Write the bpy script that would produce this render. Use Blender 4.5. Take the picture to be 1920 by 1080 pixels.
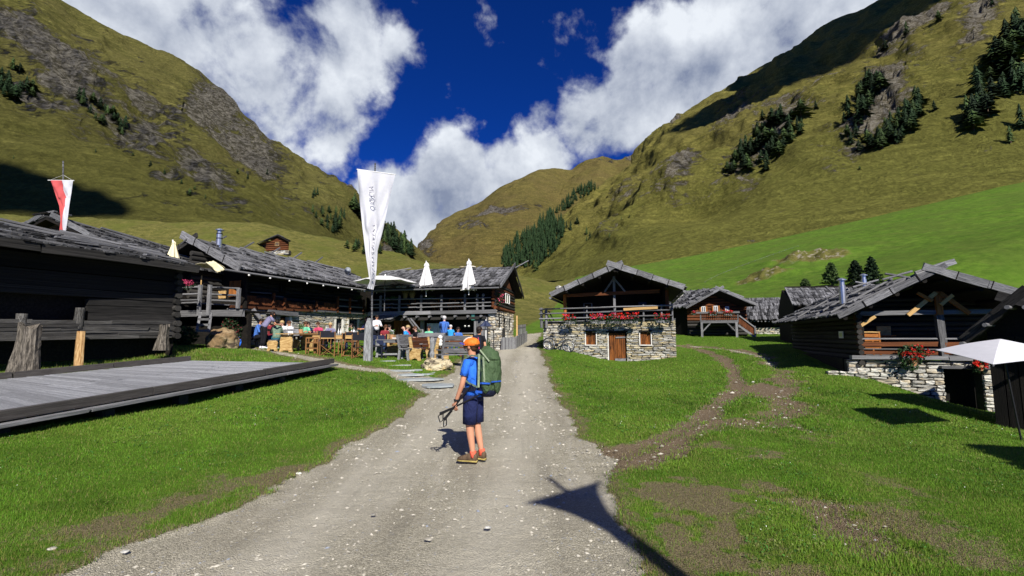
import bpy, bmesh, math, random
import numpy as np
from mathutils import Vector, Matrix, noise as mnoise
random.seed(7); RNG = np.random.default_rng(11)
R = math.radians
for _o in list(bpy.data.objects): bpy.data.objects.remove(_o)
SC = bpy.context.scene
COL = SC.collection

# ------------------------------------------------------------------ camera
FPX, HOR, CAMZ = 880.0, 630.0, 1.75           # focal length in photo pixels, row of the horizon, eye height
PITCH = math.atan((HOR - 540.0) / FPX)
cam_d = bpy.data.cameras.new('camera'); cam = bpy.data.objects.new('camera', cam_d); COL.objects.link(cam)
cam_d.sensor_width = 36.0; cam_d.lens = 36.0 * FPX / 1920.0
cam_d.clip_start = 0.1; cam_d.clip_end = 12000
cam.location = (0, 0, CAMZ); cam.rotation_euler = (math.pi / 2 + PITCH, 0, 0)
SC.camera = cam
# ------------------------------------------------------------------ sun
AZX, AZY, ELEV = 0.285, -0.9585, R(37.0)       # horizontal direction TOWARDS the sun
S = Vector((AZX * math.cos(ELEV), AZY * math.cos(ELEV), math.sin(ELEV)))
sun_d = bpy.data.lights.new('sun', 'SUN'); sun = bpy.data.objects.new('sun', sun_d); COL.objects.link(sun)
sun_d.energy = 5.0; sun_d.angle = R(0.5); sun_d.color = (1.0, 0.95, 0.87)
sun.rotation_euler = S.to_track_quat('Z', 'Y').to_euler()
# ------------------------------------------------------------------ exposure
SC.view_settings.view_transform = 'Standard'; SC.view_settings.look = 'None'
SC.view_settings.exposure = 0.42; SC.view_settings.gamma = 1.0
SC.render.engine = 'CYCLES'
SC.cycles.max_bounces = 5; SC.cycles.diffuse_bounces = 2; SC.cycles.transparent_max_bounces = 12
SC.cycles.use_denoising = True
# ------------------------------------------------------------------ world: deep alpine sky with clouds
def ray(px, py):
    cp, sp = math.cos(PITCH), math.sin(PITCH)
    a, b = (px - 960.0) / FPX, (540.0 - py) / FPX
    return Vector((a, cp - sp * b, sp + cp * b))
def at(px, py, Y):
    """the world point at depth Y that shows at photo pixel (px, py)"""
    r = ray(px, py); t = Y / r.y
    return Vector((r.x * t, Y, CAMZ + r.z * t))
W = bpy.data.worlds.new('World'); SC.world = W; W.use_nodes = True
nt = W.node_tree; nt.nodes.clear()
class NB:
    def __init__(s, tree): s.t = tree
    def n(s, typ, **kw):
        nd = s.t.nodes.new(typ)
        for k, v in kw.items():
            if k.startswith('i_'):
                key = k[2:]; key = int(key) if key.isdigit() else key.replace('_', ' ')
                sock = nd.inputs[key]
                if hasattr(v, 'is_output'): s.t.links.new(v, sock)
                else: sock.default_value = v
            else: setattr(nd, k, v)
        return nd
    def lk(s, a, b): s.t.links.new(a, b)
    def m(s, op, a, b=None, c=None, clamp=False):
        nd = s.t.nodes.new('ShaderNodeMath'); nd.operation = op; nd.use_clamp = clamp
        for i, v in enumerate((a, b, c)):
            if v is None: continue
            if hasattr(v, 'is_output'): s.t.links.new(v, nd.inputs[i])
            else: nd.inputs[i].default_value = v
        return nd.outputs[0]
    def vm(s, op, a, b=None, sc=None):
        nd = s.t.nodes.new('ShaderNodeVectorMath'); nd.operation = op
        for i, v in enumerate((a, b)):
            if v is None: continue
            if hasattr(v, 'is_output'): s.t.links.new(v, nd.inputs[i])
            else: nd.inputs[i].default_value = v
        if sc is not None:
            if hasattr(sc, 'is_output'): s.t.links.new(sc, nd.inputs['Scale'])
            else: nd.inputs['Scale'].default_value = sc
        return nd.outputs[1] if op in ('DOT_PRODUCT', 'LENGTH', 'DISTANCE') else nd.outputs[0]
    def mr(s, v, a, b, c=0.0, d=1.0, smooth=True):
        nd = s.t.nodes.new('ShaderNodeMapRange')
        if smooth: nd.interpolation_type = 'SMOOTHSTEP'
        s.t.links.new(v, nd.inputs[0])
        for i, x in enumerate((a, b, c, d)): nd.inputs[i + 1].default_value = x
        return nd.outputs[0]
    def mix(s, f, a, b, blend='MIX'):
        nd = s.t.nodes.new('ShaderNodeMix'); nd.data_type = 'RGBA'; nd.blend_type = blend; nd.clamp_factor = True
        for k, v in ((0, f), (6, a), (7, b)):
            if hasattr(v, 'is_output'): s.t.links.new(v, nd.inputs[k])
            else: nd.inputs[k].default_value = (tuple(v) + (1.0,))[:4] if k else v
        return nd.outputs[2]
    def noise(s, vec, scale, detail=4.0, rough=0.55, dist=0.0, out=0, lac=2.0):
        nd = s.t.nodes.new('ShaderNodeTexNoise')
        if vec is not None: s.t.links.new(vec, nd.inputs['Vector'])
        nd.inputs['Scale'].default_value = scale; nd.inputs['Detail'].default_value = detail
        nd.inputs['Roughness'].default_value = rough; nd.inputs['Distortion'].default_value = dist
        nd.inputs['Lacunarity'].default_value = lac
        return nd.outputs[out]
B = NB(nt)
sky = B.n('ShaderNodeTexSky', sky_type='NISHITA', sun_disc=False, sun_elevation=ELEV,
          sun_rotation=math.atan2(AZX, AZY), altitude=2600.0, air_density=0.75, dust_density=0.0, ozone_density=6.0)
tc = B.n('ShaderNodeTexCoord')
dvec = B.vm('NORMALIZE', tc.outputs['Generated'])
warp = B.noise(dvec, 4.5, 5.0, 0.6, out=1)
wv = B.vm('ADD', dvec, B.vm('SCALE', B.vm('SUBTRACT', warp, (0.5, 0.5, 0.5)), sc=0.13))
# cloud masses as the photograph shows them: (px, py, radius, strength)
CL = [(300, 20, .30, .9), (430, 110, .23, 1), (550, 190, .16, 1), (600, 250, .10, .9), (520, 240, .12, .9), (640, 70, .14, 1), (575, 110, .12, 1),
      (745, 90, .065, .8), (770, 430, .15, 1), (820, 385, .13, 1), (880, 345, .12, 1), (960, 315, .11, 1), (720, 370, .09, .9), (1030, 300, .10, 1), (1000, 235, .07, .8), (930, 250, .05, .5),
      (1120, 245, .11, 1), (1200, 205, .11, 1), (1290, 130, .17, 1), (1400, 60, .21, 1), (1195, 120, .07, .85), (1300, 20, .10, .8), (1540, 0, .24, .9), (880, 240, .05, .5), (720, 340, .05, .7),
      (1650, -150, .3, .8), (100, -150, .35, .8), (800, -420, .22, .6), (-500, 60, .5, .9), (2500, 0, .5, .9)]
acc = None
for (px, py, rad, st) in CL:
    c = ray(px, py).normalized()
    d = B.vm('DISTANCE', wv, tuple(c))
    v = B.mr(d, rad * 1.25, rad * 0.25, 0.0, st)
    acc = v if acc is None else B.m('MAXIMUM', acc, v)
# generic broken cloud everywhere outside the view
back = B.mr(B.noise(dvec, 1.9, 3.0), .56, .72, 0, .85)
sep = B.n('ShaderNodeSeparateXYZ'); B.lk(dvec, sep.inputs[0])
outside = B.mr(sep.outputs[1], 0.35, -0.1)
acc = B.m('MAXIMUM', acc, B.m('MULTIPLY', back, outside))
def dens(vec):
    n1 = B.noise(vec, 6.0, 10.0, 0.58, 0.12)
    return n1
n_a = dens(dvec)
off = B.vm('ADD', dvec, (S.x * .035, S.y * .035, S.z * .035 + .03))
n_b = dens(off)
cover = B.m('ADD', B.m('MULTIPLY', acc, 0.72), B.m('MULTIPLY', B.m('SUBTRACT', n_a, 0.5), 2.1))
alpha = B.mr(cover, 0.24, 0.62)
relief = B.m('MULTIPLY', B.m('SUBTRACT', n_a, n_b), 2.2)
thick = B.mr(cover, 0.5, 1.15)
big = B.noise(dvec, 3.1, 3.0, .5)
lum = B.m('ADD', B.m('ADD', 0.62, relief), B.m('MULTIPLY', B.m('SUBTRACT', big, 0.5), 1.0))
lum = B.m('SUBTRACT', lum, B.m('MULTIPLY', thick, 0.10))
lum = B.m('MINIMUM', B.m('MAXIMUM', lum, 0.13), 1.1)
cloudcol = B.mix(B.mr(lum, .12, 1.0, smooth=False), (0.25, 0.30, 0.43, 1), (0.90, 0.95, 1.02, 1))
# sky colour: physical sky, saturated like the phone rendered it
g = B.n('ShaderNodeGamma'); B.lk(sky.outputs[0], g.inputs[0]); g.inputs[1].default_value = 1.0
skycol = B.mix(1.0, g.outputs[0], (0.075, 0.47, 1.40, 1), 'MULTIPLY')
bg1 = B.n('ShaderNodeBackground'); B.lk(skycol, bg1.inputs[0]); bg1.inputs[1].default_value = 0.054
bg2 = B.n('ShaderNodeBackground'); B.lk(cloudcol, bg2.inputs[0]); bg2.inputs[1].default_value = 0.70
mx = B.n('ShaderNodeMixShader'); B.lk(alpha, mx.inputs[0]); B.lk(bg1.outputs[0], mx.inputs[1]); B.lk(bg2.outputs[0], mx.inputs[2])
wo = B.n('ShaderNodeOutputWorld'); B.lk(mx.outputs[0], wo.inputs[0])
W.cycles.sampling_method = 'MANUAL'; W.cycles.sample_map_resolution = 512

# ------------------------------------------------------------------ object helpers
BASE = {}
def link(o): COL.objects.link(o); return o
def thing(name, label, cat, base=(0, 0, 0), group=None):
    o = bpy.data.objects.new(name, None); link(o); o.location = base; BASE[o.name] = Vector(base)
    o.empty_display_size = .2
    o['label'] = label; o['category'] = cat
    if group: o['group'] = group
    return o
def base_of(o):
    return BASE.get(o.name, Vector((0, 0, 0))) if o is not None else Vector((0, 0, 0))
def tag(o, label=None, cat=None, group=None, kind=None):
    if label: o['label'] = label
    if cat: o['category'] = cat
    if group: o['group'] = group
    if kind: o['kind'] = kind
    return o
def mesh_of(verts, faces, mat, smooth=False, name='mesh'):
    me = bpy.data.meshes.new(name)
    me.from_pydata([tuple(v) for v in verts], [], faces)
    if mat is not None:
        for m_ in (mat if isinstance(mat, (list, tuple)) else [mat]): me.materials.append(m_)
    if smooth: me.shade_smooth()
    return me
def obj(name, me, parent=None):
    """link a mesh given in world coordinates, as a child of parent"""
    o = bpy.data.objects.new(name, me); link(o)
    if parent is not None:
        o.parent = parent; b = base_of(parent); o.matrix_local = Matrix.Translation(-b)
    BASE[o.name] = Vector((0, 0, 0))
    return o
def place(name, me, M, parent=None):
    """link shared unit mesh me with world matrix M as a child of parent"""
    o = bpy.data.objects.new(name, me); link(o)
    if parent is not None:
        o.parent = parent; o.matrix_local = Matrix.Translation(-base_of(parent)) @ M
    else: o.matrix_world = M
    return o
def frame(a, b, up=Vector((0, 0, 1))):
    """orthonormal columns: x along a->b, z near up"""
    x = (b - a); L = x.length; x = x / L
    y = Vector(up).cross(x)
    if y.length < 1e-4: y = Vector((0, 1, 0)).cross(x)
    y.normalize(); z = x.cross(y)
    return x, y, z, L
def mat4(x, y, z, o):
    return Matrix(((x.x, y.x, z.x, o.x), (x.y, y.y, z.y, o.y), (x.z, y.z, z.z, o.z), (0, 0, 0, 1)))
def bar_M(a, b, w, h, up=Vector((0, 0, 1))):
    a, b = Vector(a), Vector(b)
    x, y, z, L = frame(a, b, up)
    return mat4(x * L, y * w, z * h, (a + b) / 2)
class MB:
    """collects simple shapes in world coordinates into one mesh"""
    def __init__(s): s.v, s.f, s.mi = [], [], []
    def quad(s, a, b, c, d, mi=0):
        k = len(s.v); s.v += [Vector(p) for p in (a, b, c, d)]; s.f.append((k, k + 1, k + 2, k + 3)); s.mi.append(mi)
    def poly(s, pts, mi=0):
        k = len(s.v); s.v += [Vector(p) for p in pts]; s.f.append(tuple(range(k, k + len(pts)))); s.mi.append(mi)
    def bar(s, a, b, w, h, up=Vector((0, 0, 1)), mi=0):
        M = bar_M(a, b, w, h, up); k = len(s.v)
        for sx in (-.5, .5):
            for sy in (-.5, .5):
                for sz in (-.5, .5): s.v.append(M @ Vector((sx, sy, sz)))
        for f in ((0, 1, 3, 2), (4, 6, 7, 5), (0, 4, 5, 1), (2, 3, 7, 6), (0, 2, 6, 4), (1, 5, 7, 3)):
            s.f.append(tuple(k + i for i in f)); s.mi.append(mi)
    def box(s, c, sx, sy, sz, rz=0.0, mi=0):
        c = Vector(c); dx = Vector((math.cos(rz), math.sin(rz), 0)) * sx / 2
        s.bar(c - dx, c + dx, sy, sz, mi=mi)
    def slab(s, quad, t, mi=0):
        """quad (4 pts) extruded by vector t"""
        k = len(s.v); q = [Vector(p) for p in quad]; t = Vector(t)
        s.v += q + [p + t for p in q]
        n = len(q); s.f.append(tuple(k + i for i in range(n - 1, -1, -1))); s.mi.append(mi)
        s.f.append(tuple(k + n + i for i in range(n))); s.mi.append(mi)
        for i in range(n):
            j = (i + 1) % n; s.f.append((k + i, k + j, k + n + j, k + n + i)); s.mi.append(mi)
    def tube(s, pts, r, n=8, mi=0, cap=True):
        pts = [Vector(p) for p in pts]; rr = r if isinstance(r, (list, tuple)) else [r] * len(pts)
        k0 = len(s.v); prev = None
        for i, p in enumerate(pts):
            d = (pts[min(i + 1, len(pts) - 1)] - pts[max(i - 1, 0)]).normalized()
            if prev is None:
                u = d.cross(Vector((0, 0, 1)));
                if u.length < 1e-3: u = Vector((1, 0, 0))
            else: u = prev - d * prev.dot(d)
            u.normalize(); prev = u; w = d.cross(u)
            for j in range(n):
                a = 2 * math.pi * j / n; s.v.append(p + (u * math.cos(a) + w * math.sin(a)) * rr[i])
        for i in range(len(pts) - 1):
            for j in range(n):
                a = k0 + i * n + j; b = k0 + i * n + (j + 1) % n
                s.f.append((a, b, b + n, a + n)); s.mi.append(mi)
        if cap:
            s.f.append(tuple(k0 + j for j in range(n - 1, -1, -1))); s.mi.append(mi)
            e = k0 + (len(pts) - 1) * n; s.f.append(tuple(e + j for j in range(n))); s.mi.append(mi)
    def lathe(s, c, prof, n=16, mi=0, axis=None):
        s.tube([Vector(c) + Vector((0, 0, 1)) * z for r_, z in prof], [max(r_, 1e-4) for r_, z in prof], n, mi)
    def build(s, name, mat, parent=None, smooth=False):
        me = mesh_of(s.v, s.f, mat, False, name)
        if any(s.mi): me.polygons.foreach_set('material_index', s.mi)
        if smooth: me.shade_smooth()
        return obj(name, me, parent)
# ------------------------------------------------------------------ materials
MATS = {}
def new_mat(name):
    m = bpy.data.materials.new(name); m.use_nodes = True; m.node_tree.nodes.clear()
    b = NB(m.node_tree); out = b.n('ShaderNodeOutputMaterial'); p = b.n('ShaderNodeBsdfPrincipled')
    p.inputs['Specular IOR Level'].default_value = 0.25
    b.lk(p.outputs[0], out.inputs[0]); MATS[name] = m
    return m, b, p, out
def bump(b, p, h, strength=0.5, dist=0.02):
    bn = b.n('ShaderNodeBump'); b.lk(h, bn.inputs['Height']); bn.inputs['Strength'].default_value = strength
    bn.inputs['Distance'].default_value = dist; b.lk(bn.outputs[0], p.inputs['Normal'])
def wood(name, dark, light, rough=.85, grain=(1.2, 9, 9), var=.35, stain=None, metalpos=False):
    """sawn or weathered timber: grain runs along the piece's own x axis"""
    m, b, p, o = new_mat(name)
    tc = b.n('ShaderNodeTexCoord'); oi = b.n('ShaderNodeObjectInfo')
    v = b.vm('MULTIPLY', tc.outputs['Object'], grain)
    v = b.vm('ADD', v, b.vm('SCALE', b.vm('ADD', (1, 2, 3), (0, 0, 0)), sc=b.m('MULTIPLY', oi.outputs['Random'], 37.0)))
    g1 = b.noise(v, 2.4, 6, .65, .6); g2 = b.noise(tc.outputs['Object'], 2.0, 3, .5)
    f = b.mr(g1, .36, .66)
    c = b.mix(f, dark, light)
    if stain: c = b.mix(b.m('MULTIPLY', b.mr(g2, .5, .62), .8), c, stain)
    k = b.mr(oi.outputs['Random'], 0, 1, 1 - var, 1 + var, smooth=False)
    kk = b.n('ShaderNodeCombineXYZ'); [b.lk(k, kk.inputs[i]) for i in range(3)]
    c = b.mix(1.0, c, kk.outputs[0], 'MULTIPLY')
    b.lk(c, p.inputs['Base Color']); p.inputs['Roughness'].default_value = rough
    bump(b, p, g1, .7, .02)
    return m
def plain(name, col, rough=.6, var=0.0, noise_amt=.15, scale=8.0, metal=0.0, trans=0.0, bump_s=0.0, spec=.25):
    m, b, p, o = new_mat(name)
    tc = b.n('ShaderNodeTexCoord'); oi = b.n('ShaderNodeObjectInfo')
    n = b.noise(tc.outputs['Object'], scale, 5, .6)
    k = b.mr(n, .3, .7, 1 - noise_amt, 1 + noise_amt, smooth=False)
    if var: k = b.m('MULTIPLY', k, b.mr(oi.outputs['Random'], 0, 1, 1 - var, 1 + var, smooth=False))
    kk = b.n('ShaderNodeCombineXYZ'); [b.lk(k, kk.inputs[i]) for i in range(3)]
    c = b.mix(1.0, col, kk.outputs[0], 'MULTIPLY'); b.lk(c, p.inputs['Base Color'])
    p.inputs['Roughness'].default_value = rough; p.inputs['Metallic'].default_value = metal
    p.inputs['Specular IOR Level'].default_value = spec
    if bump_s: bump(b, p, n, bump_s, .01)
    if trans:
        t = b.n('ShaderNodeBsdfTranslucent'); b.lk(c, t.inputs[0]); mx = b.n('ShaderNodeMixShader'); mx.inputs[0].default_value = trans
        b.lk(p.outputs[0], mx.inputs[1]); b.lk(t.outputs[0], mx.inputs[2]); b.lk(mx.outputs[0], o.inputs[0])
    return m
def stone_mat(name, base, alt, dark, scale=3.0, var=.4, bs=.8):
    m, b, p, o = new_mat(name)
    tc = b.n('ShaderNodeTexCoord'); oi = b.n('ShaderNodeObjectInfo')
    v = b.vm('ADD', tc.outputs['Object'], b.vm('SCALE', b.vm('ADD', (3, 5, 7), (0, 0, 0)), sc=b.m('MULTIPLY', oi.outputs['Random'], 19.0)))
    n1 = b.noise(v, scale, 7, .7, .5); n2 = b.noise(v, scale * .6, 3, .5)
    rr = b.n('ShaderNodeMath', operation='FRACT'); b.lk(b.m('MULTIPLY', oi.outputs['Random'], 7.3), rr.inputs[0])
    c = b.mix(b.mr(rr.outputs[0], .55, .95), base, alt)
    c = b.mix(b.mr(n2, .5, .7), c, alt)
    c = b.mix(b.mr(n1, .55, .38), c, dark)
    k = b.mr(oi.outputs['Random'], 0, 1, 1 - var, 1 + var, smooth=False)
    kk = b.n('ShaderNodeCombineXYZ'); [b.lk(k, kk.inputs[i]) for i in range(3)]
    c = b.mix(1.0, c, kk.outputs[0], 'MULTIPLY'); b.lk(c, p.inputs['Base Color']); p.inputs['Roughness'].default_value = .9
    bump(b, p, n1, bs, .05)
    return m
GREYW = wood('weathered_grey_wood', (.055, .055, .058), (.27, .27, .275), var=.35)
SHING = wood('shingle_wood', (.024, .024, .026), (.22, .22, .225), var=.85, grain=(1.0, 6, 6))
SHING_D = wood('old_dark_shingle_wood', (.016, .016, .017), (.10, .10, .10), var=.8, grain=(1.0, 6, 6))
DARKW = wood('near_black_wood', (.003, .0026, .002), (.014, .011, .008), var=.5)  # near-black brown timber, deepened further so shaded recesses turn black
LOGW = wood('old_log_wood', (.006, .0055, .005), (.062, .058, .052), var=.5, grain=(1.0, 8, 8))
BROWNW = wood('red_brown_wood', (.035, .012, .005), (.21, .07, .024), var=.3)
ORANGEW = wood('orange_wood', (.20, .065, .016), (.50, .19, .045), var=.25)  # orange-brown timber of shutters, posts and braces
PINEW = wood('fresh_pine_wood', (.42, .25, .09), (.68, .45, .19), var=.12)
DOORW = wood('stained_door_wood', (.018, .008, .004), (.30, .098, .020), var=.45, grain=(.7, 5, 5), stain=(.020, .010, .007))
DECKW = wood('deck_plank_wood', (.18, .185, .195), (.38, .385, .40), var=.2, grain=(6, 22, 22))
CURBW = wood('deck_kerb_wood', (.035, .031, .028), (.10, .092, .085), var=.1, grain=(3, 14, 14))
STONE = stone_mat('wall_stone', (.50, .49, .44), (.50, .41, .22), (.15, .15, .15))
STONE_L = stone_mat('light_wall_stone', (.56, .55, .49), (.54, .45, .30), (.16, .16, .15), scale=2.6)
MORTAR = plain('dark_joint', (.035, .033, .03), .95, noise_amt=.4)
BOULDER_B = stone_mat('brown_boulder', (.23, .15, .075), (.42, .33, .19), (.06, .045, .03), 2.2, .1)
BOULDER_Y = stone_mat('pale_lichen_boulder', (.60, .52, .34), (.62, .42, .13), (.10, .08, .06), 3.0, .1)
PATHST = stone_mat('path_slate', (.33, .37, .38), (.42, .42, .38), (.22, .25, .25), 2, .15, .3)
WHITE = plain('white_cloth', (.66, .66, .69), .8, noise_amt=.04, trans=.15)
OFFWHITE = plain('umbrella_cloth', (.78, .77, .74), .8, noise_amt=.06, trans=.12)
CREAM = plain('cream_cloth', (.80, .72, .46), .8, noise_amt=.05)
REDC = plain('red_cloth', (.60, .10, .10), .8, noise_amt=.05, trans=.15)
DISHM = plain('dish_grey', (.30, .33, .36), .5)
METAL = plain('zinc_metal', (.55, .57, .6), .35, metal=.9, noise_amt=.1)
BLACK = plain('black_metal', (.015, .015, .016), .5, noise_amt=.1)
DARKCL = plain('black_cloth', (.012, .013, .02), .8)
NAVY = plain('navy_slats', (.03, .04, .085), .6)
RED = plain('geranium_red', (.62, .022, .012), .6, var=.35)
PINK = plain('geranium_pink', (.62, .06, .16), .6, var=.3)
LEAF = plain('leaf_green', (.045, .10, .018), .6, var=.4)
LEAFD = plain('dark_leaf_green', (.018, .045, .012), .6, var=.4)
TWIG = plain('dry_grass', (.48, .36, .12), .8, var=.2)
TERRA = plain('clay_pot', (.5, .26, .13), .8)
WHITEP = plain('white_paint', (.75, .74, .70), .6, noise_amt=.08)
LIME = plain('lime_wash', (.68, .66, .60), .9, noise_amt=.2)
GLASS = plain('dark_window_glass', (.02, .025, .03), .08, noise_amt=.05, spec=.6)
SCREEN = plain('paper_sheet', (.75, .78, .82), .5, noise_amt=.04)
SIGN_GR = plain('green_sign', (.10, .38, .30), .5)
SIGN_Y = plain('yellow_notice', (.62, .66, .30), .5)
INK = plain('dark_print', (.16, .16, .20), .7)
CURT = plain('white_curtain', (.72, .70, .72), .8, noise_amt=.08)
PBLUE = plain('plastic_blue', (.05, .12, .5), .4)
# ------------------------------------------------------------------ ground height: a table of heights over bearing (px) and distance (Y)
PXS = [-1500, -600, 0, 300, 500, 650, 800, 960, 1060, 1150, 1266, 1350, 1480, 1600, 1780, 1920, 2500, 3400]
ZT = {
 1.5: [0]*18,
 5:  [0,0,0,0,0,0,0,0,0,0,0,0,0,0,0,0,0,0],
 7:  [.4,.36,.30,.09,0,0,0,0,0,0,0,0,0,-.02,-.05,-.08,-.1,-.1],
 10: [.9,.8,.56,.38,.17,.10,.08,.05,.03,.02,0,0,-.02,-.06,-.18,-.32,-.4,-.4],
 14: [1.2,1.2,.90,.80,.62,.50,.35,.25,.18,.12,.10,.08,.05,.02,-.38,-.85,-1.1,-1.1],
 18: [1.3,1.3,1.35,1.40,1.15,.92,.70,.50,.32,.22,.20,.25,.30,.38,-.85,-1.25,-1.4,-1.4],
 24: [1.5,1.5,1.5,1.45,1.25,1.10,.98,.82,.85,.04,.62,.80,.95,1.0,.4,.2,.3,.3],
 30: [1.8,1.8,1.8,1.80,1.55,1.42,1.32,1.25,1.3,1.1,1.15,1.25,1.35,1.4,1.2,1.0,1,1],
 38: [2.5,2.5,2.5,2.4,2.1,1.95,1.90,1.85,1.82,1.82,1.82,1.85,2.0,2.3,2.6,3.0,3,3],
 50: [5,5,5,5,4.5,4.0,3.4,2.9,2.7,3.0,3.4,4.0,5.6,7.5,10,12,18,22],
 70: [14,14,14,13.6,13.0,11.5,9.5,7.6,6.2,6.6,7.8,9.0,11.2,13.2,16.5,19,28,36],
 90: [25,25,25.6,24.4,23.6,20.0,16.6,14.3,11,11.2,12.4,14.2,17.6,20.5,25,28,40,50],
 104:[24.5,24.5,25,23.5,23,19.5,16.2,13.5,13.2,13.8,15.5,18.2,21.8,25,30,33.5,47,60],
 130:[20,20,20,19,18,16,14,13,17.5,20.6,23.4,25.8,29.8,33.8,39.9,45,60,80],
}
_ys = np.array(sorted(ZT)); _zt = np.array([ZT[y] for y in _ys])
_pf = np.arange(-1500, 3401, 20.0); _lf = np.linspace(math.log(1.5), math.log(130), 150)
_a = np.array([np.interp(_pf, PXS, r) for r in _zt])
TF = np.array([np.interp(_lf, np.log(_ys), _a[:, j]) for j in range(len(_pf))])      # [px, lnY]
def _blur(A, k, ax):
    w = np.exp(-np.linspace(-2, 2, 2 * k + 1) ** 2 / 1.6); w /= w.sum()
    P = np.pad(A, [(k, k) if i == ax else (0, 0) for i in (0, 1)], 'edge')
    return sum(w[i] * (P[i:i + A.shape[0], :] if ax == 0 else P[:, i:i + A.shape[1]]) for i in range(2 * k + 1))
TF = _blur(_blur(TF, 3, 0), 2, 1)
def Hn(x, y):
    x = np.asarray(x, float); y = np.asarray(y, float)
    yy = np.clip(y, 1.5, 130); px = 960 + FPX * x / np.maximum(yy, 1.5)
    iu = np.clip((px + 1500) / 20.0, 0, len(_pf) - 1.001); iv = np.clip((np.log(yy) - _lf[0]) / (_lf[1] - _lf[0]), 0, len(_lf) - 1.001)
    i = iu.astype(int); j = iv.astype(int); fu = iu - i; fv = iv - j
    return (TF[i, j] * (1 - fu) * (1 - fv) + TF[i + 1, j] * fu * (1 - fv) + TF[i, j + 1] * (1 - fu) * fv + TF[i + 1, j + 1] * fu * fv)
def H(x, y): return float(Hn(x, y))
def gp(px, py, y0=2.0, y1=128.0):
    """where the ray through a photo pixel meets the ground"""
    r = ray(px, py); prev = None; y = y0
    while y < y1:
        t = y / r.y; z = CAMZ + r.z * t; g_ = H(r.x * t, y)
        if z <= g_:
            if prev is None: return Vector((r.x * t, y, g_))
            y_lo, y_hi = prev, y
            for _ in range(14):
                ym = (y_lo + y_hi) / 2; t = ym / r.y
                if CAMZ + r.z * t <= H(r.x * t, ym): y_hi = ym
                else: y_lo = ym
            t = y_hi / r.y; return Vector((r.x * t, y_hi, H(r.x * t, y_hi)))
        prev = y; y *= 1.02
    t = y1 / r.y
    return Vector((r.x * t, y1, H(r.x * t, y1)))
def onG(px, Y):
    x = (px - 960) / FPX * Y
    return Vector((x, Y, H(x, Y)))
# ---- value noise on arrays (numpy)
_perm = np.random.default_rng(5).random((256, 256))
def vnoise(x, y):
    xi = np.floor(x).astype(int); yi = np.floor(y).astype(int); fx = x - xi; fy = y - yi
    fx = fx * fx * (3 - 2 * fx); fy = fy * fy * (3 - 2 * fy)
    g_ = lambda a, b: _perm[a % 256, b % 256]
    return (g_(xi, yi) * (1 - fx) * (1 - fy) + g_(xi + 1, yi) * fx * (1 - fy) + g_(xi, yi + 1) * (1 - fx) * fy + g_(xi + 1, yi + 1) * fx * fy) * 2 - 1
def fbm(x, y, o=4, lac=2.03, gain=.5):
    s = 0; a = 1; t = 0
    for k in range(o): s = s + a * vnoise(x + 17.3 * k, y - 9.1 * k); t += a; a *= gain; x = x * lac; y = y * lac
    return s / t
# ---- areas of the ground, drawn as outlines on it
def poly_sd(P, poly):
    """signed distance (negative inside) of points P[n,2] to polygon"""
    poly = np.asarray(poly, float); n = len(poly); d = np.full(len(P), 1e9); ins = np.zeros(len(P), bool)
    for i in range(n):
        a = poly[i]; b = poly[(i + 1) % n]; e = b - a; w = P - a
        t = np.clip((w @ e) / max(e @ e, 1e-9), 0, 1); q = w - t[:, None] * e; d = np.minimum(d, np.hypot(q[:, 0], q[:, 1]))
        c = (a[1] > P[:, 1]) != (b[1] > P[:, 1])
        with np.errstate(divide='ignore', invalid='ignore'):
            xx = (b[0] - a[0]) * (P[:, 1] - a[1]) / (b[1] - a[1] + 1e-12) + a[0]
        ins ^= c & (P[:, 0] < xx)
    return np.where(ins, -d, d)
def line_d(P, pts):
    pts = np.asarray(pts, float); d = np.full(len(P), 1e9)
    for i in range(len(pts) - 1):
        a = pts[i]; e = pts[i + 1] - a; w = P - a; t = np.clip((w @ e) / max(e @ e, 1e-9), 0, 1); q = w - t[:, None] * e
        d = np.minimum(d, np.hypot(q[:, 0], q[:, 1]))
    return d
def GP(*pp): return [tuple(gp(a, b).xy) for a, b in pp]
ROAD = [(-5, -30), (-4.2, 0), (-3.2, 2.3)] + GP((150, 1062), (330, 985), (480, 935), (585, 880), (690, 818), (770, 762), (803, 735), (842, 705), (866, 678), (893, 655), (930, 641), (975, 630), (990, 626)) + \
       GP((1016, 624), (1006, 640), (1012, 660), (1024, 690), (1038, 730), (1062, 780), (1088, 815), (1128, 842), (1150, 856), (1146, 872), (1140, 900), (1152, 960), (1215, 1070)) + [(.95, 2.4), (1.2, 0), (1.6, -30)]
STEPP = GP((700, 690), (760, 694), (838, 716), (850, 724), (800, 738), (745, 712))
TRACKS = [GP((1128, 848), (1200, 838), (1262, 815), (1320, 778), (1368, 745), (1385, 725), (1372, 690), (1350, 668), (1310, 654), (1272, 647)),
          GP((1150, 870), (1220, 862), (1290, 815), (1345, 790))]
TRACK2 = GP((1290, 647), (1370, 655), (1430, 668), (1455, 690), (1462, 710), (1478, 740), (1470, 775), (1480, 800))
PATH_L = GP((365, 641), (420, 646), (480, 655), (540, 664), (600, 676), (640, 686), (700, 694))
WORN = GP((1120, 905), (1190, 880), (1280, 870), (1340, 870), (1420, 905), (1500, 930), (1560, 920), (1640, 1000), (1660, 1080), (1200, 1085), (1150, 980))
BROWN1 = GP((1500, 935), (1540, 932), (1600, 965), (1660, 1010), (1640, 1050), (1590, 1035), (1530, 990))
LEDGE = GP((1380, 728), (1430, 715), (1500, 738), (1440, 745))
LFRINGE = GP((150, 1060), (330, 980), (480, 930), (585, 880), (560, 850), (400, 905), (200, 960), (0, 1000), (0, 1079), (100, 1079))

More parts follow.
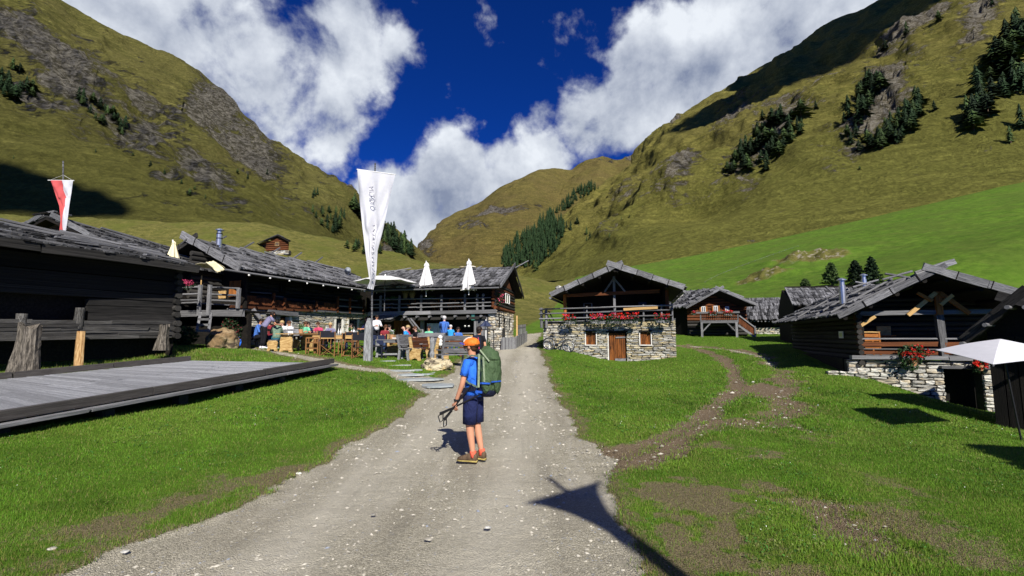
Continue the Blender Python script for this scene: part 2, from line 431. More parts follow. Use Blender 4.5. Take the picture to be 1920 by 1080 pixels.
RUTS = [[(-1.9, 0)] + GP((480, 1075), (640, 940), (760, 850), (850, 770), (902, 720), (932, 680), (962, 640)), [(.1, 0)] + GP((900, 1075), (925, 960), (955, 880), (972, 800), (980, 740), (986, 690), (992, 650))]
WIDE = [GP((1200, 870), (1300, 850), (1400, 800), (1460, 760), (1470, 720)), GP((1430, 890), (1470, 830), (1500, 780), (1480, 730))]
def ground_masks(x, y):
    P = np.stack([x, y], 1); n = len(x)
    wob = fbm(x * 1.3, y * 1.3, 4) * .22 + fbm(x * 6, y * 6, 3) * .10
    ss = lambda d, w: 1 / (1 + np.exp(np.clip(d / w, -30, 30)))
    near = y < 60
    grav = np.zeros(n); dirt = np.zeros(n); worn = np.zeros(n); olive = np.zeros(n)
    Q = P[near]; wn = wob[near]; dist = Q[:, 1]
    g0 = ss(poly_sd(Q, ROAD) + wn, .05)
    g1 = ss(poly_sd(Q, STEPP) + wn * .8, .05)
    pl = ss(line_d(Q, PATH_L) - .30 + wn * .8, .06)
    t2 = ss(line_d(Q, TRACK2[:4]) - .16 + wn * .9, .10)
    grav[near] = np.maximum.reduce([g0, g1, pl * .9, t2 * .75])
    dm = 0
    for tr in TRACKS: dm = np.maximum(dm, ss(line_d(Q, tr) - .30 + wn * 1.2, .10))
    dm = np.maximum(dm, ss(line_d(Q, TRACK2) - .42 + wn * 3.6, .15) * .8)
    dm = np.maximum(dm, ss(poly_sd(Q, LEDGE) + wn, .08))
    dm = np.maximum(dm, ss(poly_sd(Q, BROWN1) + wn * 1.2, .10) * .95)
    dirt[near] = dm
    n2 = fbm(Q[:, 0] * 1.1 + 4, Q[:, 1] * 1.1, 5) * 1.3
    w_ = ss(poly_sd(Q, WORN) - .5 + wn * 5, .6) * np.clip(.36 + n2 * 1.7 + fbm(Q[:, 0] * 5, Q[:, 1] * 5, 4) * 1.1, 0, 1)
    w_ = np.maximum(w_, ss(poly_sd(Q, ROAD) - .30 + wn * 1.8, .10) * .65)
    w_ = np.maximum(w_, ss(poly_sd(Q, LFRINGE) + wn * 2, .18) * np.clip(1.0 + n2 * 1.0, 0, 1))
    w_ = np.maximum(w_, ss(line_d(Q, PATH_L) - .65 + wn * 1.5, .15) * .8)
    for tr in WIDE: w_ = np.maximum(w_, ss(line_d(Q, tr) - .45 + wn * 3.5, .3) * np.clip(.55 + n2 * 1.3, 0, 1))
    worn[near] = w_
    # dry alpine pasture beyond the hamlet; the mown meadow on the right stays bright green
    pxx = 960 + FPX * x / np.maximum(y, 1.5)
    n3 = fbm(x * .03, y * .03, 4)
    lim = np.interp(pxx, [-1500, 330, 960, 1030, 1075, 1130, 3400], [30, 30, 46, 58, 95, 400, 600])
    olive = 1 / (1 + np.exp(-np.clip((y + n3 * 8 - lim) / 1.6, -30, 30)))
    # rocky hummock in the meadow
    k = gp(1520, 487); k2 = gp(1450, 520)
    hm = np.exp(-(((x - k.x) / 5.5) ** 2 + ((y - k.y) / 5) ** 2)) + .8 * np.exp(-(((x - k2.x) / 6) ** 2 + ((y - k2.y) / 3) ** 2))
    hm = np.clip(hm * (1 + fbm(x * .35, y * .35, 3)) * 1.1, 0, 1)
    olive = np.maximum(olive, hm * (y > 45))
    return grav, dirt, worn, olive, hm * (y > 45)
# ---- the sheet itself
cols = np.concatenate([np.linspace(-9000, -1500, 16), np.linspace(-1400, -60, 40), np.arange(-40, 1964, 4.0), np.linspace(1990, 3400, 40), np.linspace(3600, 9000, 16)])
rows = np.concatenate([np.linspace(-40, 2.2, 12), np.exp(np.linspace(math.log(2.5), math.log(130), 470))])
U, V = np.meshgrid(cols, rows)
X = (U - 960) / FPX * np.maximum(V, 6.0 * (V < 2.4) + V * (V >= 2.4)); Y = V.copy()
X = (U - 960) / FPX * np.maximum(V, 2.5)
x_, y_ = X.ravel(), Y.ravel()
gr, di, wo_, ol, hm_ = ground_masks(x_, y_)
z_ = Hn(x_, y_)
soft = (1 - gr) * (1 - di)
z_ = z_ + soft * (fbm(x_ * .8, y_ * .8, 4) * .035 + .02) * np.clip(y_ / 6, .5, 1)
z_ = z_ - (di * .05 + gr * .035) * (y_ < 60) + gr * fbm(x_ * 2.2, y_ * 2.2, 4) * .018
DK = [at(0, 795, 7.0), at(624, 683, 15.2), at(356, 679, 14.3), at(0, 715, 10.7)]
DK[0] = DK[0] + (DK[0] - DK[1]) * .45; DK[3] = DK[3] + (DK[3] - DK[2]) * .9
_A = np.array([(q.x, q.y, 1) for q in DK]); _pl = np.linalg.lstsq(_A, np.array([q.z for q in DK]), rcond=None)[0]
_in = poly_sd(np.stack([x_, y_], 1), [(q.x, q.y) for q in DK]) < .25
z_ = np.where(_in, np.minimum(z_, _pl[0] * x_ + _pl[1] * y_ + _pl[2] - .16), z_)
z_ += np.clip((y_ - 40) / 40, 0, 1) * (fbm(x_ * .12, y_ * .12, 5) * 1.1 + fbm(x_ * .5, y_ * .5, 3) * .22) * np.clip(ol + .12, 0, 1)
z_ += hm_ * (.9 + fbm(x_ * .5, y_ * .5, 4) * 1.1)
nr, nc = U.shape
idx = np.arange(nr * nc).reshape(nr, nc)
F = np.stack([idx[:-1, :-1], idx[:-1, 1:], idx[1:, 1:], idx[1:, :-1]], -1).reshape(-1, 4)
def np_mesh(name, co, faces, mats, smooth=True):
    me = bpy.data.meshes.new(name); nv = len(co); nf = len(faces)
    me.vertices.add(nv); me.vertices.foreach_set('co', np.ascontiguousarray(co, np.float32).ravel())
    k = faces.shape[1]
    me.loops.add(nf * k); me.loops.foreach_set('vertex_index', np.ascontiguousarray(faces, np.int32).ravel())
    me.polygons.add(nf); me.polygons.foreach_set('loop_start', np.arange(0, nf * k, k, dtype=np.int32))
    me.update(calc_edges=True)
    for m_ in mats: me.materials.append(m_)
    if smooth: me.shade_smooth()
    return me
def attr(me, name, *ch):
    a = me.color_attributes.new(name, 'FLOAT_COLOR', 'POINT'); n = len(me.vertices)
    A = np.ones((n, 4), np.float32)
    for i, c in enumerate(ch): A[:, i] = c
    a.data.foreach_set('color', A.ravel())
gm, b, p, o_ = new_mat('meadow_and_gravel')
at1 = b.n('ShaderNodeVertexColor', layer_name='mask'); s1 = b.n('ShaderNodeSeparateColor'); b.lk(at1.outputs[0], s1.inputs[0])
at2 = b.n('ShaderNodeVertexColor', layer_name='mask2'); s2 = b.n('ShaderNodeSeparateColor'); b.lk(at2.outputs[0], s2.inputs[0])
tcg = b.n('ShaderNodeTexCoord').outputs['Object']
nf1 = b.noise(tcg, 55, 5, .7); nf2 = b.noise(tcg, 7, 5, .6); nf3 = b.noise(tcg, .55, 4, .6); nf4 = b.noise(tcg, 190, 3, .7)
nd = b.noise(tcg, .16, 5, .62)
# turf
turf = b.mix(b.mr(nf1, .35, .68), (.055, .115, .009, 1), (.145, .265, .024, 1))
turf = b.mix(b.m('MULTIPLY', b.mr(nf3, .45, .62), .55), turf, (.095, .165, .02, 1))
turf = b.mix(b.m('MULTIPLY', b.mr(nf2, .60, .72), .5), turf, (.17, .17, .05, 1))
stv = b.vm('MULTIPLY', tcg, (.55, .8, 1.4)); ns = b.noise(stv, 1.1, 8, .78, .4)
past = b.mix(b.mr(ns, .34, .66), (.060, .064, .013, 1), (.150, .138, .036, 1)); past = b.mix(b.m('MULTIPLY', b.mr(b.noise(tcg, 2.2, 8, .8), .52, .62), .55), past, (.24, .21, .07, 1)); past = b.mix(b.m('MULTIPLY', b.mr(b.noise(tcg, 1.3, 8, .8), .46, .36), .6), past, (.040, .048, .010, 1))
past = b.mix(b.m('MULTIPLY', b.mr(nd, .45, .62), .6), past, (.090, .105, .018, 1))
past = b.mix(b.m('MULTIPLY', b.mr(nf2, .58, .75), .5), past, (.24, .20, .085, 1))
rocky = b.mix(b.mr(b.noise(tcg, .9, 7, .7), .52, .62), past, (.27, .24, .18, 1))
past = b.mix(s2.outputs[0], past, rocky)
far_t = b.mix(b.mr(b.noise(tcg, .8, 6, .7), .35, .65), (.055, .11, .010, 1), (.115, .205, .020, 1))
far_t = b.mix(b.m('MULTIPLY', b.mr(nd, .42, .6), .6), far_t, (.080, .118, .018, 1)); far_t = b.mix(b.m('MULTIPLY', b.mr(b.noise(b.vm('MULTIPLY', tcg, (.5, .5, 2.5)), .7, 8, .8, .6), .50, .66), .55), far_t, (.15, .19, .035, 1)); far_t = b.mix(b.m('MULTIPLY', b.mr(b.noise(tcg, 2.6, 6, .8), .47, .36), .55), far_t, (.028, .062, .006, 1))
turf = b.mix(s2.outputs[1], turf, far_t)
grass = b.mix(b.mr(b.m('ADD', s1.outputs[2], b.m('MULTIPLY', b.m('SUBTRACT', ns, .5), .7)), .35, .65), turf, past)
# soil & gravel
soil = b.mix(b.mr(nf1, .35, .65), (.105, .075, .045, 1), (.27, .205, .13, 1))
soil = b.mix(b.m('MULTIPLY', b.mr(nf4, .60, .70), .7), soil, (.42, .38, .32, 1))
vor = b.n('ShaderNodeTexVoronoi', i_Scale=95.0); b.lk(tcg, vor.inputs['Vector']); vor2 = b.n('ShaderNodeTexVoronoi', i_Scale=30.0); b.lk(tcg, vor2.inputs['Vector'])
vs = b.n('ShaderNodeSeparateColor'); b.lk(vor.outputs['Color'], vs.inputs[0]); vs2 = b.n('ShaderNodeSeparateColor'); b.lk(vor2.outputs['Color'], vs2.inputs[0])
grv = b.mix(b.mr(vs.outputs[0], .1, .95), (.37, .345, .265, 1), (.72, .67, .53, 1))
grv = b.mix(b.m('MULTIPLY', b.mr(nf3, .40, .65), .5), grv, (.44, .40, .315, 1))
grv = b.mix(b.m('MULTIPLY', b.mr(vs2.outputs[1], .90, .95), b.mr(vor2.outputs['Distance'], .42, .30)), grv, (.50, .50, .50, 1))
grv = b.mix(b.m('MULTIPLY', b.mr(nf4, .56, .36), .55), grv, (.14, .135, .115, 1))
grv = b.mix(b.m('MULTIPLY', s2.outputs[2], .55), b.mix(1.0, grv, (.86, .85, .82, 1), 'MULTIPLY'), (.62, .58, .47, 1)); rut = b.noise(b.vm('MULTIPLY', tcg, (1.5, .16, 1)), 1.6, 5, .6, .3); grv = b.mix(b.m('MULTIPLY', b.mr(rut, .50, .68), .45), grv, (.58, .54, .44, 1)); grv = b.mix(b.m('MULTIPLY', b.mr(rut, .46, .30), .4), grv, (.20, .185, .145, 1))
edge = b.m('MULTIPLY', b.m('SUBTRACT', nf2, .5), .75); edge2 = b.m('MULTIPLY', b.m('SUBTRACT', nf1, .5), .9)
e = b.m('ADD', edge, edge2)
c = b.mix(b.mr(b.m('ADD', s1.outputs[1], e), .42, .60), grass, soil)
c = b.mix(b.m('MULTIPLY', b.mr(b.m('ADD', b.m('SUBTRACT', 1.0, at1.outputs[1]), e), .36, .62), .85), c, soil)
c = b.mix(b.mr(b.m('ADD', s1.outputs[0], b.m('MULTIPLY', e, .8)), .40, .56), c, grv)
b.lk(c, p.inputs['Base Color']); p.inputs['Roughness'].default_value = .95; p.inputs['Specular IOR Level'].default_value = .1
hh = b.m('ADD', b.m('MULTIPLY', nf1, .6), b.m('MULTIPLY', vor.outputs['Distance'], -.5)); hh = b.m('ADD', hh, b.m('MULTIPLY', nf2, 1.2))
hh = b.m('ADD', hh, b.m('MULTIPLY', ns, 1.0))
bump(b, p, hh, .9, .035)
me = np_mesh('ground', np.stack([x_, y_, z_], 1), F, [gm])
attr(me, 'mask', gr, di, ol, 1 - wo_); me.color_attributes['mask']
attr(me, 'mask2', hm_, np.clip((y_ - 38) / 10, 0, 1) * (1 - ol), np.maximum(*[np.exp(-(line_d(np.stack([x_, y_], 1), r_) + fbm(x_ * 1.5, y_ * 1.5, 3) * .15).clip(0) ** 2 / .16) for r_ in RUTS]) * (y_ < 50))
ground = obj('ground', me); tag(ground, kind='structure', label='green meadow crossed by a pale gravel track')
del U, V, X, Y
# ------------------------------------------------------------------ mountains
def seg_interp(arr, n):
    arr = np.array(arr, float); s = np.concatenate([[0], np.cumsum(np.hypot(np.diff(arr[:, 0]), np.diff(arr[:, 1])) + 1)])
    t = np.linspace(0, s[-1], n); return np.stack([np.interp(t, s, arr[:, k]) for k in range(arr.shape[1])], 1), t / s[-1]
def W3(px, py, Yd):
    cp, sp = math.cos(PITCH), math.sin(PITCH); a = (px - 960) / FPX; bb = (540 - py) / FPX
    ry = cp - sp * bb; rz = sp + cp * bb; t = Yd / ry
    return np.stack([a * t, Yd, CAMZ + rz * t], -1)
def to_px(P):
    cp, sp = math.cos(PITCH), math.sin(PITCH); d = P[..., 1] * cp + (P[..., 2] - CAMZ) * sp; u = -P[..., 1] * sp + (P[..., 2] - CAMZ) * cp
    return 960 + FPX * P[..., 0] / d, 540 - FPX * u / d
BVH = {}
from mathutils.bvhtree import BVHTree
def loft(name, label, ridge, base, nu, nv, amp, rocks, mat, bulge=0.0, rough_scale=.01, profile=1.0):
    Rg, t = seg_interp(ridge, nu); Bs = np.array(base, float); Rr = np.array(ridge, float)
    s = np.concatenate([[0], np.cumsum(np.hypot(np.diff(Rr[:, 0]), np.diff(Rr[:, 1])) + 1)]); s /= s[-1]
    Bp = np.stack([np.interp(t, s, Bs[:, k]) for k in range(3)], 1)
    A = W3(Bp[:, 0], Bp[:, 1], Bp[:, 2]); C = W3(Rg[:, 0], Rg[:, 1], Rg[:, 2])
    v = np.linspace(0, 1.0, nv)[:, None, None]
    P = A[None] * (1 - v) + C[None] * v
    P[..., 2] = A[None, :, 2] + (C[None, :, 2] - A[None, :, 2]) * (v[..., 0] ** profile)
    px, py = to_px(P)
    nrm = np.cross(P[1:, :-1][:, :] - P[:-1, :-1], P[:-1, 1:] - P[:-1, :-1]); nrm = np.pad(nrm, ((0, 1), (0, 1), (0, 0)), 'edge')
    nrm /= np.linalg.norm(nrm, axis=-1, keepdims=True) + 1e-9; nrm = np.where(nrm[..., 2:3] < 0, -nrm, nrm)
    L = P[..., 1]
    q = rough_scale
    f = fbm(P[..., 0] * q + P[..., 2] * q, P[..., 1] * q + P[..., 2] * q * .4, 7, gain=.52)
    gul = 1 - np.abs(fbm(P[..., 0] * q * 1.1 + 31, P[..., 1] * q * 1.1 - P[..., 2] * q * .5, 5)) * 2
    rock = np.zeros(px.shape)
    for (cx, cy, rx, ry, ang, st) in rocks:
        ca, sa = math.cos(R(ang)), math.sin(R(ang)); dx = (px - cx) * ca + (py - cy) * sa; dy = -(px - cx) * sa + (py - cy) * ca
        rock = np.maximum(rock, st * np.exp(-((dx / rx) ** 2 + (dy / ry) ** 2) * 1.1))
    fade = np.minimum(1, v[..., 0] * 6) * np.clip((1 - v[..., 0]) * 9, .25, 1)
    rf = fbm(P[..., 0] * q * 6 + P[..., 2] * q * 5, P[..., 1] * q * 6 + 7, 5, gain=.6)
    P = P + nrm * ((f * amp + (gul - .5) * amp * .9) * fade + rf * amp * .95 * rock)[..., None]
    idx = np.arange(nu * nv).reshape(nv, nu)
    F_ = np.stack([idx[:-1, :-1], idx[:-1, 1:], idx[1:, 1:], idx[1:, :-1]], -1).reshape(-1, 4)
    back = P[-1].copy(); back[:, 1] += 260; back[:, 2] -= 260; back[:, 0] += np.where(back[:, 0] < 0, -60, 60)     # the far side falls away
    base_i = nu * nv
    co = np.concatenate([P.reshape(-1, 3), back]); r0 = idx[-1]; bi = base_i + np.arange(nu)
    F2 = np.stack([r0[:-1], r0[1:], bi[1:], bi[:-1]], -1); F_ = np.concatenate([F_, F2])
    me = np_mesh(name, co, F_, [mat]); pad = lambda a: np.concatenate([a.ravel(), np.zeros(nu)])
    attr(me, 'mask', pad(np.clip(rock, 0, 1)), pad(np.broadcast_to(v[..., 0], px.shape)))
    o = obj(name, me); tag(o, label, kind='structure')
    BVH[name] = BVHTree.FromPolygons([Vector(c) for c in co], [tuple(int(i) for i in f_) for f_ in F_])
    return o
def mtn_mat(name, g1, g2, g3, rk, rkd, k=1.0, low=None):
    m, b, p, o = new_mat(name)
    vc = b.n('ShaderNodeVertexColor', layer_name='mask'); s = b.n('ShaderNodeSeparateColor'); b.lk(vc.outputs[0], s.inputs[0])
    tc = b.n('ShaderNodeTexCoord').outputs['Object']
    n0 = b.noise(tc, .012 * k, 6, .62); n1 = b.noise(b.vm('MULTIPLY', tc, (.6, 1, 2.4)), .07 * k, 8, .72, .5); n2 = b.noise(tc, .35 * k, 5, .75)
    c = b.mix(b.mr(n1, .36, .64), g1, g2)
    c = b.mix(b.m('MULTIPLY', b.mr(n0, .42, .60), .75), c, g3)
    stk = b.noise(b.vm('MULTIPLY', tc, (.35, .35, 3.2)), .10 * k, 6, .65, 1.2)
    c = b.mix(b.m('MULTIPLY', b.mr(stk, .56, .70), .55), c, tuple(min(1, x * 1.9) for x in g2[:3]) + (1,)); c = b.mix(b.m('MULTIPLY', b.mr(stk, .42, .30), .5), c, g1)
    if low: c = b.mix(b.m('MULTIPLY', b.mr(s.outputs[1], .35, .0), .8), c, low)
    c = b.mix(b.m('MULTIPLY', b.mr(n2, .60, .44), .55), c, tuple(x * .62 for x in g1[:3]) + (1,))
    c = b.mix(b.m('MULTIPLY', b.mr(b.noise(tc, .22 * k, 3, .6), .62, .70), .35), c, tuple(x * .5 for x in g1[:3]) + (1,))
    rn = b.noise(b.vm('MULTIPLY', tc, (1, 1, 1.8)), .15 * k, 10, .80, .8); rn2 = b.noise(tc, .03 * k, 6, .6)
    rc = b.mix(b.mr(rn, .43, .58), rkd, rk)
    rm = b.m('ADD', b.m('ADD', .06, b.m('MULTIPLY', s.outputs[0], 1.15)), b.m('MULTIPLY', b.m('SUBTRACT', b.noise(b.vm('MULTIPLY', tc, (1, 1, 1.6)), .045 * k, 12, .82, .6), .5), 3.6))
    c = b.mix(b.m('MULTIPLY', b.mr(rm, .47, .74), .9), c, rc)
    b.lk(c, p.inputs['Base Color']); p.inputs['Roughness'].default_value = 1.0; p.inputs['Specular IOR Level'].default_value = .05
    h = b.m('ADD', b.m('MULTIPLY', n1, 1.0), b.m('MULTIPLY', b.m('MULTIPLY', rn, b.mr(rm, .5, .8)), 3.0)); h = b.m('ADD', h, b.m('MULTIPLY', n2, .25))
    bump(b, p, h, 1.0, 9.0 / k)
    return m
ML = mtn_mat('left_slope', (.098, .098, .026), (.205, .190, .056), (.155, .140, .046), (.43, .40, .335), (.115, .105, .08), low=(.122, .120, .028), k=1.7)
MR_ = mtn_mat('right_slope', (.130, .128, .030), (.285, .250, .066), (.205, .180, .052), (.50, .46, .38), (.17, .145, .10), low=(.190, .195, .042), k=1.7)
MF = mtn_mat('far_slope', (.115, .10, .030), (.22, .18, .055), (.17, .13, .048), (.42, .39, .34), (.14, .12, .09), k=.8)
loft('left_mountain', 'steep rocky grass mountainside filling the left of the view',
     [(-900, -800, 200), (-300, -330, 320), (110, 0, 420), (200, 55, 450), (300, 103, 480), (370, 133, 500), (402, 166, 520), (440, 212, 540), (500, 272, 580), (540, 297, 620),
      (590, 322, 680), (640, 343, 740), (662, 358, 800), (682, 392, 860), (715, 425, 900), (755, 455, 950), (790, 484, 1000), (830, 505, 1050)],
     [(-900, 470, 132), (-300, 440, 132), (60, 430, 133), (120, 432, 134), (200, 436, 136), (260, 438, 138), (300, 438, 140), (350, 438, 142), (410, 440, 146), (450, 442, 150),
      (500, 448, 158), (550, 455, 165), (590, 462, 180), (640, 478, 220), (690, 490, 260), (740, 505, 320), (790, 515, 400), (830, 520, 500)],
     520, 230, 17.0,
     [(60, 110, 170, 55, 35, .95), (230, 260, 230, 52, 38, .62), (400, 200, 60, 55, 50, .95), (470, 290, 120, 40, 48, .85), (330, 300, 170, 42, 40, .75), (60, 220, 120, 35, 30, .8), (650, 350, 30, 10, 20, .7), (730, 470, 22, 9, 30, .9), (690, 455, 20, 8, 30, .6), (180, 120, 90, 30, 35, .55), (600, 330, 50, 14, 30, .45), (580, 400, 60, 15, 30, .35), (120, 170, 130, 60, 30, .75), (30, 60, 60, 60, 0, .7), (270, 200, 120, 50, 40, .6), (520, 330, 60, 20, 40, .5)],
     ML)
loft('right_mountain', 'long golden grass mountainside rising to the right',
     [(940, 503, 420), (1000, 462, 480), (1060, 404, 560), (1120, 348, 650), (1190, 305, 760), (1225, 266, 780), (1265, 230, 800), (1300, 200, 800), (1350, 170, 800), (1400, 142, 790),
      (1450, 112, 780), (1500, 82, 760), (1560, 42, 730), (1620, 18, 700), (1700, -25, 680), (1800, -80, 640), (2100, -230, 560), (2900, -500, 400)],
     [(925, 525, 320), (960, 528, 290), (1000, 528, 250), (1040, 526, 200), (1080, 524, 165), (1120, 520, 145), (1160, 514, 135), (1200, 508, 132), (1260, 498, 132), (1330, 484, 132),
      (1400, 470, 132), (1480, 452, 132), (1560, 436, 132), (1640, 420, 132), (1720, 402, 132), (1850, 372, 132), (2150, 320, 132), (2900, 250, 132)],
     560, 240, 18.0,
     [(1440, 260, 110, 28, -38, .8), (1640, 215, 120, 40, -50, .9), (1550, 150, 70, 22, -30, .75), (1720, 70, 120, 26, -28, .8), (1840, 60, 90, 30, -60, .75), (1290, 320, 70, 16, -30, .75), (1270, 345, 40, 14, -25, .6),
      (1380, 215, 60, 24, -40, .65), (1180, 370, 40, 12, -40, .4), (1600, 240, 60, 26, -60, .7), (1400, 330, 30, 18, 0, .5), (1270, 232, 20, 8, -45, .8), (1150, 430, 30, 8, -30, .4), (1680, 160, 60, 20, -30, .5), (1560, 260, 26, 12, -30, .5)],
     MR_, profile=1.04)
loft('far_mountain', 'distant brown grass peak closing the valley',
     [(740, 520, 1200), (776, 478, 1250), (800, 440, 1300), (830, 412, 1400), (862, 396, 1450), (905, 376, 1550), (950, 345, 1650), (1010, 318, 1750), (1040, 315, 1850), (1072, 318, 2000), (1100, 300, 2100),
      (1130, 292, 2150), (1160, 299, 2200), (1175, 293, 2250), (1187, 289, 2250), (1200, 300, 2250), (1240, 330, 2200), (1300, 380, 2200)],
     [(740, 540, 620), (770, 530, 620), (790, 530, 620), (810, 530, 620), (830, 530, 640), (860, 530, 660), (890, 530, 680), (930, 530, 700), (960, 530, 720), (990, 530, 740), (1020, 530, 760), (1050, 530, 780),
      (1080, 530, 800), (1100, 530, 800), (1120, 530, 800), (1150, 530, 800), (1200, 530, 800), (1300, 530, 800)],
     260, 140, 26.0,
     [(930, 402, 60, 8, -8, .95), (820, 425, 30, 8, -10, .5), (885, 425, 40, 8, 0, .5), (1185, 294, 14, 8, 0, 1.0), (1135, 300, 30, 6, 0, .5), (800, 460, 20, 20, 0, .6), (1000, 390, 40, 10, -20, .4)],
     MF, rough_scale=.004)
def on_hill(px, py):
    """nearest thing of the terrain behind a photo pixel"""
    r = ray(px, py).normalized(); best = None
    for k in ('left_mountain', 'right_mountain', 'far_mountain'):
        hit = BVH[k].ray_cast(Vector((0, 0, CAMZ)), r, 5000)
        if hit[0] is not None and (best is None or hit[3] < best[1]): best = (hit[0], hit[3])
    g_ = gp(px, py, 20, 127)
    if g_.y < 126 and (best is None or g_.length < best[1]): return g_
    return best[0] if best else None
# ------------------------------------------------------------------ shared pieces: planks, logs, stones
UP = Vector((0, 0, 1))
def unit_plank(seed, split=True):
    r = random.Random(seed); bm = bmesh.new(); n = 3; rings = []
    for i in range(n + 1):
        x = -.5 + i / n; j = .05 if split else .015; rings.append([bm.verts.new((x + (r.uniform(-.012, .012) if i in (0, n) else 0), y * (.5 + r.uniform(-j, 0)), z * (.5 + r.uniform(-j, j) * 1.2))) for y, z in ((-1, -1), (1, -1), (1, 1), (-1, 1))])
    for i in range(n):
        for k in range(4): bm.faces.new((rings[i][k], rings[i][(k + 1) % 4], rings[i + 1][(k + 1) % 4], rings[i + 1][k]))
    bm.faces.new(rings[0][::-1]); bm.faces.new(rings[-1]); bmesh.ops.recalc_face_normals(bm, faces=bm.faces)
    return bm
def unit_log(seed, n=8, taper=.06):
    r = random.Random(seed); bm = bmesh.new(); rings = []
    for i in range(4):
        x = -.5 + i / 3; s = .5 * (1 - taper * (i / 3) + r.uniform(-.04, .04)); dy, dz = r.uniform(-.05, .05), r.uniform(-.05, .05)
        rings.append([bm.verts.new((x, math.cos(2 * math.pi * k / n + .3) * s + dy, math.sin(2 * math.pi * k / n + .3) * s + dz)) for k in range(n)])
    for i in range(3):
        for k in range(n): bm.faces.new((rings[i][k], rings[i][(k + 1) % n], rings[i + 1][(k + 1) % n], rings[i + 1][k]))
    bm.faces.new(rings[0][::-1]); bm.faces.new(rings[-1]); bmesh.ops.recalc_face_normals(bm, faces=bm.faces)
    for f in bm.faces: f.smooth = len(f.verts) == 4
    return bm
def unit_stone(seed):
    r = random.Random(seed); bm = bmesh.new(); bmesh.ops.create_cube(bm, size=1.0)
    bmesh.ops.subdivide_edges(bm, edges=bm.edges[:], cuts=1, use_grid_fill=True)
    for v in bm.verts:
        c = v.co; nz = sum(abs(t) > .4 for t in c); k = {3: .84, 2: .95, 1: 1.0}.get(nz, 1)
        v.co = Vector((c.x * k + r.uniform(-.05, .05), c.y * k + r.uniform(-.07, .07), c.z * k + r.uniform(-.08, .08)))
    return bm
_UC = {}
def unit(kind, mat, var=None):
    nv = 5; v = random.randrange(nv) if var is None else var; key = (kind, mat.name, v)
    if key not in _UC:
        bm = {'plank': unit_plank, 'log': unit_log, 'stone': unit_stone}[kind](v * 13 + hash(kind) % 7 if False else v * 13 + len(kind))
        me = bpy.data.meshes.new(kind); bm.to_mesh(me); bm.free(); me.materials.append(mat); _UC[key] = me
    return _UC[key]
def plank(a, b, w, h, mat, parent, name='plank', up=UP): return place(name, unit('plank', mat), bar_M(a, b, w, h, up), parent)
def log(a, b, d, mat, parent, name='log', up=UP, h=None): return place(name, unit('log', mat), bar_M(a, b, d, h or d, up), parent)
def V3(xy, z): return Vector((xy[0], xy[1], z))
def on_plane(px, py, P0, n):
    r = ray(px, py); o = Vector((0, 0, CAMZ)); t = (Vector(P0) - o).dot(n) / r.dot(n); return o + r * t
class Wall:
    """vertical plane through ground points A (left) and B (right) as seen from outside"""
    def __init__(s, A, Bp):
        s.A = Vector((A[0], A[1], 0)); s.B = Vector((Bp[0], Bp[1], 0)); s.d = (s.B - s.A); s.L = s.d.length; s.d /= s.L
        s.n = Vector((s.d.y, -s.d.x, 0))
    def P(s, t, z, out=0.0): return s.A + s.d * t + s.n * out + Vector((0, 0, z))
    def hit(s, px, py, out=0.0):
        q = on_plane(px, py, s.A + s.n * out, s.n); return (q - s.A).dot(s.d), q.z
    def rect(s, px0, py0, px1, py1, out=0.0):
        a = s.hit(px0, py1, out); b = s.hit(px1, py0, out); return a[0], b[0], a[1], b[1]
def wall_boxes(mb, W_, s0, s1, z0, z1f, holes, thick, out):
    cuts = sorted(set([s0, s1] + [c for h in holes for c in h[:2] if s0 < c < s1]))
    for a, c in zip(cuts[:-1], cuts[1:]):
        m = (a + c) / 2; zs = [z0]; hs = sorted([h for h in holes if h[0] < m < h[1]], key=lambda h: h[2])
        segs = []; z = z0
        for h in hs:
            if h[2] > z: segs.append((z, h[2], h[2]))
            z = max(z, h[3])
        segs.append((z, z1f(a), z1f(c)))
        for lo, ha, hc in segs:
            if max(ha, hc) - lo < .01: continue
            mb.slab([W_.P(a, lo, out), W_.P(c, lo, out), W_.P(c, hc, out), W_.P(a, ha, out)], -W_.n * thick)
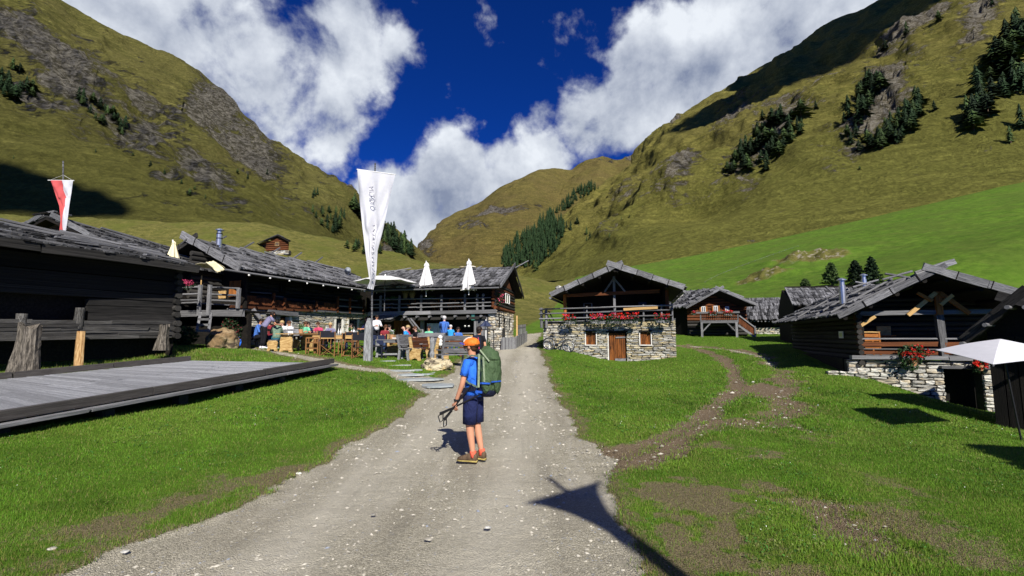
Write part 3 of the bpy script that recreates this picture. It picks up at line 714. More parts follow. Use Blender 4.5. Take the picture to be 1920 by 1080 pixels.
def stone_wall(parent, W_, s0, s1, z0, ztop, holes, ch, ln, mat, name='stone_wall', ground=True, thick=.45, limit=290, depth=.16):
    zt = ztop if callable(ztop) else (lambda s: ztop)
    mb = MB(); wall_boxes(mb, W_, s0 + .03, s1 - .03, z0, lambda s: zt(s) - .03, holes, thick, -.06); part = mb.build(name, MORTAR, parent)
    z = z0; k = 0; zmax = max(zt(s0), zt(s1)); extra = MB()
    while z < zmax - .03:
        h = ch * random.uniform(.65, 1.4); h = min(h, zmax - z)
        if zmax - z - h < ch * .4: h = zmax - z
        s = s0 - random.uniform(0, ln * .6)
        while s < s1:
            l = ln * random.uniform(.5, 1.6); e = s + l
            if s1 - e < ln * .35: e = s1
            segs = [(max(s, s0), min(e, s1))]
            for hh in holes:
                if hh[3] > z + h * .5 and hh[2] < z + h * .5:
                    new = []
                    for a, c in segs:
                        if c <= hh[0] or a >= hh[1]: new.append((a, c)); continue
                        if a < hh[0]: new.append((a, hh[0]))
                        if c > hh[1]: new.append((hh[1], c))
                    segs = new
            for a, c in segs:
                if c - a < .04: continue
                m = (a + c) / 2; top = min(z + h, zt(m))
                if top - z < .03: continue
                P = W_.P(m, (z + top) / 2, -depth / 2 + random.uniform(-.012, .045))
                if ground and P.z < H(P.x, P.y) - .12: continue
                hh_ = (top - z) * random.uniform(.78, .99) / 1.02; tilt = random.uniform(-.08, .08)
                x = W_.d * math.cos(tilt) + UP * math.sin(tilt); zz = UP * math.cos(tilt) - W_.d * math.sin(tilt)
                M = mat4(x * (c - a) * .97, W_.n * -depth, zz * hh_, P)
                if k < limit: place('stone', unit('stone', mat), M, part); k += 1
                else:
                    u = unit('stone', mat); k0 = len(extra.v); extra.v += [M @ v.co for v in u.vertices]; extra.f += [tuple(k0 + i for i in f.vertices) for f in u.polygons]; extra.mi += [0] * len(u.polygons)
            s = e
        z += h
    if extra.v: tag(extra.build('stone_rest', mat, part), kind='stuff')
    return part
def roof_plane(parent, eL, eR, rR, rL, rows, cols, mat, th=.04, name='roof', thick=.10, under=None, lift=.02, lim=300, extend=.03):
    """slab with overlapping shingles; e = eave, r = ridge, L/R as seen from outside"""
    eL, eR, rR, rL = map(Vector, (eL, eR, rR, rL)); n = (eR - eL).cross(rL - eL).normalized()
    if n.z < 0: n = -n
    mb = MB(); mb.slab([eL, eR, rR, rL], -n * thick); part = mb.build(name, under or DARKW, parent)
    S = lambda t, s: (eL.lerp(eR, t)).lerp(rL.lerp(rR, t), s)
    k = 0
    for r_ in range(rows):
        for c in range(cols):
            if k >= lim: break
            t = (c + .5 + random.uniform(-.12, .12)) / cols; s0 = max(0, r_ / rows + random.uniform(-.03, .02)) - (extend if r_ == 0 else 0) * random.uniform(.3, 1.6); s1 = min(1.0, (r_ + 1.32) / rows)
            a = S(t, s0) + n * (lift + th * 1.5 + random.uniform(0, .02)); q = S(t + random.uniform(-.25, .25) / cols, s1) + n * (lift + th * .3)
            w = ((eR - eL).length * (1 - s0) + (rR - rL).length * s0) / cols * random.uniform(.80, 1.02)
            place('shingle', unit('plank', mat), bar_M(a, q, w, th * random.uniform(.7, 1.4), n), part); k += 1
    return part, S, n
def gable_fill(name, pts, thick, n, mat, parent):
    mb = MB(); mb.slab(pts, -n * thick); return mb.build(name, mat, parent)
def barge(parent, a, b, n_out, cnt, w=.28, th=.06, mat=GREYW, lap=.10, clamp=True):
    """barge boards along a verge from a to b, each slightly over the next"""
    a, b = Vector(a), Vector(b); d = (b - a)
    up = d.normalized().cross(n_out).normalized()
    if up.z < 0: up = -up
    for i in range(cnt):
        p = a + d * (i / cnt); q = a + d * min(1.0, (i + 1 + lap) / cnt); j = (.012 if i % 2 else 0) + random.uniform(0, .01)
        plank(p + n_out * j + up * random.uniform(-.01, .01), q + n_out * j, th, w * random.uniform(.93, 1.05), mat, parent, 'barge_board', up)
        if clamp and i: plank(p + n_out * .04 - up * w * .52, p + n_out * .04 + up * w * .56, .035, .05, DARKW, parent, 'clamp', n_out)
def boards(parent, W_, s0, s1, z0, z1, w, mat, name='board', out=0.0, th=.03, vertical=True, top_jag=0.0):
    n = max(1, round((s1 - s0) / w)) if vertical else max(1, round((z1 - z0) / w))
    for i in range(n):
        if vertical:
            s = s0 + (i + .5) * (s1 - s0) / n
            plank(W_.P(s, z0, out + random.uniform(0, .008)), W_.P(s, z1 + random.uniform(-top_jag, top_jag), out), (s1 - s0) / n * .96, th, mat, parent, name, W_.n)
        else:
            z = z0 + (i + .5) * (z1 - z0) / n
            plank(W_.P(s0, z, out), W_.P(s1, z, out + random.uniform(0, .01)), th, (z1 - z0) / n * .95, mat, parent, name)
def door_part(hut, W_, rc, mat, nb=4, out=-.14, name='door', frame_mat=None, handle=True, fw=.06):
    s0, s1, z0, z1 = rc
    mb = MB(); mb.slab([W_.P(s0, z0, out - .04), W_.P(s1, z0, out - .04), W_.P(s1, z1, out - .04), W_.P(s0, z1, out - .04)], -W_.n * .04)
    d = mb.build(name, DARKW, hut)
    boards(d, W_, s0 + fw, s1 - fw, z0 + .02, z1 - fw, (s1 - s0 - 2 * fw) / nb, mat, 'board', out)
    if frame_mat:
        for a, c in (((s0, z0), (s0, z1)), ((s1, z0), (s1, z1)), ((s0, z1), (s1, z1)), ((s0, z0), (s1, z0)))[:3 if name == 'door' else 4]:
            plank(W_.P(a[0], a[1], out + .07), W_.P(c[0], c[1], out + .07), fw if a[0] == c[0] else .08, .08 if a[0] == c[0] else fw, frame_mat, d, 'frame', UP if a[0] != c[0] else W_.n)
    if handle:
        m2 = MB(); m2.tube([W_.P(s0 + fw * 2.5, (z0 + z1) / 2 - .05, out + .03), W_.P(s0 + fw * 2.5, (z0 + z1) / 2 - .05, out + .07), W_.P(s0 + fw * 2.5, (z0 + z1) / 2 + .1, out + .07)], .012, 6); m2.build('handle', BLACK, d)
    return d
def window_part(hut, W_, rc, out=0.0, frame=WHITEP, shut=None, name='window', mull=True):
    s0, s1, z0, z1 = rc; mb = MB(); mb.slab([W_.P(s0, z0, out), W_.P(s1, z0, out), W_.P(s1, z1, out), W_.P(s0, z1, out)], -W_.n * .03); w = mb.build(name, GLASS, hut)
    m = MB(); t = .05
    for s in (s0, s1) + (((s0 + s1) / 2,) if mull else ()): m.bar(W_.P(s, z0, out + .015), W_.P(s, z1, out + .015), t, .04, W_.n)
    for z in (z0, z1): m.bar(W_.P(s0 - .02, z, out + .017), W_.P(s1 + .02, z, out + .017), .04, t)
    m.build('frame', frame, w)
    if shut:
        for k, (a, c) in enumerate(((s0 - (s1 - s0) * .62, s0 - .04), (s1 + .04, s1 + (s1 - s0) * .62))):
            boards(w, W_, a, c, z0 - .03, z1 + .03, (c - a) / 2, shut, 'shutter', out + .03)
    return w
def chimney(parent, p, h, r=.10, mat=METAL, name='chimney'):
    mb = MB(); mb.lathe(p, [(r, 0), (r, h * .8), (r * 1.02, h * .8), (r * .8, h * .82), (r * .8, h)], 12)
    c = mb.build(name, mat, parent, False); m2 = MB(); m2.lathe(Vector(p) + Vector((0, 0, h)), [(r * 1.5, 0), (r * 1.5, .03), (r * .3, .10)], 12); m2.build('cowl', mat, c); return c
def leaf_cloud(mb, c, rx, ry, rz, n, size, rnd, mi=0, mi2=None, shell=.0):
    c = Vector(c)
    for _ in range(n):
        while True:
            q = Vector((rnd.uniform(-1, 1), rnd.uniform(-1, 1), rnd.uniform(-1, 1)))
            if shell < q.length <= 1: break
        P = c + Vector((q.x * rx, q.y * ry, q.z * rz)); s = size * rnd.uniform(.6, 1.4)
        a = Vector((rnd.uniform(-1, 1), rnd.uniform(-1, 1), rnd.uniform(-.6, 1))).normalized(); b_ = a.orthogonal().normalized()
        b_ = Matrix.Rotation(rnd.uniform(0, 6.28), 3, a) @ b_; d = a.cross(b_)
        mb.quad(P - b_ * s, P - d * s * .6, P + b_ * s, P + d * s * .6, mi if mi2 is None or rnd.random() < .7 else mi2)
def geranium_box(px0, py0, px1, py1, W_, out, label, group, seed, boxh=.14, mats=(RED, PINK), pot=None, base=None):
    rnd = random.Random(seed); s0, s1, z0, z1 = W_.rect(px0, py0, px1, py1, out)
    mid = (s0 + s1) / 2; t = thing('flower_box', label, 'flower box', W_.P(mid, z0, out), group)
    mb = MB(); mb.bar(W_.P(s0 + .03, z0 + boxh / 2, out), W_.P(s1 - .03, z0 + boxh / 2, out), .18, boxh); mb.build('box', GREYW if not pot else TERRA, t)
    m = MB(); n = max(2, int((s1 - s0) / .16))
    for i in range(n):
        s = s0 + .08 + (s1 - s0 - .16) * i / max(1, n - 1); leaf_cloud(m, W_.P(s, z0 + boxh * .6 + (z1 - z0 - boxh) * .35, out + .07), .14, .14, (z1 - z0 - boxh) * .6 + .06, 80, .038, rnd)
    m.build('foliage', [LEAFD], t)
    m = MB()
    for i in range(int((s1 - s0) * 55)):
        s = rnd.uniform(s0, s1); z = z0 + boxh + (z1 - z0 - boxh) * rnd.uniform(.25, 1.0); c = W_.P(s, z, out + rnd.uniform(0, .16)); k = 0 if rnd.random() < .75 else 1
        leaf_cloud(m, c, .045, .045, .04, 9, .026, rnd, k)
    m.build('blossoms', list(mats), t)
    return t

# ------------------------------------------------------------------ central stone hut with flower boxes
hutB = thing('alpine_hut', 'stone based wooden hut in the middle with red geraniums along its balcony rail', 'hut', (5.1, 25.3, .3))
WB = Wall((1.73, 26.3), (8.52, 24.5))
zB = lambda s: 2.48 + .10 * s / WB.L
dB = WB.rect(1141, 623, 1174, 681); w1 = WB.rect(1097, 622, 1119, 648); w2 = WB.rect(1199, 622, 1222, 648)
stone_wall(hutB, WB, 0, WB.L, .05, zB, [dB, w1, w2], .085, .42, STONE)
mb = MB()      # lime washed reveals
for (a, c, z0, z1) in (w1, w2):
    for q in ((a, a + .05), (c - .05, c)): mb.slab([WB.P(q[0], z0, .0), WB.P(q[1], z0, .0), WB.P(q[1], z1, .0), WB.P(q[0], z1, .0)], -WB.n * .14)
    mb.slab([WB.P(a, z0, .02), WB.P(c, z0, .02), WB.P(c, z0 + .05, .02), WB.P(a, z0 + .05, .02)], -WB.n * .16)
mb.slab([WB.P(dB[0] - .03, dB[2], .01), WB.P(dB[0] + .03, dB[2], .01), WB.P(dB[0] + .03, dB[3], .01), WB.P(dB[0] - .03, dB[3], .01)], -WB.n * .14)
mb.build('window_reveal', LIME, hutB)
d_ = door_part(hutB, WB, dB, DOORW, 4, out=-.10)
plank(WB.P(dB[0] + .4, dB[3] - .28, -.05), WB.P(dB[1] - .05, dB[3] - .26, -.05), .03, .07, GREYW, d_, 'crossbar')
plank(WB.P(dB[0] + .35, dB[2] + .15, -.05), WB.P(dB[1] - .05, dB[2] + .15, -.05), .03, .22, GREYW, d_, 'kick_board')
for rc in (w1, w2):
    s = door_part(hutB, WB, rc, DOORW, 4, out=-.10, name='shutter', handle=False, fw=.04)
    plank(WB.P(rc[0], rc[3] + .03, .0), WB.P(rc[1], rc[3] + .03, .0), .14, .07, DARKW, hutB, 'lintel')
plank(WB.P(dB[0] - .1, dB[3] + .04, .0), WB.P(dB[1] + .08, dB[3] + .04, .0), .14, .08, DARKW, hutB, 'lintel')
# side walls, rear, floor
backd = -WB.n * 7.0
mb = MB()
mb.slab([WB.P(.05, .0, -.1), WB.P(WB.L - .05, .0, -.1), WB.P(WB.L - .05, .0, -7), WB.P(.05, .0, -7)], UP * .02)
for s in (.03, WB.L - .33): mb.slab([WB.P(s, 0, -.5), WB.P(s + .3, 0, -.5), WB.P(s + .3, 2.45, -.5), WB.P(s, 2.45, -.5)], -WB.n * 6.4)
mb.build('side_wall', STONE, hutB)
mb = MB(); mb.slab([WB.P(-.15, 2.50, .05), WB.P(WB.L + .0, 2.59, .05), WB.P(WB.L, 2.59, -7), WB.P(-.15, 2.50, -7)], UP * .07); mb.build('balcony_floor', GREYW, hutB)
s_l, s_r = WB.hit(1060, 590)[0], WB.hit(1250, 590)[0]
# upper storey: black boards behind an open balcony
mb = MB(); o1 = -2.0
mb.slab([WB.P(s_l, 2.6, o1), WB.P(s_r, 2.6, o1), WB.P(s_r, 4.35, o1), WB.P((s_l + s_r) / 2, 5.3, o1), WB.P(s_l, 4.25, o1)], -WB.n * .1)
mb.slab([WB.P(s_l, 2.6, -.6), WB.P(s_l + .1, 2.6, -.6), WB.P(s_l + .1, 4.2, -.6), WB.P(s_l, 4.2, -.6)], -WB.n * 6)
mb.slab([WB.P(s_r - .1, 2.6, -.2), WB.P(s_r, 2.6, -.2), WB.P(s_r, 4.3, -.2), WB.P(s_r - .1, 4.3, -.2)], -WB.n * 6.4)
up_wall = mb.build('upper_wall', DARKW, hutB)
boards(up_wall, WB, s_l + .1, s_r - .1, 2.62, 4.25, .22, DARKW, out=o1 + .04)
dd = WB.rect(1096, 569, 1110, 601, o1); dr = door_part(hutB, WB, (dd[0], dd[1], 2.6, dd[3]), DARKW, 3, out=o1 + .08, frame_mat=GREYW, fw=.05)
sg = MB(); sr = WB.rect(1197, 566, 1212, 572, o1 + .1); sg.slab([WB.P(sr[0], sr[2], o1 + .1), WB.P(sr[1], sr[2], o1 + .1), WB.P(sr[1], sr[3], o1 + .1), WB.P(sr[0], sr[3], o1 + .1)], -WB.n * .03)
sg.build('name_plate', NAVY, hutB)
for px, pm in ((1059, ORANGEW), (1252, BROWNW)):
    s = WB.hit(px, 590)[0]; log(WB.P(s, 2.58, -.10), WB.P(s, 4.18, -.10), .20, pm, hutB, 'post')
sc = WB.hit(1152, 560)[0]
plank(WB.P(sc, 2.6, -.04), WB.P(sc, 4.98, -.04), .13, .13, GREYW, hutB, 'post', WB.n)
plank(WB.hit and WB.P(WB.hit(1062, 553)[0], 3.98, .04), WB.P(WB.hit(1236, 546)[0], 4.10, .04), .14, .17, BROWNW, hutB, 'tie_beam')
for px in (1134, 1172):
    plank(WB.P(sc, 4.86, .10), WB.P(WB.hit(px, 548)[0], 4.12, .10), .05, .09, GREYW, hutB, 'brace')
# roof
oh = 1.25
pkl = WB.hit(1032, 553, oh); pkr = WB.hit(1283, 540, oh); pk = WB.hit(1155, 500, oh)
RL, RR, RP = WB.P(pkl[0], pkl[1], oh), WB.P(pkr[0], pkr[1], oh), WB.P(pk[0], pk[1], oh)
bk = -WB.n * 8.6
rp1, _, _ = roof_plane(hutB, RL + bk, RL, RP, RP + bk, 3, 18, SHING)
rp2, _, _ = roof_plane(hutB, RR, RR + bk, RP + bk, RP, 3, 18, SHING)
barge(hutB, RL + WB.n * .05 + UP * .02, RP + WB.n * .05 + UP * .05 + WB.d * .35 + UP * .14, WB.n, 5, w=.27)
barge(hutB, RR + WB.n * .08 + UP * .02, RP + WB.n * .08 + UP * .05 - WB.d * .45 + UP * .17, WB.n, 5, w=.27)
for s in (-1, 1):
    a = (RL if s < 0 else RR); log(a + WB.n * .1 - UP * .17, a + bk - UP * .17, .14, GREYW, hutB, 'gutter')
for f in (.25, .5, .75, .98):
    for a in (RL, RR):
        q = a.lerp(RP, f); log(q - UP * .18, q - UP * .18 + bk * .25, .15, DARKW, hutB, 'purlin')
cp = RP.lerp(RR, .42) + bk * .45; chimney(hutB, cp - UP * .3, .95, .11, BLACK)
mb = MB(); mb.lathe(RL.lerp(RP, .12) + UP * .1 + bk * .03, [(.01, 0), (.16, .04), (.2, .12), (.12, .22), (.01, .26)], 8); mb.build('roof_stone', STONE_L, hutB)
# balcony rails
o2 = .30
for (ya, yb) in ((580, 572.5), (588.5, 581), (598, 591)):
    a = WB.hit(1011, ya, o2); c = WB.hit(1262, yb, o2); m_ = .55
    log(WB.P(a[0], a[1], o2), WB.P((a[0] + c[0]) * m_, (a[1] + c[1]) / 2, o2 + .02), .085, GREYW, hutB, 'rail')
    log(WB.P((a[0] + c[0]) * m_ - .5, (a[1] + c[1]) / 2 + .01, o2 - .02), WB.P(c[0], c[1], o2), .08, GREYW, hutB, 'rail')
for px, top in ((1015, 577), (1024, 578), (1100, 574), (1152, 573), (1206, 571), (1240, 571), (1260, 569)):
    s, z = WB.hit(px, top, o2 - .08); zb = 2.2 if px < 1030 else 2.5
    log(WB.P(s, zb, o2 - .1), WB.P(s, z, o2 - .1), .10 if px > 1030 else .16, GREYW, hutB, 'rail_post', WB.d)
for k, (pa, pb) in enumerate((((1021, 584), (1034, 607)), ((1028, 583), (1040, 605)))):
    a = WB.hit(*pa, 0); c = WB.hit(*pb, 0); plank(WB.P(a[0], a[1], -.1), WB.P(c[0], c[1], -.1), .14, .05, DARKW, hutB, 'stair_board')
a = WB.hit(1169, 580, o2 + .08); c = WB.hit(1233, 577, o2 + .08); plank(WB.P(a[0], a[1], o2 + .08), WB.P(c[0], c[1], o2 + .08), .03, .13, PINEW, hutB, 'pale_board')
for k, (x0, y0, x1, y1) in enumerate(((1056, 589, 1080, 608), (1106, 588, 1137, 607), (1138, 587, 1162, 607), (1163, 586, 1197, 607), (1227, 587, 1255, 606))):
    geranium_box(x0, y0, x1, y1, WB, .52, ['red geraniums in the leftmost flower box on the stone hut balcony', 'flower box of red geraniums above the left shuttered window of the stone hut',
        'short flower box of red geraniums just left above the hut door', 'long flower box of red geraniums just right above the hut door', 'rightmost flower box of red geraniums at the corner of the stone hut'][k], 'flower boxes on the stone hut', 50 + k, mats=(RED, PINK))

# ------------------------------------------------------------------ right hut with open gable and dry stone base
hutE = thing('alpine_hut', 'dark wooden hut at the right with open gable bracing above a rough stone wall', 'hut', (14.5, 17, .2))
a0 = Vector((12.8, 17.5, 0)); de = Vector((.954, -.30, 0)).normalized()
WE = Wall(a0 - de * .35, a0 + de * 6.0)
hol = WE.rect(1777, 691, 1842, 775); hol2 = WE.rect(1881, 690, 1990, 775)
zE = lambda s: WE.hit(1600, 674)[1]
ZE = WE.hit(1605, 673)[1]
stone_wall(hutE, WE, 0, WE.L, -1.6, ZE, [hol, hol2], .135, .50, STONE_L, depth=.22)
# broken lower step of the wall at the left corner
WS = Wall(WE.P(-.75, 0, .25), WE.P(.5, 0, .25))
stone_wall(hutE, WS, 0, WS.L, -.2, WE.hit(1590, 690, .25)[1] - .12, [], .10, .38, STONE_L, name='wall_foot', depth=.2, thick=.3)
plank(WE.P(0.1, ZE + .07, .04), WE.P(3.0, ZE + .07, .04), .22, .13, GREYW, hutE, 'sill_beam'); plank(WE.P(3.0, ZE + .05, .05), WE.P(6.3, ZE + .05, .05), .20, .11, GREYW, hutE, 'sill_beam')
plank(WE.P(hol[0] - .12, hol[3] + .03, .04), WE.P(hol[1] + .2, hol[3] + .03, .04), .25, .09, GREYW, hutE, 'lintel')
mb = MB()
mb.slab([WE.P(.3, -2.2, -.9), WE.P(WE.L, -2.2, -.9), WE.P(WE.L, ZE - .05, -.9), WE.P(.3, ZE - .05, -.9)], -WE.n * .1)
mb.slab([WE.P(.0, -.4, -.5), WE.P(.25, -.4, -.5), WE.P(.25, ZE, -.5), WE.P(.0, ZE, -.5)], -WE.n * 7)
mb.build('cellar_wall', DARKW, hutE)
zb0 = ZE + .13; zbeam = WE.hit(1611, 588)[1]
pL = WE.hit(1608, 600)[0]; pC = WE.hit(1763, 600)[0]; pR = WE.L - .1
for s, m_, tw in ((pL, BROWNW, .17), (pC, GREYW, .22), (pR, DARKW, .2)): plank(WE.P(s + .05, zb0, -.08), WE.P(s, zbeam - .05, -.08), tw, .2, m_, hutE, 'post', WE.n)
plank(WE.P(pL - .05, zbeam, -.05), WE.P(pC + .1, zbeam + .02, -.05), .17, .15, GREYW, hutE, 'tie_beam'); plank(WE.P(pC + .1, zbeam + .01, -.06), WE.P(WE.L + .3, zbeam + .03, -.06), .16, .15, GREYW, hutE, 'tie_beam')
a = WE.hit(1612, 612); c = WE.hit(1641, 593); plank(WE.P(a[0], a[1], -.02), WE.P(c[0], c[1], -.02), .09, .11, PINEW, hutE, 'brace')
def eb(p, q, w=.13, m_=ORANGEW, out=.12, nm='brace'):
    a = WE.hit(*p, out); c = WE.hit(*q, out); plank(WE.P(a[0], a[1], out), WE.P(c[0], c[1], out), .09, w, m_, hutE, nm)
eb((1703, 591), (1754, 549), m_=PINEW); eb((1818, 588), (1762, 549)); eb((1720, 549), (1748, 564), .10, out=.2); eb((1786, 553), (1764, 571), .11, PINEW, .2)
a = WE.hit(1758, 547, .04); c = WE.hit(1762, 590, .04); plank(WE.P(a[0], a[1], .04), WE.P(c[0], c[1], .04), .2, .12, ORANGEW, hutE, 'king_post', WE.n)
for (y0, y1, w, m_) in ((635, 635, .05, GREYW), (646, 645, .15, BROWNW), (654, 655, .04, GREYW), (661, 662, .12, BROWNW), (668, 670, .05, GREYW)):
    a = WE.hit(1613, y0); c = WE.hit(1757, y1); plank(WE.P(a[0], a[1], .02), WE.P(c[0], c[1], .02), .06, w, m_, hutE, 'rail')
    a = WE.hit(1771, y0); c = WE.hit(1905, y1); plank(WE.P(a[0], a[1], .0), WE.P(c[0], c[1], .0), .06, w, m_, hutE, 'rail')
# closed log walls: left side and the recessed rear of the porch
ohE, ohL = 1.0, .95
eL = WE.P(pL - ohL, WE.hit(1557, 595, ohE)[1] - .0, ohE)
pkE = WE.hit(1752, 510, ohE); PE = WE.P(pkE[0], pkE[1], ohE)
rt = WE.hit(1925, 557, ohE); eR = WE.P(rt[0], rt[1], ohE); eR = PE + (eR - PE) * ((PE - eL).length / (eR - PE).length) * 1.05
bE = -WE.n * 10.0
WLs = Wall((WE.P(pL, 0, -9.0)).xy, WE.P(pL, 0, .0).xy)
for i in range(12):
    z = ZE - .15 + i * .19
    if z < zbeam + .1: log(WLs.P(0, z, .0), WLs.P(WLs.L + .12, z + .01, .0), .20, LOGW, hutE, 'log', h=.2)
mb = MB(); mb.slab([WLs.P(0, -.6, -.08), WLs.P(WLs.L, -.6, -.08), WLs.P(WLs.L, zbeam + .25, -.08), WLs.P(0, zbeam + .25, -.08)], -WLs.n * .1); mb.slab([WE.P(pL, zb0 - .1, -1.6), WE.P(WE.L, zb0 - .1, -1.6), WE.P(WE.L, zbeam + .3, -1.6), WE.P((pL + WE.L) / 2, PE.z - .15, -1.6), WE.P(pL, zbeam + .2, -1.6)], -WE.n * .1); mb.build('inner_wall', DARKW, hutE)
WBk = Wall(WE.P(pL, 0, -1.5).xy, WE.P(WE.L, 0, -1.5).xy)
for i in range(12):
    z = zb0 + .05 + i * .19
    if z < PE.z - .35:
        f = max(0, (z - zbeam) / (PE.z - zbeam)) if z > zbeam else 0
        log(WBk.P((pC - pL) * f, z), WBk.P(WBk.L * (1 - f * .5), z), .2, LOGW, hutE, 'log')
mb = MB(); mb.slab([WE.P(pL, zb0 - .06, -.2), WE.P(WE.L, zb0 - .06, -.2), WE.P(WE.L, zb0 - .06, -1.6), WE.P(pL, zb0 - .06, -1.6)], UP * .05); mb.build('porch_floor', GREYW, hutE)
roof_plane(hutE, eL + bE, eL, PE, PE + bE, 5, 40, SHING, th=.05)
roof_plane(hutE, eR, eR + bE, PE + bE, PE, 3, 20, SHING, th=.05)
barge(hutE, eL + WE.n * .06 + UP * .03, PE + WE.n * .06 + UP * .22 + WE.d * .3, WE.n, 4, w=.21, th=.08)
barge(hutE, eR + WE.n * .10 + UP * .03, PE + WE.n * .10 + UP * .20 - WE.d * .35, WE.n, 4, w=.26, th=.09)
q = PE + WE.d * .5 + UP * .28 - WE.n * .3; plank(q - WE.d * .9 - UP * .3, q + WE.d * .25 + UP * .1, .09, .2, GREYW, hutE, 'barge_board')
for f in (.08, .35, .62, .9):
    q = eL.lerp(PE, f); log(q - UP * .15 + WE.n * .0, q - UP * .15 + bE * .2, .15, DARKW, hutE, 'purlin')
    q = eR.lerp(PE, f); log(q - UP * .15 + WE.n * .0, q - UP * .15 + bE * .2, .15, DARKW, hutE, 'purlin')
nE = (PE - eL).cross(bE).normalized(); nE = nE if nE.z > 0 else -nE
for (t0, s0, t1, s1) in ((.02, .15, .05, 1.0), (.10, .05, .28, .98), (.28, .05, .5, 1.0), (.55, .05, .78, 1.02), (.3, .62, .95, .66), (.05, .28, .6, .3)):
    A_ = (eL.lerp(PE, s0)) + bE * t0 + nE * .14; B_ = (eL.lerp(PE, s1)) + bE * t1 + nE * .14; log(A_, B_, .09, GREYW, hutE, 'roof_pole')
for (f, t) in ((1.0, .25), (1.0, .55)):
    q = eL.lerp(PE, f) + bE * t + UP * .16; log(q - WE.d * .55 - UP * .12, q + WE.d * .45 + UP * .18, .09, GREYW, hutE, 'roof_pole'); log(q - WE.d * .45 + UP * .12, q + WE.d * .45 - UP * .1, .09, GREYW, hutE, 'roof_pole')
q = at(1581, 568, 18.6); chimney(hutE, q - UP * .15, 1.05, .115); q = at(1621, 542, 22.5); chimney(hutE, q - UP * .2, .85, .11)
ns = MB(); r_ = WLs.rect(1573, 621, 1580, 634, .14); ns.slab([WLs.P(r_[0], r_[2], .14), WLs.P(r_[1], r_[2], .14), WLs.P(r_[1], r_[3], .14), WLs.P(r_[0], r_[3], .14)], -WLs.n * .02); nn = ns.build('notice', WHITEP, hutE)
ns = MB(); ns.slab([WLs.P(r_[0] * .8 + r_[1] * .2, r_[2] * .8 + r_[3] * .2, .145), WLs.P(r_[0] * .2 + r_[1] * .8, r_[2] * .8 + r_[3] * .2, .145), WLs.P(r_[0] * .2 + r_[1] * .8, r_[2] * .25 + r_[3] * .75, .145), WLs.P(r_[0] * .8 + r_[1] * .2, r_[2] * .25 + r_[3] * .75, .145)], WLs.n * .004); ns.build('print', SIGN_Y, nn)
# the hanging geranium on the wall, and the smaller one beside the umbrella
def hanging(px, py, rr, label, seed):
    rnd = random.Random(seed); s, z = WE.hit(px, py, .3); c = WE.P(s, z, .3); t = thing('hanging_geranium', label, 'flower pot', c - UP * rr, 'geraniums on the right hut')
    mb = MB(); mb.lathe(c - UP * rr * .9, [(.08, 0), (.12, .12), (.14, .2)], 12); mb.build('pot', TERRA, t)
    mb = MB(); leaf_cloud(mb, c, rr * 1.05, rr * .7, rr * .8, int(900 * rr), .045, rnd); leaf_cloud(mb, c - UP * rr * .75 - WE.d * rr * .2, rr * .8, rr * .4, rr * .55, int(420 * rr), .04, rnd); mb.build('foliage', [LEAFD], t)
    mb = MB()
    for _ in range(int(85 * rr)):
        a = rnd.uniform(0, 6.28); q = c + WE.d * math.cos(a) * rr * rnd.uniform(.2, 1.1) + UP * (math.sin(a) * rr * .65 * rnd.random() + rr * .12) + WE.n * rnd.uniform(.1, .35) * rr * 2
        leaf_cloud(mb, q, .055, .05, .045, 12, .032, rnd)
    mb.build('blossoms', [RED], t)
hanging(1711, 664, .46, 'large red geranium hanging over the rough stone wall of the right hut', 5)
hanging(1836, 683, .24, 'small red geranium half hidden under the white umbrella at the right hut', 6)
# sunlit crates and boards stacked on the porch
ct = thing('wooden_crate', 'pale wooden crate standing on the porch of the right hut beside its left post', 'crate', WE.P(pL + .5, zb0, -.6))
for i in range(4): plank(WE.P(pL + .15, zb0 + .28 + i * .15, -.3), WE.P(pL + .75, zb0 + .28 + i * .15, -.3), .03, .12, ORANGEW, ct, 'slat')
for s in (.15, .75):
    for o in (-.3, -.9): plank(WE.P(pL + s, zb0, o), WE.P(pL + s, zb0 + .84, o), .05, .05, ORANGEW, ct, 'leg', WE.n)
plank(WE.P(pL + .12, zb0 + .86, -.6), WE.P(pL + .78, zb0 + .86, -.6), .66, .04, PINEW, ct, 'lid')
st = thing('wooden_shelf', 'small orange wooden shelf lit by the sun on the right porch', 'shelf', WE.P(pL + 1.2, zb0 + .7, -1.3))
plank(WE.P(pL + 1.0, zb0 + .9, -1.15), WE.P(pL + 1.45, zb0 + .9, -1.15), .05, .35, PINEW, st, 'back_board'); plank(WE.P(pL + 1.0, zb0 + .72, -1.0), WE.P(pL + 1.5, zb0 + .72, -1.0), .3, .04, ORANGEW, st, 'shelf_board')
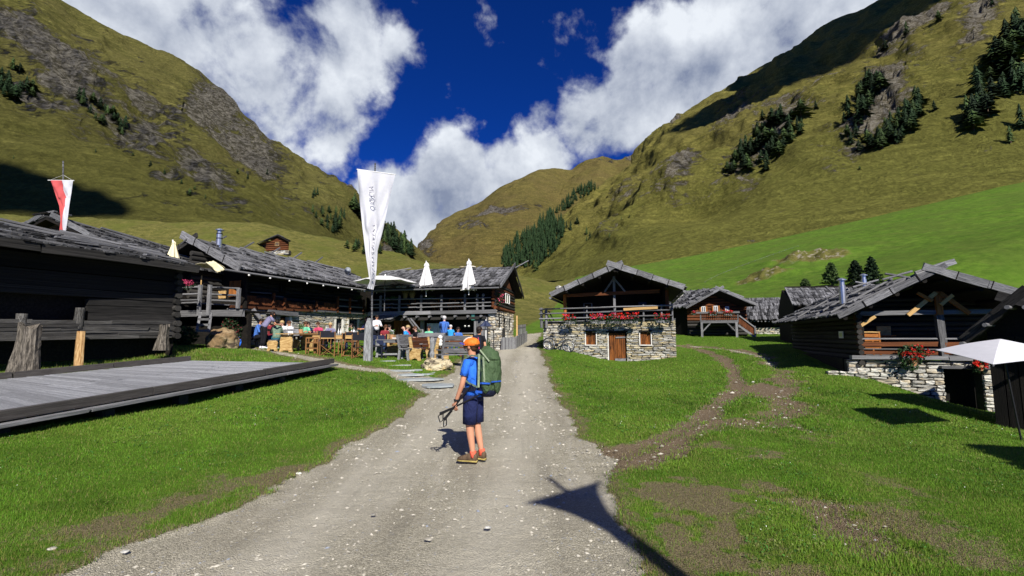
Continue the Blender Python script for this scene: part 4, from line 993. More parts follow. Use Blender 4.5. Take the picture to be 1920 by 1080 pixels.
# ---- the porch roof in deep shade at the right edge
hutP = thing('shelter_hut', 'dark gabled shelter with crossed barge boards at the right edge of the view', 'hut', (12.5, 11.5, -.5))
axP = Vector((.86, .51, 0)); dP = Vector((.51, -.86, 0)); nP = -axP
A_ = at(1806, 638, 11.7); P_ = A_ + dP * .95; P_.z = at(1893, 562, P_.y).z; B_ = P_ + dP * 2.6 - UP * 1.1; bkP = axP * 5.0
barge(hutP, A_, P_ + (P_ - A_).normalized() * .35, nP, 2, w=.20, th=.08, mat=LOGW, clamp=False); barge(hutP, B_, P_ + (P_ - B_).normalized() * .30, nP, 3, w=.20, th=.08, mat=LOGW, clamp=False)
roof_plane(hutP, A_ + bkP, A_, P_, P_ + bkP, 3, 24, SHING_D); roof_plane(hutP, B_, B_ + bkP, P_ + bkP, P_, 3, 20, SHING_D)
for f in (.02, .5, .92):
    q = A_.lerp(P_, f) - UP * .10; log(q + nP * .22, q + bkP * .3, .10, GREYW, hutP, 'purlin')
    q = B_.lerp(P_, f) - UP * .10; log(q + nP * .22, q + bkP * .3, .10, GREYW, hutP, 'purlin')
WP = Wall((A_ + dP * .35 - nP * .35).xy, (B_ - dP * .3 - nP * .35).xy)
mb = MB(); mb.slab([WP.P(0, -1, -0), WP.P(WP.L, -1.3, 0), WP.P(WP.L, B_.z - .1, 0), WP.P(WP.L * .20, P_.z - .15, 0), WP.P(0, A_.z + .2, 0)], -WP.n * .2); mb.slab([WP.P(0, -1, 0), WP.P(.15, -1, 0), WP.P(.15, A_.z, 0), WP.P(0, A_.z, 0)], -WP.n * 3.5); pw = mb.build('wall', DARKW, hutP)
boards(pw, WP, 0, WP.L, -.8, A_.z + .1, .25, DARKW, out=.03)

# ------------------------------------------------------------------ hut with orange shutters
YF = 36.0; hutF = thing('alpine_hut', 'small hut with bright orange shutters and a grey trestle balcony', 'hut', at(1345, 628, YF))
WF = Wall(at(1290, 628, 37.0).xy, at(1402, 628, 35.6).xy)
eFL = WF.P(*WF.hit(1286, 577, 1.0), 1.0); eFR = WF.P(*WF.hit(1420, 572, 1.0), 1.0); pF = WF.P(*WF.hit(1349, 541, 1.0), 1.0); bF = Vector((-.45, .9, 0)).normalized() * 7.5
roof_plane(hutF, eFL + bF, eFL, pF, pF + bF, 5, 22, SHING, th=.08); roof_plane(hutF, eFR, eFR + bF, pF + bF, pF, 3, 12, SHING, th=.07)
barge(hutF, eFL, pF + WF.d * .3 + UP * .14, WF.n, 3, w=.2, clamp=False); barge(hutF, eFR, pF - WF.d * .3 + UP * .14, WF.n, 3, w=.2, clamp=False)
zF0 = WF.hit(1340, 628)[1]; zFb = WF.hit(1340, 602)[1]; zFt = WF.hit(1340, 575)[1]
for i in range(16):
    z = zF0 + .1 + i * .22
    if z > pF.z - .5: break
    f = max(0, (z - zFt) / (pF.z - zFt)); m_ = BROWNW if z > zFb else LOGW
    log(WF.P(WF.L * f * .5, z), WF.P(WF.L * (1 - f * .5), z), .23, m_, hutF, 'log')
mb = MB(); mb.slab([WF.P(0, zF0 - .5, -.1), WF.P(.2, zF0 - .5, -.1), WF.P(.2, zFt, -.1), WF.P(0, zFt, -.1)], bF * .8); mb.slab([WF.P(WF.L - .2, zF0 - .5, -.1), WF.P(WF.L, zF0 - .5, -.1), WF.P(WF.L, zFt, -.1), WF.P(WF.L - .2, zFt, -.1)], bF * .8); mb.build('side_wall', DARKW, hutF)
for (x0, y0, x1, y1) in ((1316, 575, 1322, 585), (1339, 574, 1345, 585)): window_part(hutF, WF, WF.rect(x0, y0, x1, y1, .15), .15, shut=PINEW if x0 == 1 else ORANGEW)
window_part(hutF, WF, WF.rect(1361, 575, 1366, 585, .15), .15, shut=BROWNW)
ob = 1.3; fl = [WF.hit(1314, 605, ob)[0], WF.hit(1384, 605, ob)[0]]; zfl = WF.hit(1345, 604, ob)[1]; zrl = WF.hit(1345, 586, ob)[1]; zg = zF0 - .1
for y_ in (ob, .2): plank(WF.P(fl[0], zfl, y_), WF.P(fl[1], zfl, y_), .15, .13, GREYW, hutF, 'balcony_beam')
mb = MB(); mb.slab([WF.P(fl[0], zfl + .08, 0), WF.P(fl[1], zfl + .08, 0), WF.P(fl[1], zfl + .08, ob + .05), WF.P(fl[0], zfl + .08, ob + .05)], UP * .05); mb.build('balcony_floor', GREYW, hutF)
for s in (fl[0] + .06, fl[1] - .12):
    plank(WF.P(s, zg - .2, ob), WF.P(s, zfl, ob), .16, .16, GREYW, hutF, 'post', WF.n); k = 1 if s < 1.5 + fl[0] else -1
    plank(WF.P(s, zfl - .75, ob), WF.P(s + k * .62, zfl - .06, ob), .08, .09, GREYW, hutF, 'brace')
plank(WF.P(fl[0] - .45, zrl, ob + .05), WF.P(fl[1] + .1, zrl, ob + .05), .16, .14, GREYW, hutF, 'handrail')
for i in range(20): s = fl[0] + .05 + (fl[1] - fl[0] - .1) * i / 19; plank(WF.P(s, zfl + .1, ob), WF.P(s, zrl, ob), .05, .03, LOGW, hutF, 'baluster', WF.n)
for s in (fl[0], fl[1]): plank(WF.P(s, zfl, ob - .02), WF.P(s, zrl, ob - .02), .1, .1, GREYW, hutF, 'rail_post', WF.n)
a = WF.hit(1386, 592, .9); c = WF.hit(1415, 614, .9)
for i in range(9):
    f = i / 8; q = WF.P(a[0] * (1 - f) + c[0] * f, a[1] * (1 - f) + c[1] * f, 1.0); plank(q - UP * .62, q, .15, .04, BROWNW, hutF, 'stair_panel', WF.n)
plank(WF.P(a[0], a[1], 1.05), WF.P(c[0], c[1], 1.05), .09, .09, GREYW, hutF, 'stair_rail'); plank(WF.P(a[0] - .1, a[1] - .72, 1.05), WF.P(c[0], c[1] - .72, 1.05), .09, .14, GREYW, hutF, 'stair_stringer')
plank(WF.P(c[0], c[1] - .7, 1.05), WF.P(c[0], c[1] + .1, 1.05), .1, .1, GREYW, hutF, 'rail_post', WF.n)
q = pF.lerp(eFL, .42) + bF * .35; mb = MB(); mb.box(q + UP * .15, .5, .5, .55); mb.build('chimney_base', LIME, hutF); chimney(hutF, q + UP * .4, .95, .06, BLACK)
for k, (x0, y0, x1, y1) in enumerate(((1296, 583, 1305, 591), (1330, 583, 1344, 592), (1357, 582, 1373, 592))):
    geranium_box(x0, y0, x1, y1, WF, ob + .18, ['small red flower box at the left end of the trestle balcony with orange shutters', 'red flower box in the middle of the trestle balcony with orange shutters', 'red flower box near the stairs of the trestle balcony with orange shutters'][k], 'flower boxes on the orange shutter hut', 80 + k, boxh=.12)
# ------------------------------------------------------------------ low shed between
shedG = thing('low_shed', 'low shed with a plain grey shingle roof and pale stone foot beside the wooden stairs', 'shed', at(1430, 628, 37))
WG = Wall(at(1393, 628, 37.6).xy, at(1482, 628, 36.2).xy)
e0 = WG.P(*WG.hit(1392, 600, .5), .5); e1 = WG.P(*WG.hit(1486, 600, .5), .5); t0 = e0 - WG.n * 5 + UP * 2.05; t1 = e1 - WG.n * 5 + UP * 2.05
roof_plane(shedG, e0, e1, t1, t0, 7, 26, SHING, th=.05)
zg = WG.hit(1440, 628)[1]; zt_ = WG.hit(1440, 614)[1]; stone_wall(shedG, WG, .9, WG.L + .3, zg - .5, zt_, [], .15, .5, STONE_L, limit=90)
mb = MB(); mb.slab([WG.P(.1, zt_, -.1), WG.P(WG.L, zt_, -.1), WG.P(WG.L, e0.z - .1, -.1), WG.P(.1, e0.z - .1, -.1)], -WG.n * .2); mb.build('board_wall', DARKW, shedG)
for i in range(14): q = e0.lerp(e1, (i + .5) / 14); mb = MB(); log(q - UP * .1 + WG.n * .12, q - UP * .1 - WG.n * .5, .11, GREYW, shedG, 'rafter_end')
# ------------------------------------------------------------------ barn behind the right hut
barnH = thing('alpine_barn', 'grey shingled barn behind the right hut with bicycles at its stone foot', 'barn', at(1500, 645, 29))
WH = Wall(at(1493, 645, 28.5).xy, at(1640, 645, 28.0).xy)
e0 = WH.P(*WH.hit(1488, 573, .6), .6); e1 = e0 + WH.d * 5.6; rz = WH.hit(1500, 541, -2.2)[1]; t0 = WH.P(WH.hit(1473, 541, -2.2)[0], rz, -2.2); t1 = t0 + WH.d * 5.9
roof_plane(barnH, e0, e1, t1, t0, 6, 34, SHING, th=.05)
plank(t0 + UP * .06, e0 + UP * .06, .12, .07, GREYW, barnH, 'verge_board'); plank(t0.lerp(t1, .42) + UP * .12, e0.lerp(e1, .50) + UP * .12, .10, .07, GREYW, barnH, 'verge_board')
plank(t0 + UP * .1, t1 + UP * .1, .12, .08, DARKW, barnH, 'ridge_board')
zg = H(17.5, 28.5); stone_wall(barnH, WH, 0, WH.L, zg - .4, WH.hit(1500, 608)[1], [], .13, .4, STONE_L, limit=70)
mb = MB(); mb.slab([WH.P(0, WH.hit(1500, 608)[1], -.05), WH.P(WH.L, WH.hit(1500, 608)[1], -.05), WH.P(WH.L, e0.z - .05, -.05), WH.P(0, e0.z - .05, -.05)], -WH.n * .2)
bl = at(1463, 640, 31.5); br = WH.P(0, 0, 0); WHs = Wall(bl.xy, br.xy)
mb.slab([WHs.P(0, zg - .4, 0), WHs.P(WHs.L, zg - .4, 0), WHs.P(WHs.L, e0.z + .1, 0), WHs.P(WHs.L * .3, t0.z - .1, 0), WHs.P(0, e0.z, 0)], -WHs.n * .2); mb.build('dark_wall', DARKW, barnH)
bx = MB(); bx.box(WH.P(*WH.hit(1500, 600, .1), .1), .35, .2, .4); bx.build('orange_box', ORANGEW, barnH)
# ------------------------------------------------------------------ left barn of old logs
barnA = thing('log_barn', 'large dark log barn at the left edge under a sagging shingle roof', 'barn', (-12.5, 14, 1.2))
WA = Wall((-15.6, 6.3), (-11.35, 15.9))
eA1 = at(362, 501, 15.6); eA0 = eA1 + (Vector((-11.8, 10.8, 0)) - Vector((-10.2, 15.1, 0))) * 1.75; eA0.z = eA1.z + .02
dA = (eA1 - eA0); dA.z = 0; dA.normalize(); nA = Vector((dA.y, -dA.x, 0)); up_ = -nA * 3.4 + UP * 1.02
roof_plane(barnA, eA0, eA1, eA1 + up_, eA0 + up_, 5, 60, SHING_D, th=.05, thick=.16)
plank(eA0 + nA * .06 - UP * .06, eA0.lerp(eA1, .5) + nA * .06 - UP * .05, .12, .24, LOGW, barnA, 'eave_beam'); plank(eA0.lerp(eA1, .5) + nA * .05 - UP * .06, eA1 + nA * .05 + dA * .15 - UP * .05, .12, .23, LOGW, barnA, 'eave_beam')
for (f0, s0, f1, s1, m_) in ((.55, .86, .99, .05, GREYW), (.25, .98, .80, .30, GREYW), (.6, .3, .97, .32, SHING), (.15, .5, .5, .45, SHING), (.7, .75, .98, .4, GREYW), (.86, .5, .9, .75, GREYW)):
    A_ = eA0.lerp(eA1, f0) + up_ * s0 + UP * .16; B_ = eA0.lerp(eA1, f1) + up_ * s1 + UP * .13; plank(A_, B_, .14, .06, m_, barnA, 'roof_pole')
for i in range(26):     # loose stones and broken boards weighing the roof down
    f = random.uniform(.3, .99); s_ = random.uniform(.1, .9); q = eA0.lerp(eA1, f) + up_ * s_ + UP * random.uniform(.10, .16); a = random.uniform(-.5, .5); l = random.uniform(.2, .6)
    dd_ = (dA * math.cos(a) + up_.normalized() * math.sin(a)); plank(q - dd_ * l / 2, q + dd_ * l / 2 + UP * random.uniform(-.02, .08), random.uniform(.08, .2), .04, SHING if i % 3 else GREYW, barnA, 'loose_board')
# big plinth logs and the wall above them
L = WA.L
ALOG = wood('eave_shaded_log_wood', (.003, .003, .0028), (.026, .024, .022), var=.7, grain=(1.2, 9, 9))  # log tone darkened to carry the shade under the eave
PLINW = wood('hewn_grey_log', (.010, .009, .008), (.13, .125, .115), var=.6, grain=(1.5, 10, 10))
zl = lambda s: 1.56 + .18 * (s / L)
for k, (dz, dd_) in enumerate(((.10, .30), (.36, .30))):
    for q_ in range(3):
        s0 = 0
        while s0 < L - .2:
            s1 = min(L - .15, s0 + random.uniform(1.2, 3.0)); z_q = dz - .10 + .095 * q_ + random.uniform(-.012, .012); plank(WA.P(s0, zl(s0) + z_q, random.uniform(0, .07)), WA.P(s1, zl(s1) + z_q, random.uniform(0, .07)), .34, .10, PLINW, barnA, 'plinth_log'); s0 = s1 - .02
for i in range(8):
    z = zl(L) + .62 + i * .215
    s0 = WA.hit(160, 600)[0] if i < 3 else 0
    plank(WA.P(s0, z - .05, random.uniform(-.02, .02)), WA.P(L + .05, z + random.uniform(-.02, .02), random.uniform(-.02, .02)), .22, .205, ALOG, barnA, 'log')
    log(WA.P(L - .12, z + .1, .25), WA.P(L - .12, z + .1, -1.0), .22, LOGW, barnA, 'cross_log', h=.2)
for i in range(3): log(WA.P(L - .12, zl(L) + .02 + i * .2, .32), WA.P(L - .12, zl(L) + .02 + i * .2, -1.0), .23, LOGW, barnA, 'cross_log', h=.2)
for px, pt, pb in ((38, 588, 612), (147, 577, 610)):
    s, z = WA.hit(px, pb, .1); z1 = WA.hit(px, pt, .1)[1]; log(WA.P(s, z - .1, .12), WA.P(s, z1, .12), .24, PLINW, barnA, 'post', WA.d)
s, z = WA.hit(95, 606); plank(WA.P(s - .5, z, -.2), WA.P(s + .5, z, -.2), .06, .16, BROWNW, barnA, 'board'); s, z = WA.hit(12, 607); plank(WA.P(s - .5, z, -.2), WA.P(s + .3, z, -.2), .06, .14, BROWNW, barnA, 'board')
mb = MB(); mb.slab([WA.P(0, .9, -.35), WA.P(L, 1.1, -.35), WA.P(L, 4.35, -.35), WA.P(0, 4.35, -.35)], -WA.n * .1); mb.slab([WA.P(L - .2, .9, -.4), WA.P(L, .9, -.4), WA.P(L, 4.4, -3), WA.P(L - .2, 3.8, -.4)], -WA.n * .1); mb.build('inner_wall', DARKW, barnA)
gable_fill('gable_wall', [WA.P(L - .05, .9, 0), WA.P(L - .05, .9, -6), WA.P(L - .05, 4.0, -6), WA.P(L - .05, 5.0, -3.2), WA.P(L - .05, 3.9, 0)], .1, WA.d, DARKW, barnA)
def trunk_post(name, label, px, Y, pyb, pyt, r0, r1, mat, cat, lean=0.0, broken=False, seed=1, n=14):
    rnd = random.Random(seed); b0 = at(px, pyb, Y); top = at(px, pyt, Y); h = top.z - b0.z; mb = MB(); rings = 9; k0 = 0
    ph = [rnd.uniform(0, 6.28) for _ in range(4)]
    for i in range(rings + 1):
        f = i / rings; r = r0 + (r1 - r0) * min(1, f * 1.6) ** .7
        for j in range(n):
            a = 2 * math.pi * j / n; rr = r * (1 + .13 * math.sin(3 * a + ph[0] + f) * (1.4 - f) + .08 * math.sin(7 * a + ph[1] + 2 * f) + rnd.uniform(-.04, .04)); z = h * f
            if broken and i == rings: z += rnd.uniform(-.28, .10) * h * .5
            mb.v.append(b0 + Vector((math.cos(a) * rr + lean * f, math.sin(a) * rr, z - .08 * (i == 0))))
    for i in range(rings):
        for j in range(n): a = i * n + j; c = i * n + (j + 1) % n; mb.f.append((a, c, c + n, a + n)); mb.mi.append(0)
    mb.v.append(top + Vector((lean, 0, -.05 if broken else .0))); e = len(mb.v) - 1
    for j in range(n): mb.f.append((rings * n + j, rings * n + (j + 1) % n, e)); mb.mi.append(0)
    o = mb.build(name, mat, None); tag(o, label, cat); return o
def vert_wood(name, dark, light): return wood(name, dark, light, grain=(14, 14, 1.6), var=.05)
STUMPW = vert_wood('stump_wood', (.035, .030, .024), (.20, .175, .14)); POSTW = vert_wood('split_pine', (.30, .15, .05), (.62, .42, .20)); GPOST = vert_wood('grey_post_wood', (.13, .13, .13), (.36, .37, .37))
trunk_post('tree_stump', 'thick split grey tree stump standing against the log barn beside the deck', 48, 11.5, 694, 608, .28, .21, STUMPW, 'stump', .03, True, 3, 18)
trunk_post('stump_support', 'slim leaning grey trunk propped at the right corner of the log barn', 303, 14.9, 652, 609, .22, .13, STUMPW, 'trunk', .05, True, 5)
trunk_post('wooden_post', 'short fresh split wooden post beside the deck in front of the log barn', 147.5, 13.2, 693, 621, .105, .095, POSTW, 'post', -.02, False, 8, 10)
# ------------------------------------------------------------------ wooden deck
deck = thing('wooden_deck', 'long grey plank deck with raised kerb beams at the left', 'deck', (-8, 12, .6))
c0, c1 = at(0, 795, 7.0), at(624, 683, 15.2)
c00, c1, k1, k00 = DK
PAR = lambda t, s: (c00.lerp(c1, t)).lerp(k00.lerp(k1, t), s)
mb = MB(); mb.slab([PAR(0, .01), PAR(1, .01), PAR(1, .99), PAR(0, .99)], -UP * .10); mb.build('joists', DARKW, deck)
npk = 74; tl = (PAR(1, 0) - PAR(0, 0)).length
for i in range(npk):
    t = (i + .5) / npk; w0 = tl / npk * .93; a = PAR(t, .015) + UP * .03; c = PAR(min(1, t), .985) + UP * .03; f_ = random.uniform(.35, .65); m_ = a.lerp(c, f_); dz = UP * random.uniform(-.004, .004)
    plank(a + dz, m_ + dz - (c - a) * .002, w0, .035, DECKW, deck, 'deck_plank'); plank(m_ - dz + (c - a) * .002, c - dz, w0, .035, DECKW, deck, 'deck_plank')
for s_, off_, nseg in ((0.0, .0, 4), (1.0, .0, 4)):
    for i in range(nseg):
        a = PAR(i / nseg, s_) + UP * .115; c = PAR((i + 1) / nseg - .004, s_) + UP * .115; plank(a, c, .16, .14, CURBW, deck, 'kerb_beam')
side = (PAR(.5, 0) - PAR(.5, 1)).normalized()
for i in range(5):
    a = PAR(i / 5, 0) + side * .14 + UP * .0; c = PAR((i + 1) / 5 - .003, 0) + side * .14; plank(a, c, .20, .05, GREYW, deck, 'edge_board')
for i in range(8):
    t = (i + .5) / 8; q = PAR(t, .03); g_ = H(q.x, q.y)
    if q.z - g_ > .1: mb = MB(); mb.bar(Vector((q.x, q.y, g_ - .05)), q - UP * .1, .2, .2, UP.cross(side)); mb.build('foundation_block', MORTAR, deck)
# ------------------------------------------------------------------ barn behind
barnI = thing('log_barn', 'old shingled barn behind the log barn, its gable beside the red and white flag', 'barn', at(95, 470, 19))
r0_ = at(92, 408, 19.0); r1_ = at(330, 462, 24.8); r1_.z = r0_.z - .25; dI = (r1_ - r0_); dI.z = 0; dI.normalize(); nI = Vector((dI.y, -dI.x, 0)); r0b = r0_ - dI * .1
e0, e1 = r0b + nI * 4.2 - UP * 1.75, r1_ + nI * 4.2 - UP * 1.75
roof_plane(barnI, e0, e1, r1_, r0b, 6, 48, SHING_D, th=.06)
f0, f1 = r0b - nI * 2.2 - UP * .85, r1_ - nI * 2.2 - UP * .85
roof_plane(barnI, f1, f0, r0b, r1_, 3, 16, SHING_D, th=.06)
barge(barnI, r0b + UP * .12 + nI * .25, e0, -dI, 4, w=.2, mat=GREYW, clamp=False); barge(barnI, r0b + UP * .12 - nI * .25, f0, -dI, 3, w=.2, clamp=False)
gable_fill('gable_wall', [e0 + dI * .5 - nI * .4, f0 + dI * .5 + nI * .4, r0b + dI * .5 - UP * .2], -.1, -dI, BROWNW, barnI)
mb = MB(); mb.slab([e0 - nI * .8 - UP * 3 + dI, e1 - nI * .8 - UP * 3, e1 - nI * .8 - UP * .0, e0 - nI * .8 + dI], -nI * .2); mb.build('wall', DARKW, barnI)
for (f_, s_, g_, h_) in ((.05, .95, .5, .75), (.35, .98, .8, .85), (.1, .5, .5, .45), (.55, .55, .98, .4)): plank((e0.lerp(e1, f_)).lerp(r0b.lerp(r1_, f_), s_) + UP * .15, (e0.lerp(e1, g_)).lerp(r0b.lerp(r1_, g_), h_) + UP * .13, .12, .07, GREYW, barnI, 'roof_pole')
for k in range(7): q = r0b + dI * (k * .08) + UP * (.12 + .05 * (k % 3)) + nI * (.3 * (k % 3) - .3); plank(q - nI * .35, q + nI * .35 + UP * random.uniform(-.1, .1), .14, .06, GREYW if k % 2 else DARKW, barnI, 'ridge_board')
# ------------------------------------------------------------------ long inn C
inn = thing('mountain_inn', 'long dark wooden inn with red balcony boards above a stone wall behind the tables', 'inn', (-11, 26, 1.2))
WC = Wall((-13.6, 20.7), (-9.45, 31.1))
offC = WC.hit(457, 600)[0]
zc = 3.10
hC = [WC.rect(524, 592, 543, 640), WC.rect(629, 599, 642, 625), WC.rect(653, 599, 671, 625)]
hC[0] = (hC[0][0], hC[0][1], .9, hC[0][3] - .05)
stone_wall(inn, WC, offC - .8, WC.L, .9, lambda s: zc - .02 + (s / WC.L) * .12, hC, .12, .50, STONE)
door_part(inn, WC, hC[0], DOORW, 4, out=-.25)
mb = MB(); s_ = hC[0][1]; mb.slab([WC.P(s_ - .02, .9, .03), WC.P(s_ + .30, .9, .03), WC.P(s_ + .12, hC[0][3] + .1, .03), WC.P(s_ - .02, hC[0][3] + .1, .03)], -WC.n * .3)
for h_ in hC[1:]:
    for q in ((h_[0] - .14, h_[0]), (h_[1], h_[1] + .14)): mb.slab([WC.P(q[0], h_[2], .03), WC.P(q[1], h_[2], .03), WC.P(q[1], h_[3], .03), WC.P(q[0], h_[3], .03)], -WC.n * .3)
tag(mb.build('lime_reveal', LIME, inn), kind='stuff')
for h_ in hC[1:]: window_part(inn, WC, (h_[0] + .03, h_[1] - .03, h_[2] + .03, h_[3] - .03), -.25, frame=GREYW, mull=False)
s_ = WC.hit(515, 600)[0]; plank(WC.P(s_ - .6, hC[0][3] + .2, .1), WC.P(hC[0][1] + .35, hC[0][3] + .12, .1), .3, .22, GREYW, inn, 'lintel')
log(WC.P(WC.hit(468, 585)[0], zc - .05, .2), WC.P(WC.hit(487, 610)[0], 2.2, .5), .2, GREYW, inn, 'strut')
plank(WC.P(offC - .8, zc + .02, .1), WC.P(WC.L * .55, zc + .06, .1), .22, .12, BROWNW, inn, 'balcony_beam'); plank(WC.P(WC.L * .55, zc + .06, .1), WC.P(WC.L + .6, zc + .14, .1), .22, .12, GREYW, inn, 'balcony_beam')
sA, sB = WC.hit(458, 570)[0], WC.hit(629, 575)[0]; nb = 34
for i in range(nb):
    f = (i + .5) / nb; s_ = sA + (sB - sA) * f; dip = .28 * math.sin(min(1, f / .82) * math.pi * .5) if f < .82 else .10
    zz = zc + .1 + .05 * f; plank(WC.P(s_, zz, .12), WC.P(s_, zz + .50 - dip * .8 + random.uniform(-.03, .03), .12), (sB - sA) / nb * .95, .03, BROWNW, inn, 'balcony_board', WC.n)
for px in (507, 528, 588, 628, 651, 677):
    s_ = WC.hit(px, 575)[0]; zz = zc + .05; plank(WC.P(s_, zz, .2), WC.P(s_, zz + (.95 if px > 620 else .58) + (.2 if px == 507 else 0), .2), .12, .1, BROWNW, inn, 'balcony_post', WC.n)
for z in (.35, .75): plank(WC.P(sB, zc + .1 + z, .15), WC.P(WC.hit(680, 575)[0], zc + .12 + z, .15), .05, .07, GREYW, inn, 'rail')
mb = MB(); mb.slab([WC.P(-.5, zc + .05, 0), WC.P(WC.L + .5, zc + .12, 0), WC.P(WC.L + .5, zc + .12, -1.4), WC.P(-.5, zc + .05, -1.4)], UP * .05); mb.build('balcony_floor', GREYW, inn)
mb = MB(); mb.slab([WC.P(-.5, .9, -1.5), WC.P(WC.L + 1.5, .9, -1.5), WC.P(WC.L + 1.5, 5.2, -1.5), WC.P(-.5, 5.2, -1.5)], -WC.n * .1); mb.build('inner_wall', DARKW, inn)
# upper log wall, recessed
for i in range(11):
    z = zc + .25 + i * .22; log(WC.P(.2, z, -1.4), WC.P(WC.L + .6, z + .06, -1.4), .23, LOGW, inn, 'log')
for px in (530, 575, 620):
    rc = WC.rect(px - 6, 532, px + 4, 548, -1.25); window_part(inn, WC, rc, -1.22, frame=DARKW)
for (x0, x1, y) in ((470, 508, 549), (513, 531, 556)): a = WC.hit(x0, y - 1, -.9); c = WC.hit(x1, y + 1, -.9); plank(WC.P(a[0], a[1], -.9), WC.P(c[0], c[1], -.9), .1, .05, GREYW, inn, 'shelf_board')
# roof C
oc = 1.15; ec0 = WC.hit(449, 506, oc); ec1 = WC.hit(686, 540, oc); zav = (ec0[1] + ec1[1]) / 2
EC0 = WC.P(ec0[0], ec0[1] * .6 + zav * .4, oc); EC1 = WC.P(ec1[0] + 1.6, ec1[1] * .6 + zav * .4 - .05, oc)
upC = -WC.n * 3.4 + UP * 1.62
RC0, RC1 = EC0 + upC, EC1 + upC
roof_plane(inn, EC0, EC1, RC1, RC0, 6, 50, SHING, th=.07, under=LOGW)
FC0, FC1 = RC0 - WC.n * 3.0 - UP * 1.3, RC1 - WC.n * 3.0 - UP * 1.3
roof_plane(inn, FC1, FC0, RC0, RC1, 3, 14, SHING_D, th=.06)
log(EC0 + WC.n * .12 - UP * .1 - WC.d * 1.3, EC0.lerp(EC1, .5) + WC.n * .12 - UP * .12, .10, GREYW, inn, 'gutter'); log(EC0.lerp(EC1, .49) + WC.n * .12 - UP * .12, EC1 + WC.n * .12 - UP * .1, .10, GREYW, inn, 'gutter')
for i in range(9): q = EC0.lerp(EC1, (i + .3) / 9) + WC.n * .2 - UP * .2; mb = MB(); mb.box(q, .06, .06, .07); mb.build('bracket', WHITEP, inn)
barge(inn, EC0 + WC.n * .15 + UP * .08 - WC.d * .1, RC0 - WC.n * .55 + UP * .30 - WC.d * .1, -WC.d, 4, w=.34, th=.07)
barge(inn, FC0 - WC.d * .05, RC0 + WC.n * .5 + UP * .20 - WC.d * .05, -WC.d, 3, w=.26, th=.07, mat=LOGW)
S_C = lambda t, s: (EC0.lerp(EC1, t)).lerp(RC0.lerp(RC1, t), s) + UP * .15
for (t0_, s0_, t1_, s1_) in ((.02, .95, .35, .55), (.1, .98, .55, .5), (.25, .97, .7, .4), (.4, .98, .9, .35), (.55, .96, .97, .5), (.7, .98, .99, .75), (.05, .55, .45, .15), (.3, .5, .8, .12)): plank(S_C(t0_, s0_), S_C(t1_, s1_), .09, .07, GREYW, inn, 'roof_pole')
for t_ in (.14, .3, .47, .63, .8): plank(S_C(t_, 1.03) - WC.d * .25 - UP * .1, S_C(t_, 1.06) + WC.d * .5 + UP * .35, .07, .07, GREYW, inn, 'roof_pole')
cq = RC0.lerp(RC1, .10) + WC.n * .55 - UP * .3; chimney(inn, cq, .95, .13)
for zz in (.55, .8): mb = MB(); mb.lathe(cq + UP * (.95 * zz), [(.145, 0), (.145, .04)], 12); mb.build('flue_band', BLACK, inn)
# sloping gable front with shutters, and its terrace
WCg = Wall(FC0.xy + (WC.d * 1.0 + WC.n * .5).xy, EC0.xy + (WC.d * 1.0 - WC.n * .8).xy)
gz = zc + .05
mb = MB(); mb.slab([WCg.P(-1.2, gz - .1, 0), WCg.P(WCg.L, gz - .1, 0), WCg.P(WCg.L, EC0.z - .1, 0), WCg.P(WCg.L * .55, RC0.z - .3, 0), WCg.P(-1.2, FC0.z - .3, 0)], -WCg.n * .12); gw = mb.build('gable_wall', DARKW, inn)
for (x0, y0, x1, y1, m_) in ((328, 527, 345, 583, ORANGEW), (334, 512, 366, 520, ORANGEW), (429, 526, 452, 556, ORANGEW), (404, 545, 424, 560, PINEW)):
    rc = WCg.rect(x0, y0, x1, y1, .1); boards(gw, WCg, rc[0], rc[1], rc[2], rc[3], .16, m_, 'shutter_board', .1)
    # clusters of boards stay on the gable wall
# terrace in front of the gable
ter = thing('terrace', 'raised terrace with grey log rails and a ladder stair at the inn end', 'terrace', at(385, 600, 19.5))
WT = Wall(at(322, 590, 20.5).xy, at(452, 590, 19.6).xy); zt0 = WT.hit(380, 588)[1]
plank(WT.P(-.3, zt0, 0), WT.P(WT.L + .1, zt0, 0), .12, .26, GREYW, ter, 'edge_beam')
mb = MB(); mb.slab([WT.P(-.3, zt0 + .08, -.1), WT.P(WT.L, zt0 + .08, -.1), WT.P(WT.L, zt0 + .08, -1.8), WT.P(-.3, zt0 + .08, -1.8)], UP * .05); mb.slab([WT.P(-.3, .9, -.4), WT.P(WT.L, .9, -.4), WT.P(WT.L, zt0, -.4), WT.P(-.3, zt0, -.4)], -WT.n * .2); mb.build('terrace_floor', DARKW, ter)
for y_ in (539, 552, 563, 568):
    a = WT.hit(326, y_ + 1, .05); c = WT.hit(372, y_ - 1, .05); log(WT.P(a[0], a[1], .05), WT.P(c[0], c[1], .05), .09, GREYW, ter, 'rail')
    a = WT.hit(398, y_, .05); c = WT.hit(449, y_ + 2, .05)
    if y_ != 568: log(WT.P(a[0], a[1], .05), WT.P(c[0], c[1], .05), .09, GREYW, ter, 'rail')
for px, t_, b_ in ((376, 534, 592), (394, 534, 590), (327, 536, 580), (448, 540, 578)):
    s_, z_ = WT.hit(px, t_, .12); plank(WT.P(s_, WT.hit(px, b_, .12)[1], .12), WT.P(s_, z_, .12), .16, .09, GREYW, ter, 'rail_post', WT.n)
s_, z_ = WT.hit(377, 534, .15); log(WT.P(s_, z_, .15), WT.P(s_, z_ + .4, .15), .05, PINEW, ter, 'pole', WT.n)
a0_, a1_ = at(369, 622, 18.4), at(376, 587, 19.3); b0_, b1_ = at(391, 622, 18.5), at(396, 587, 19.3)
plank(a0_, a1_, .10, .06, GREYW, ter, 'stair_string'); plank(b0_, b1_, .10, .06, GREYW, ter, 'stair_string')
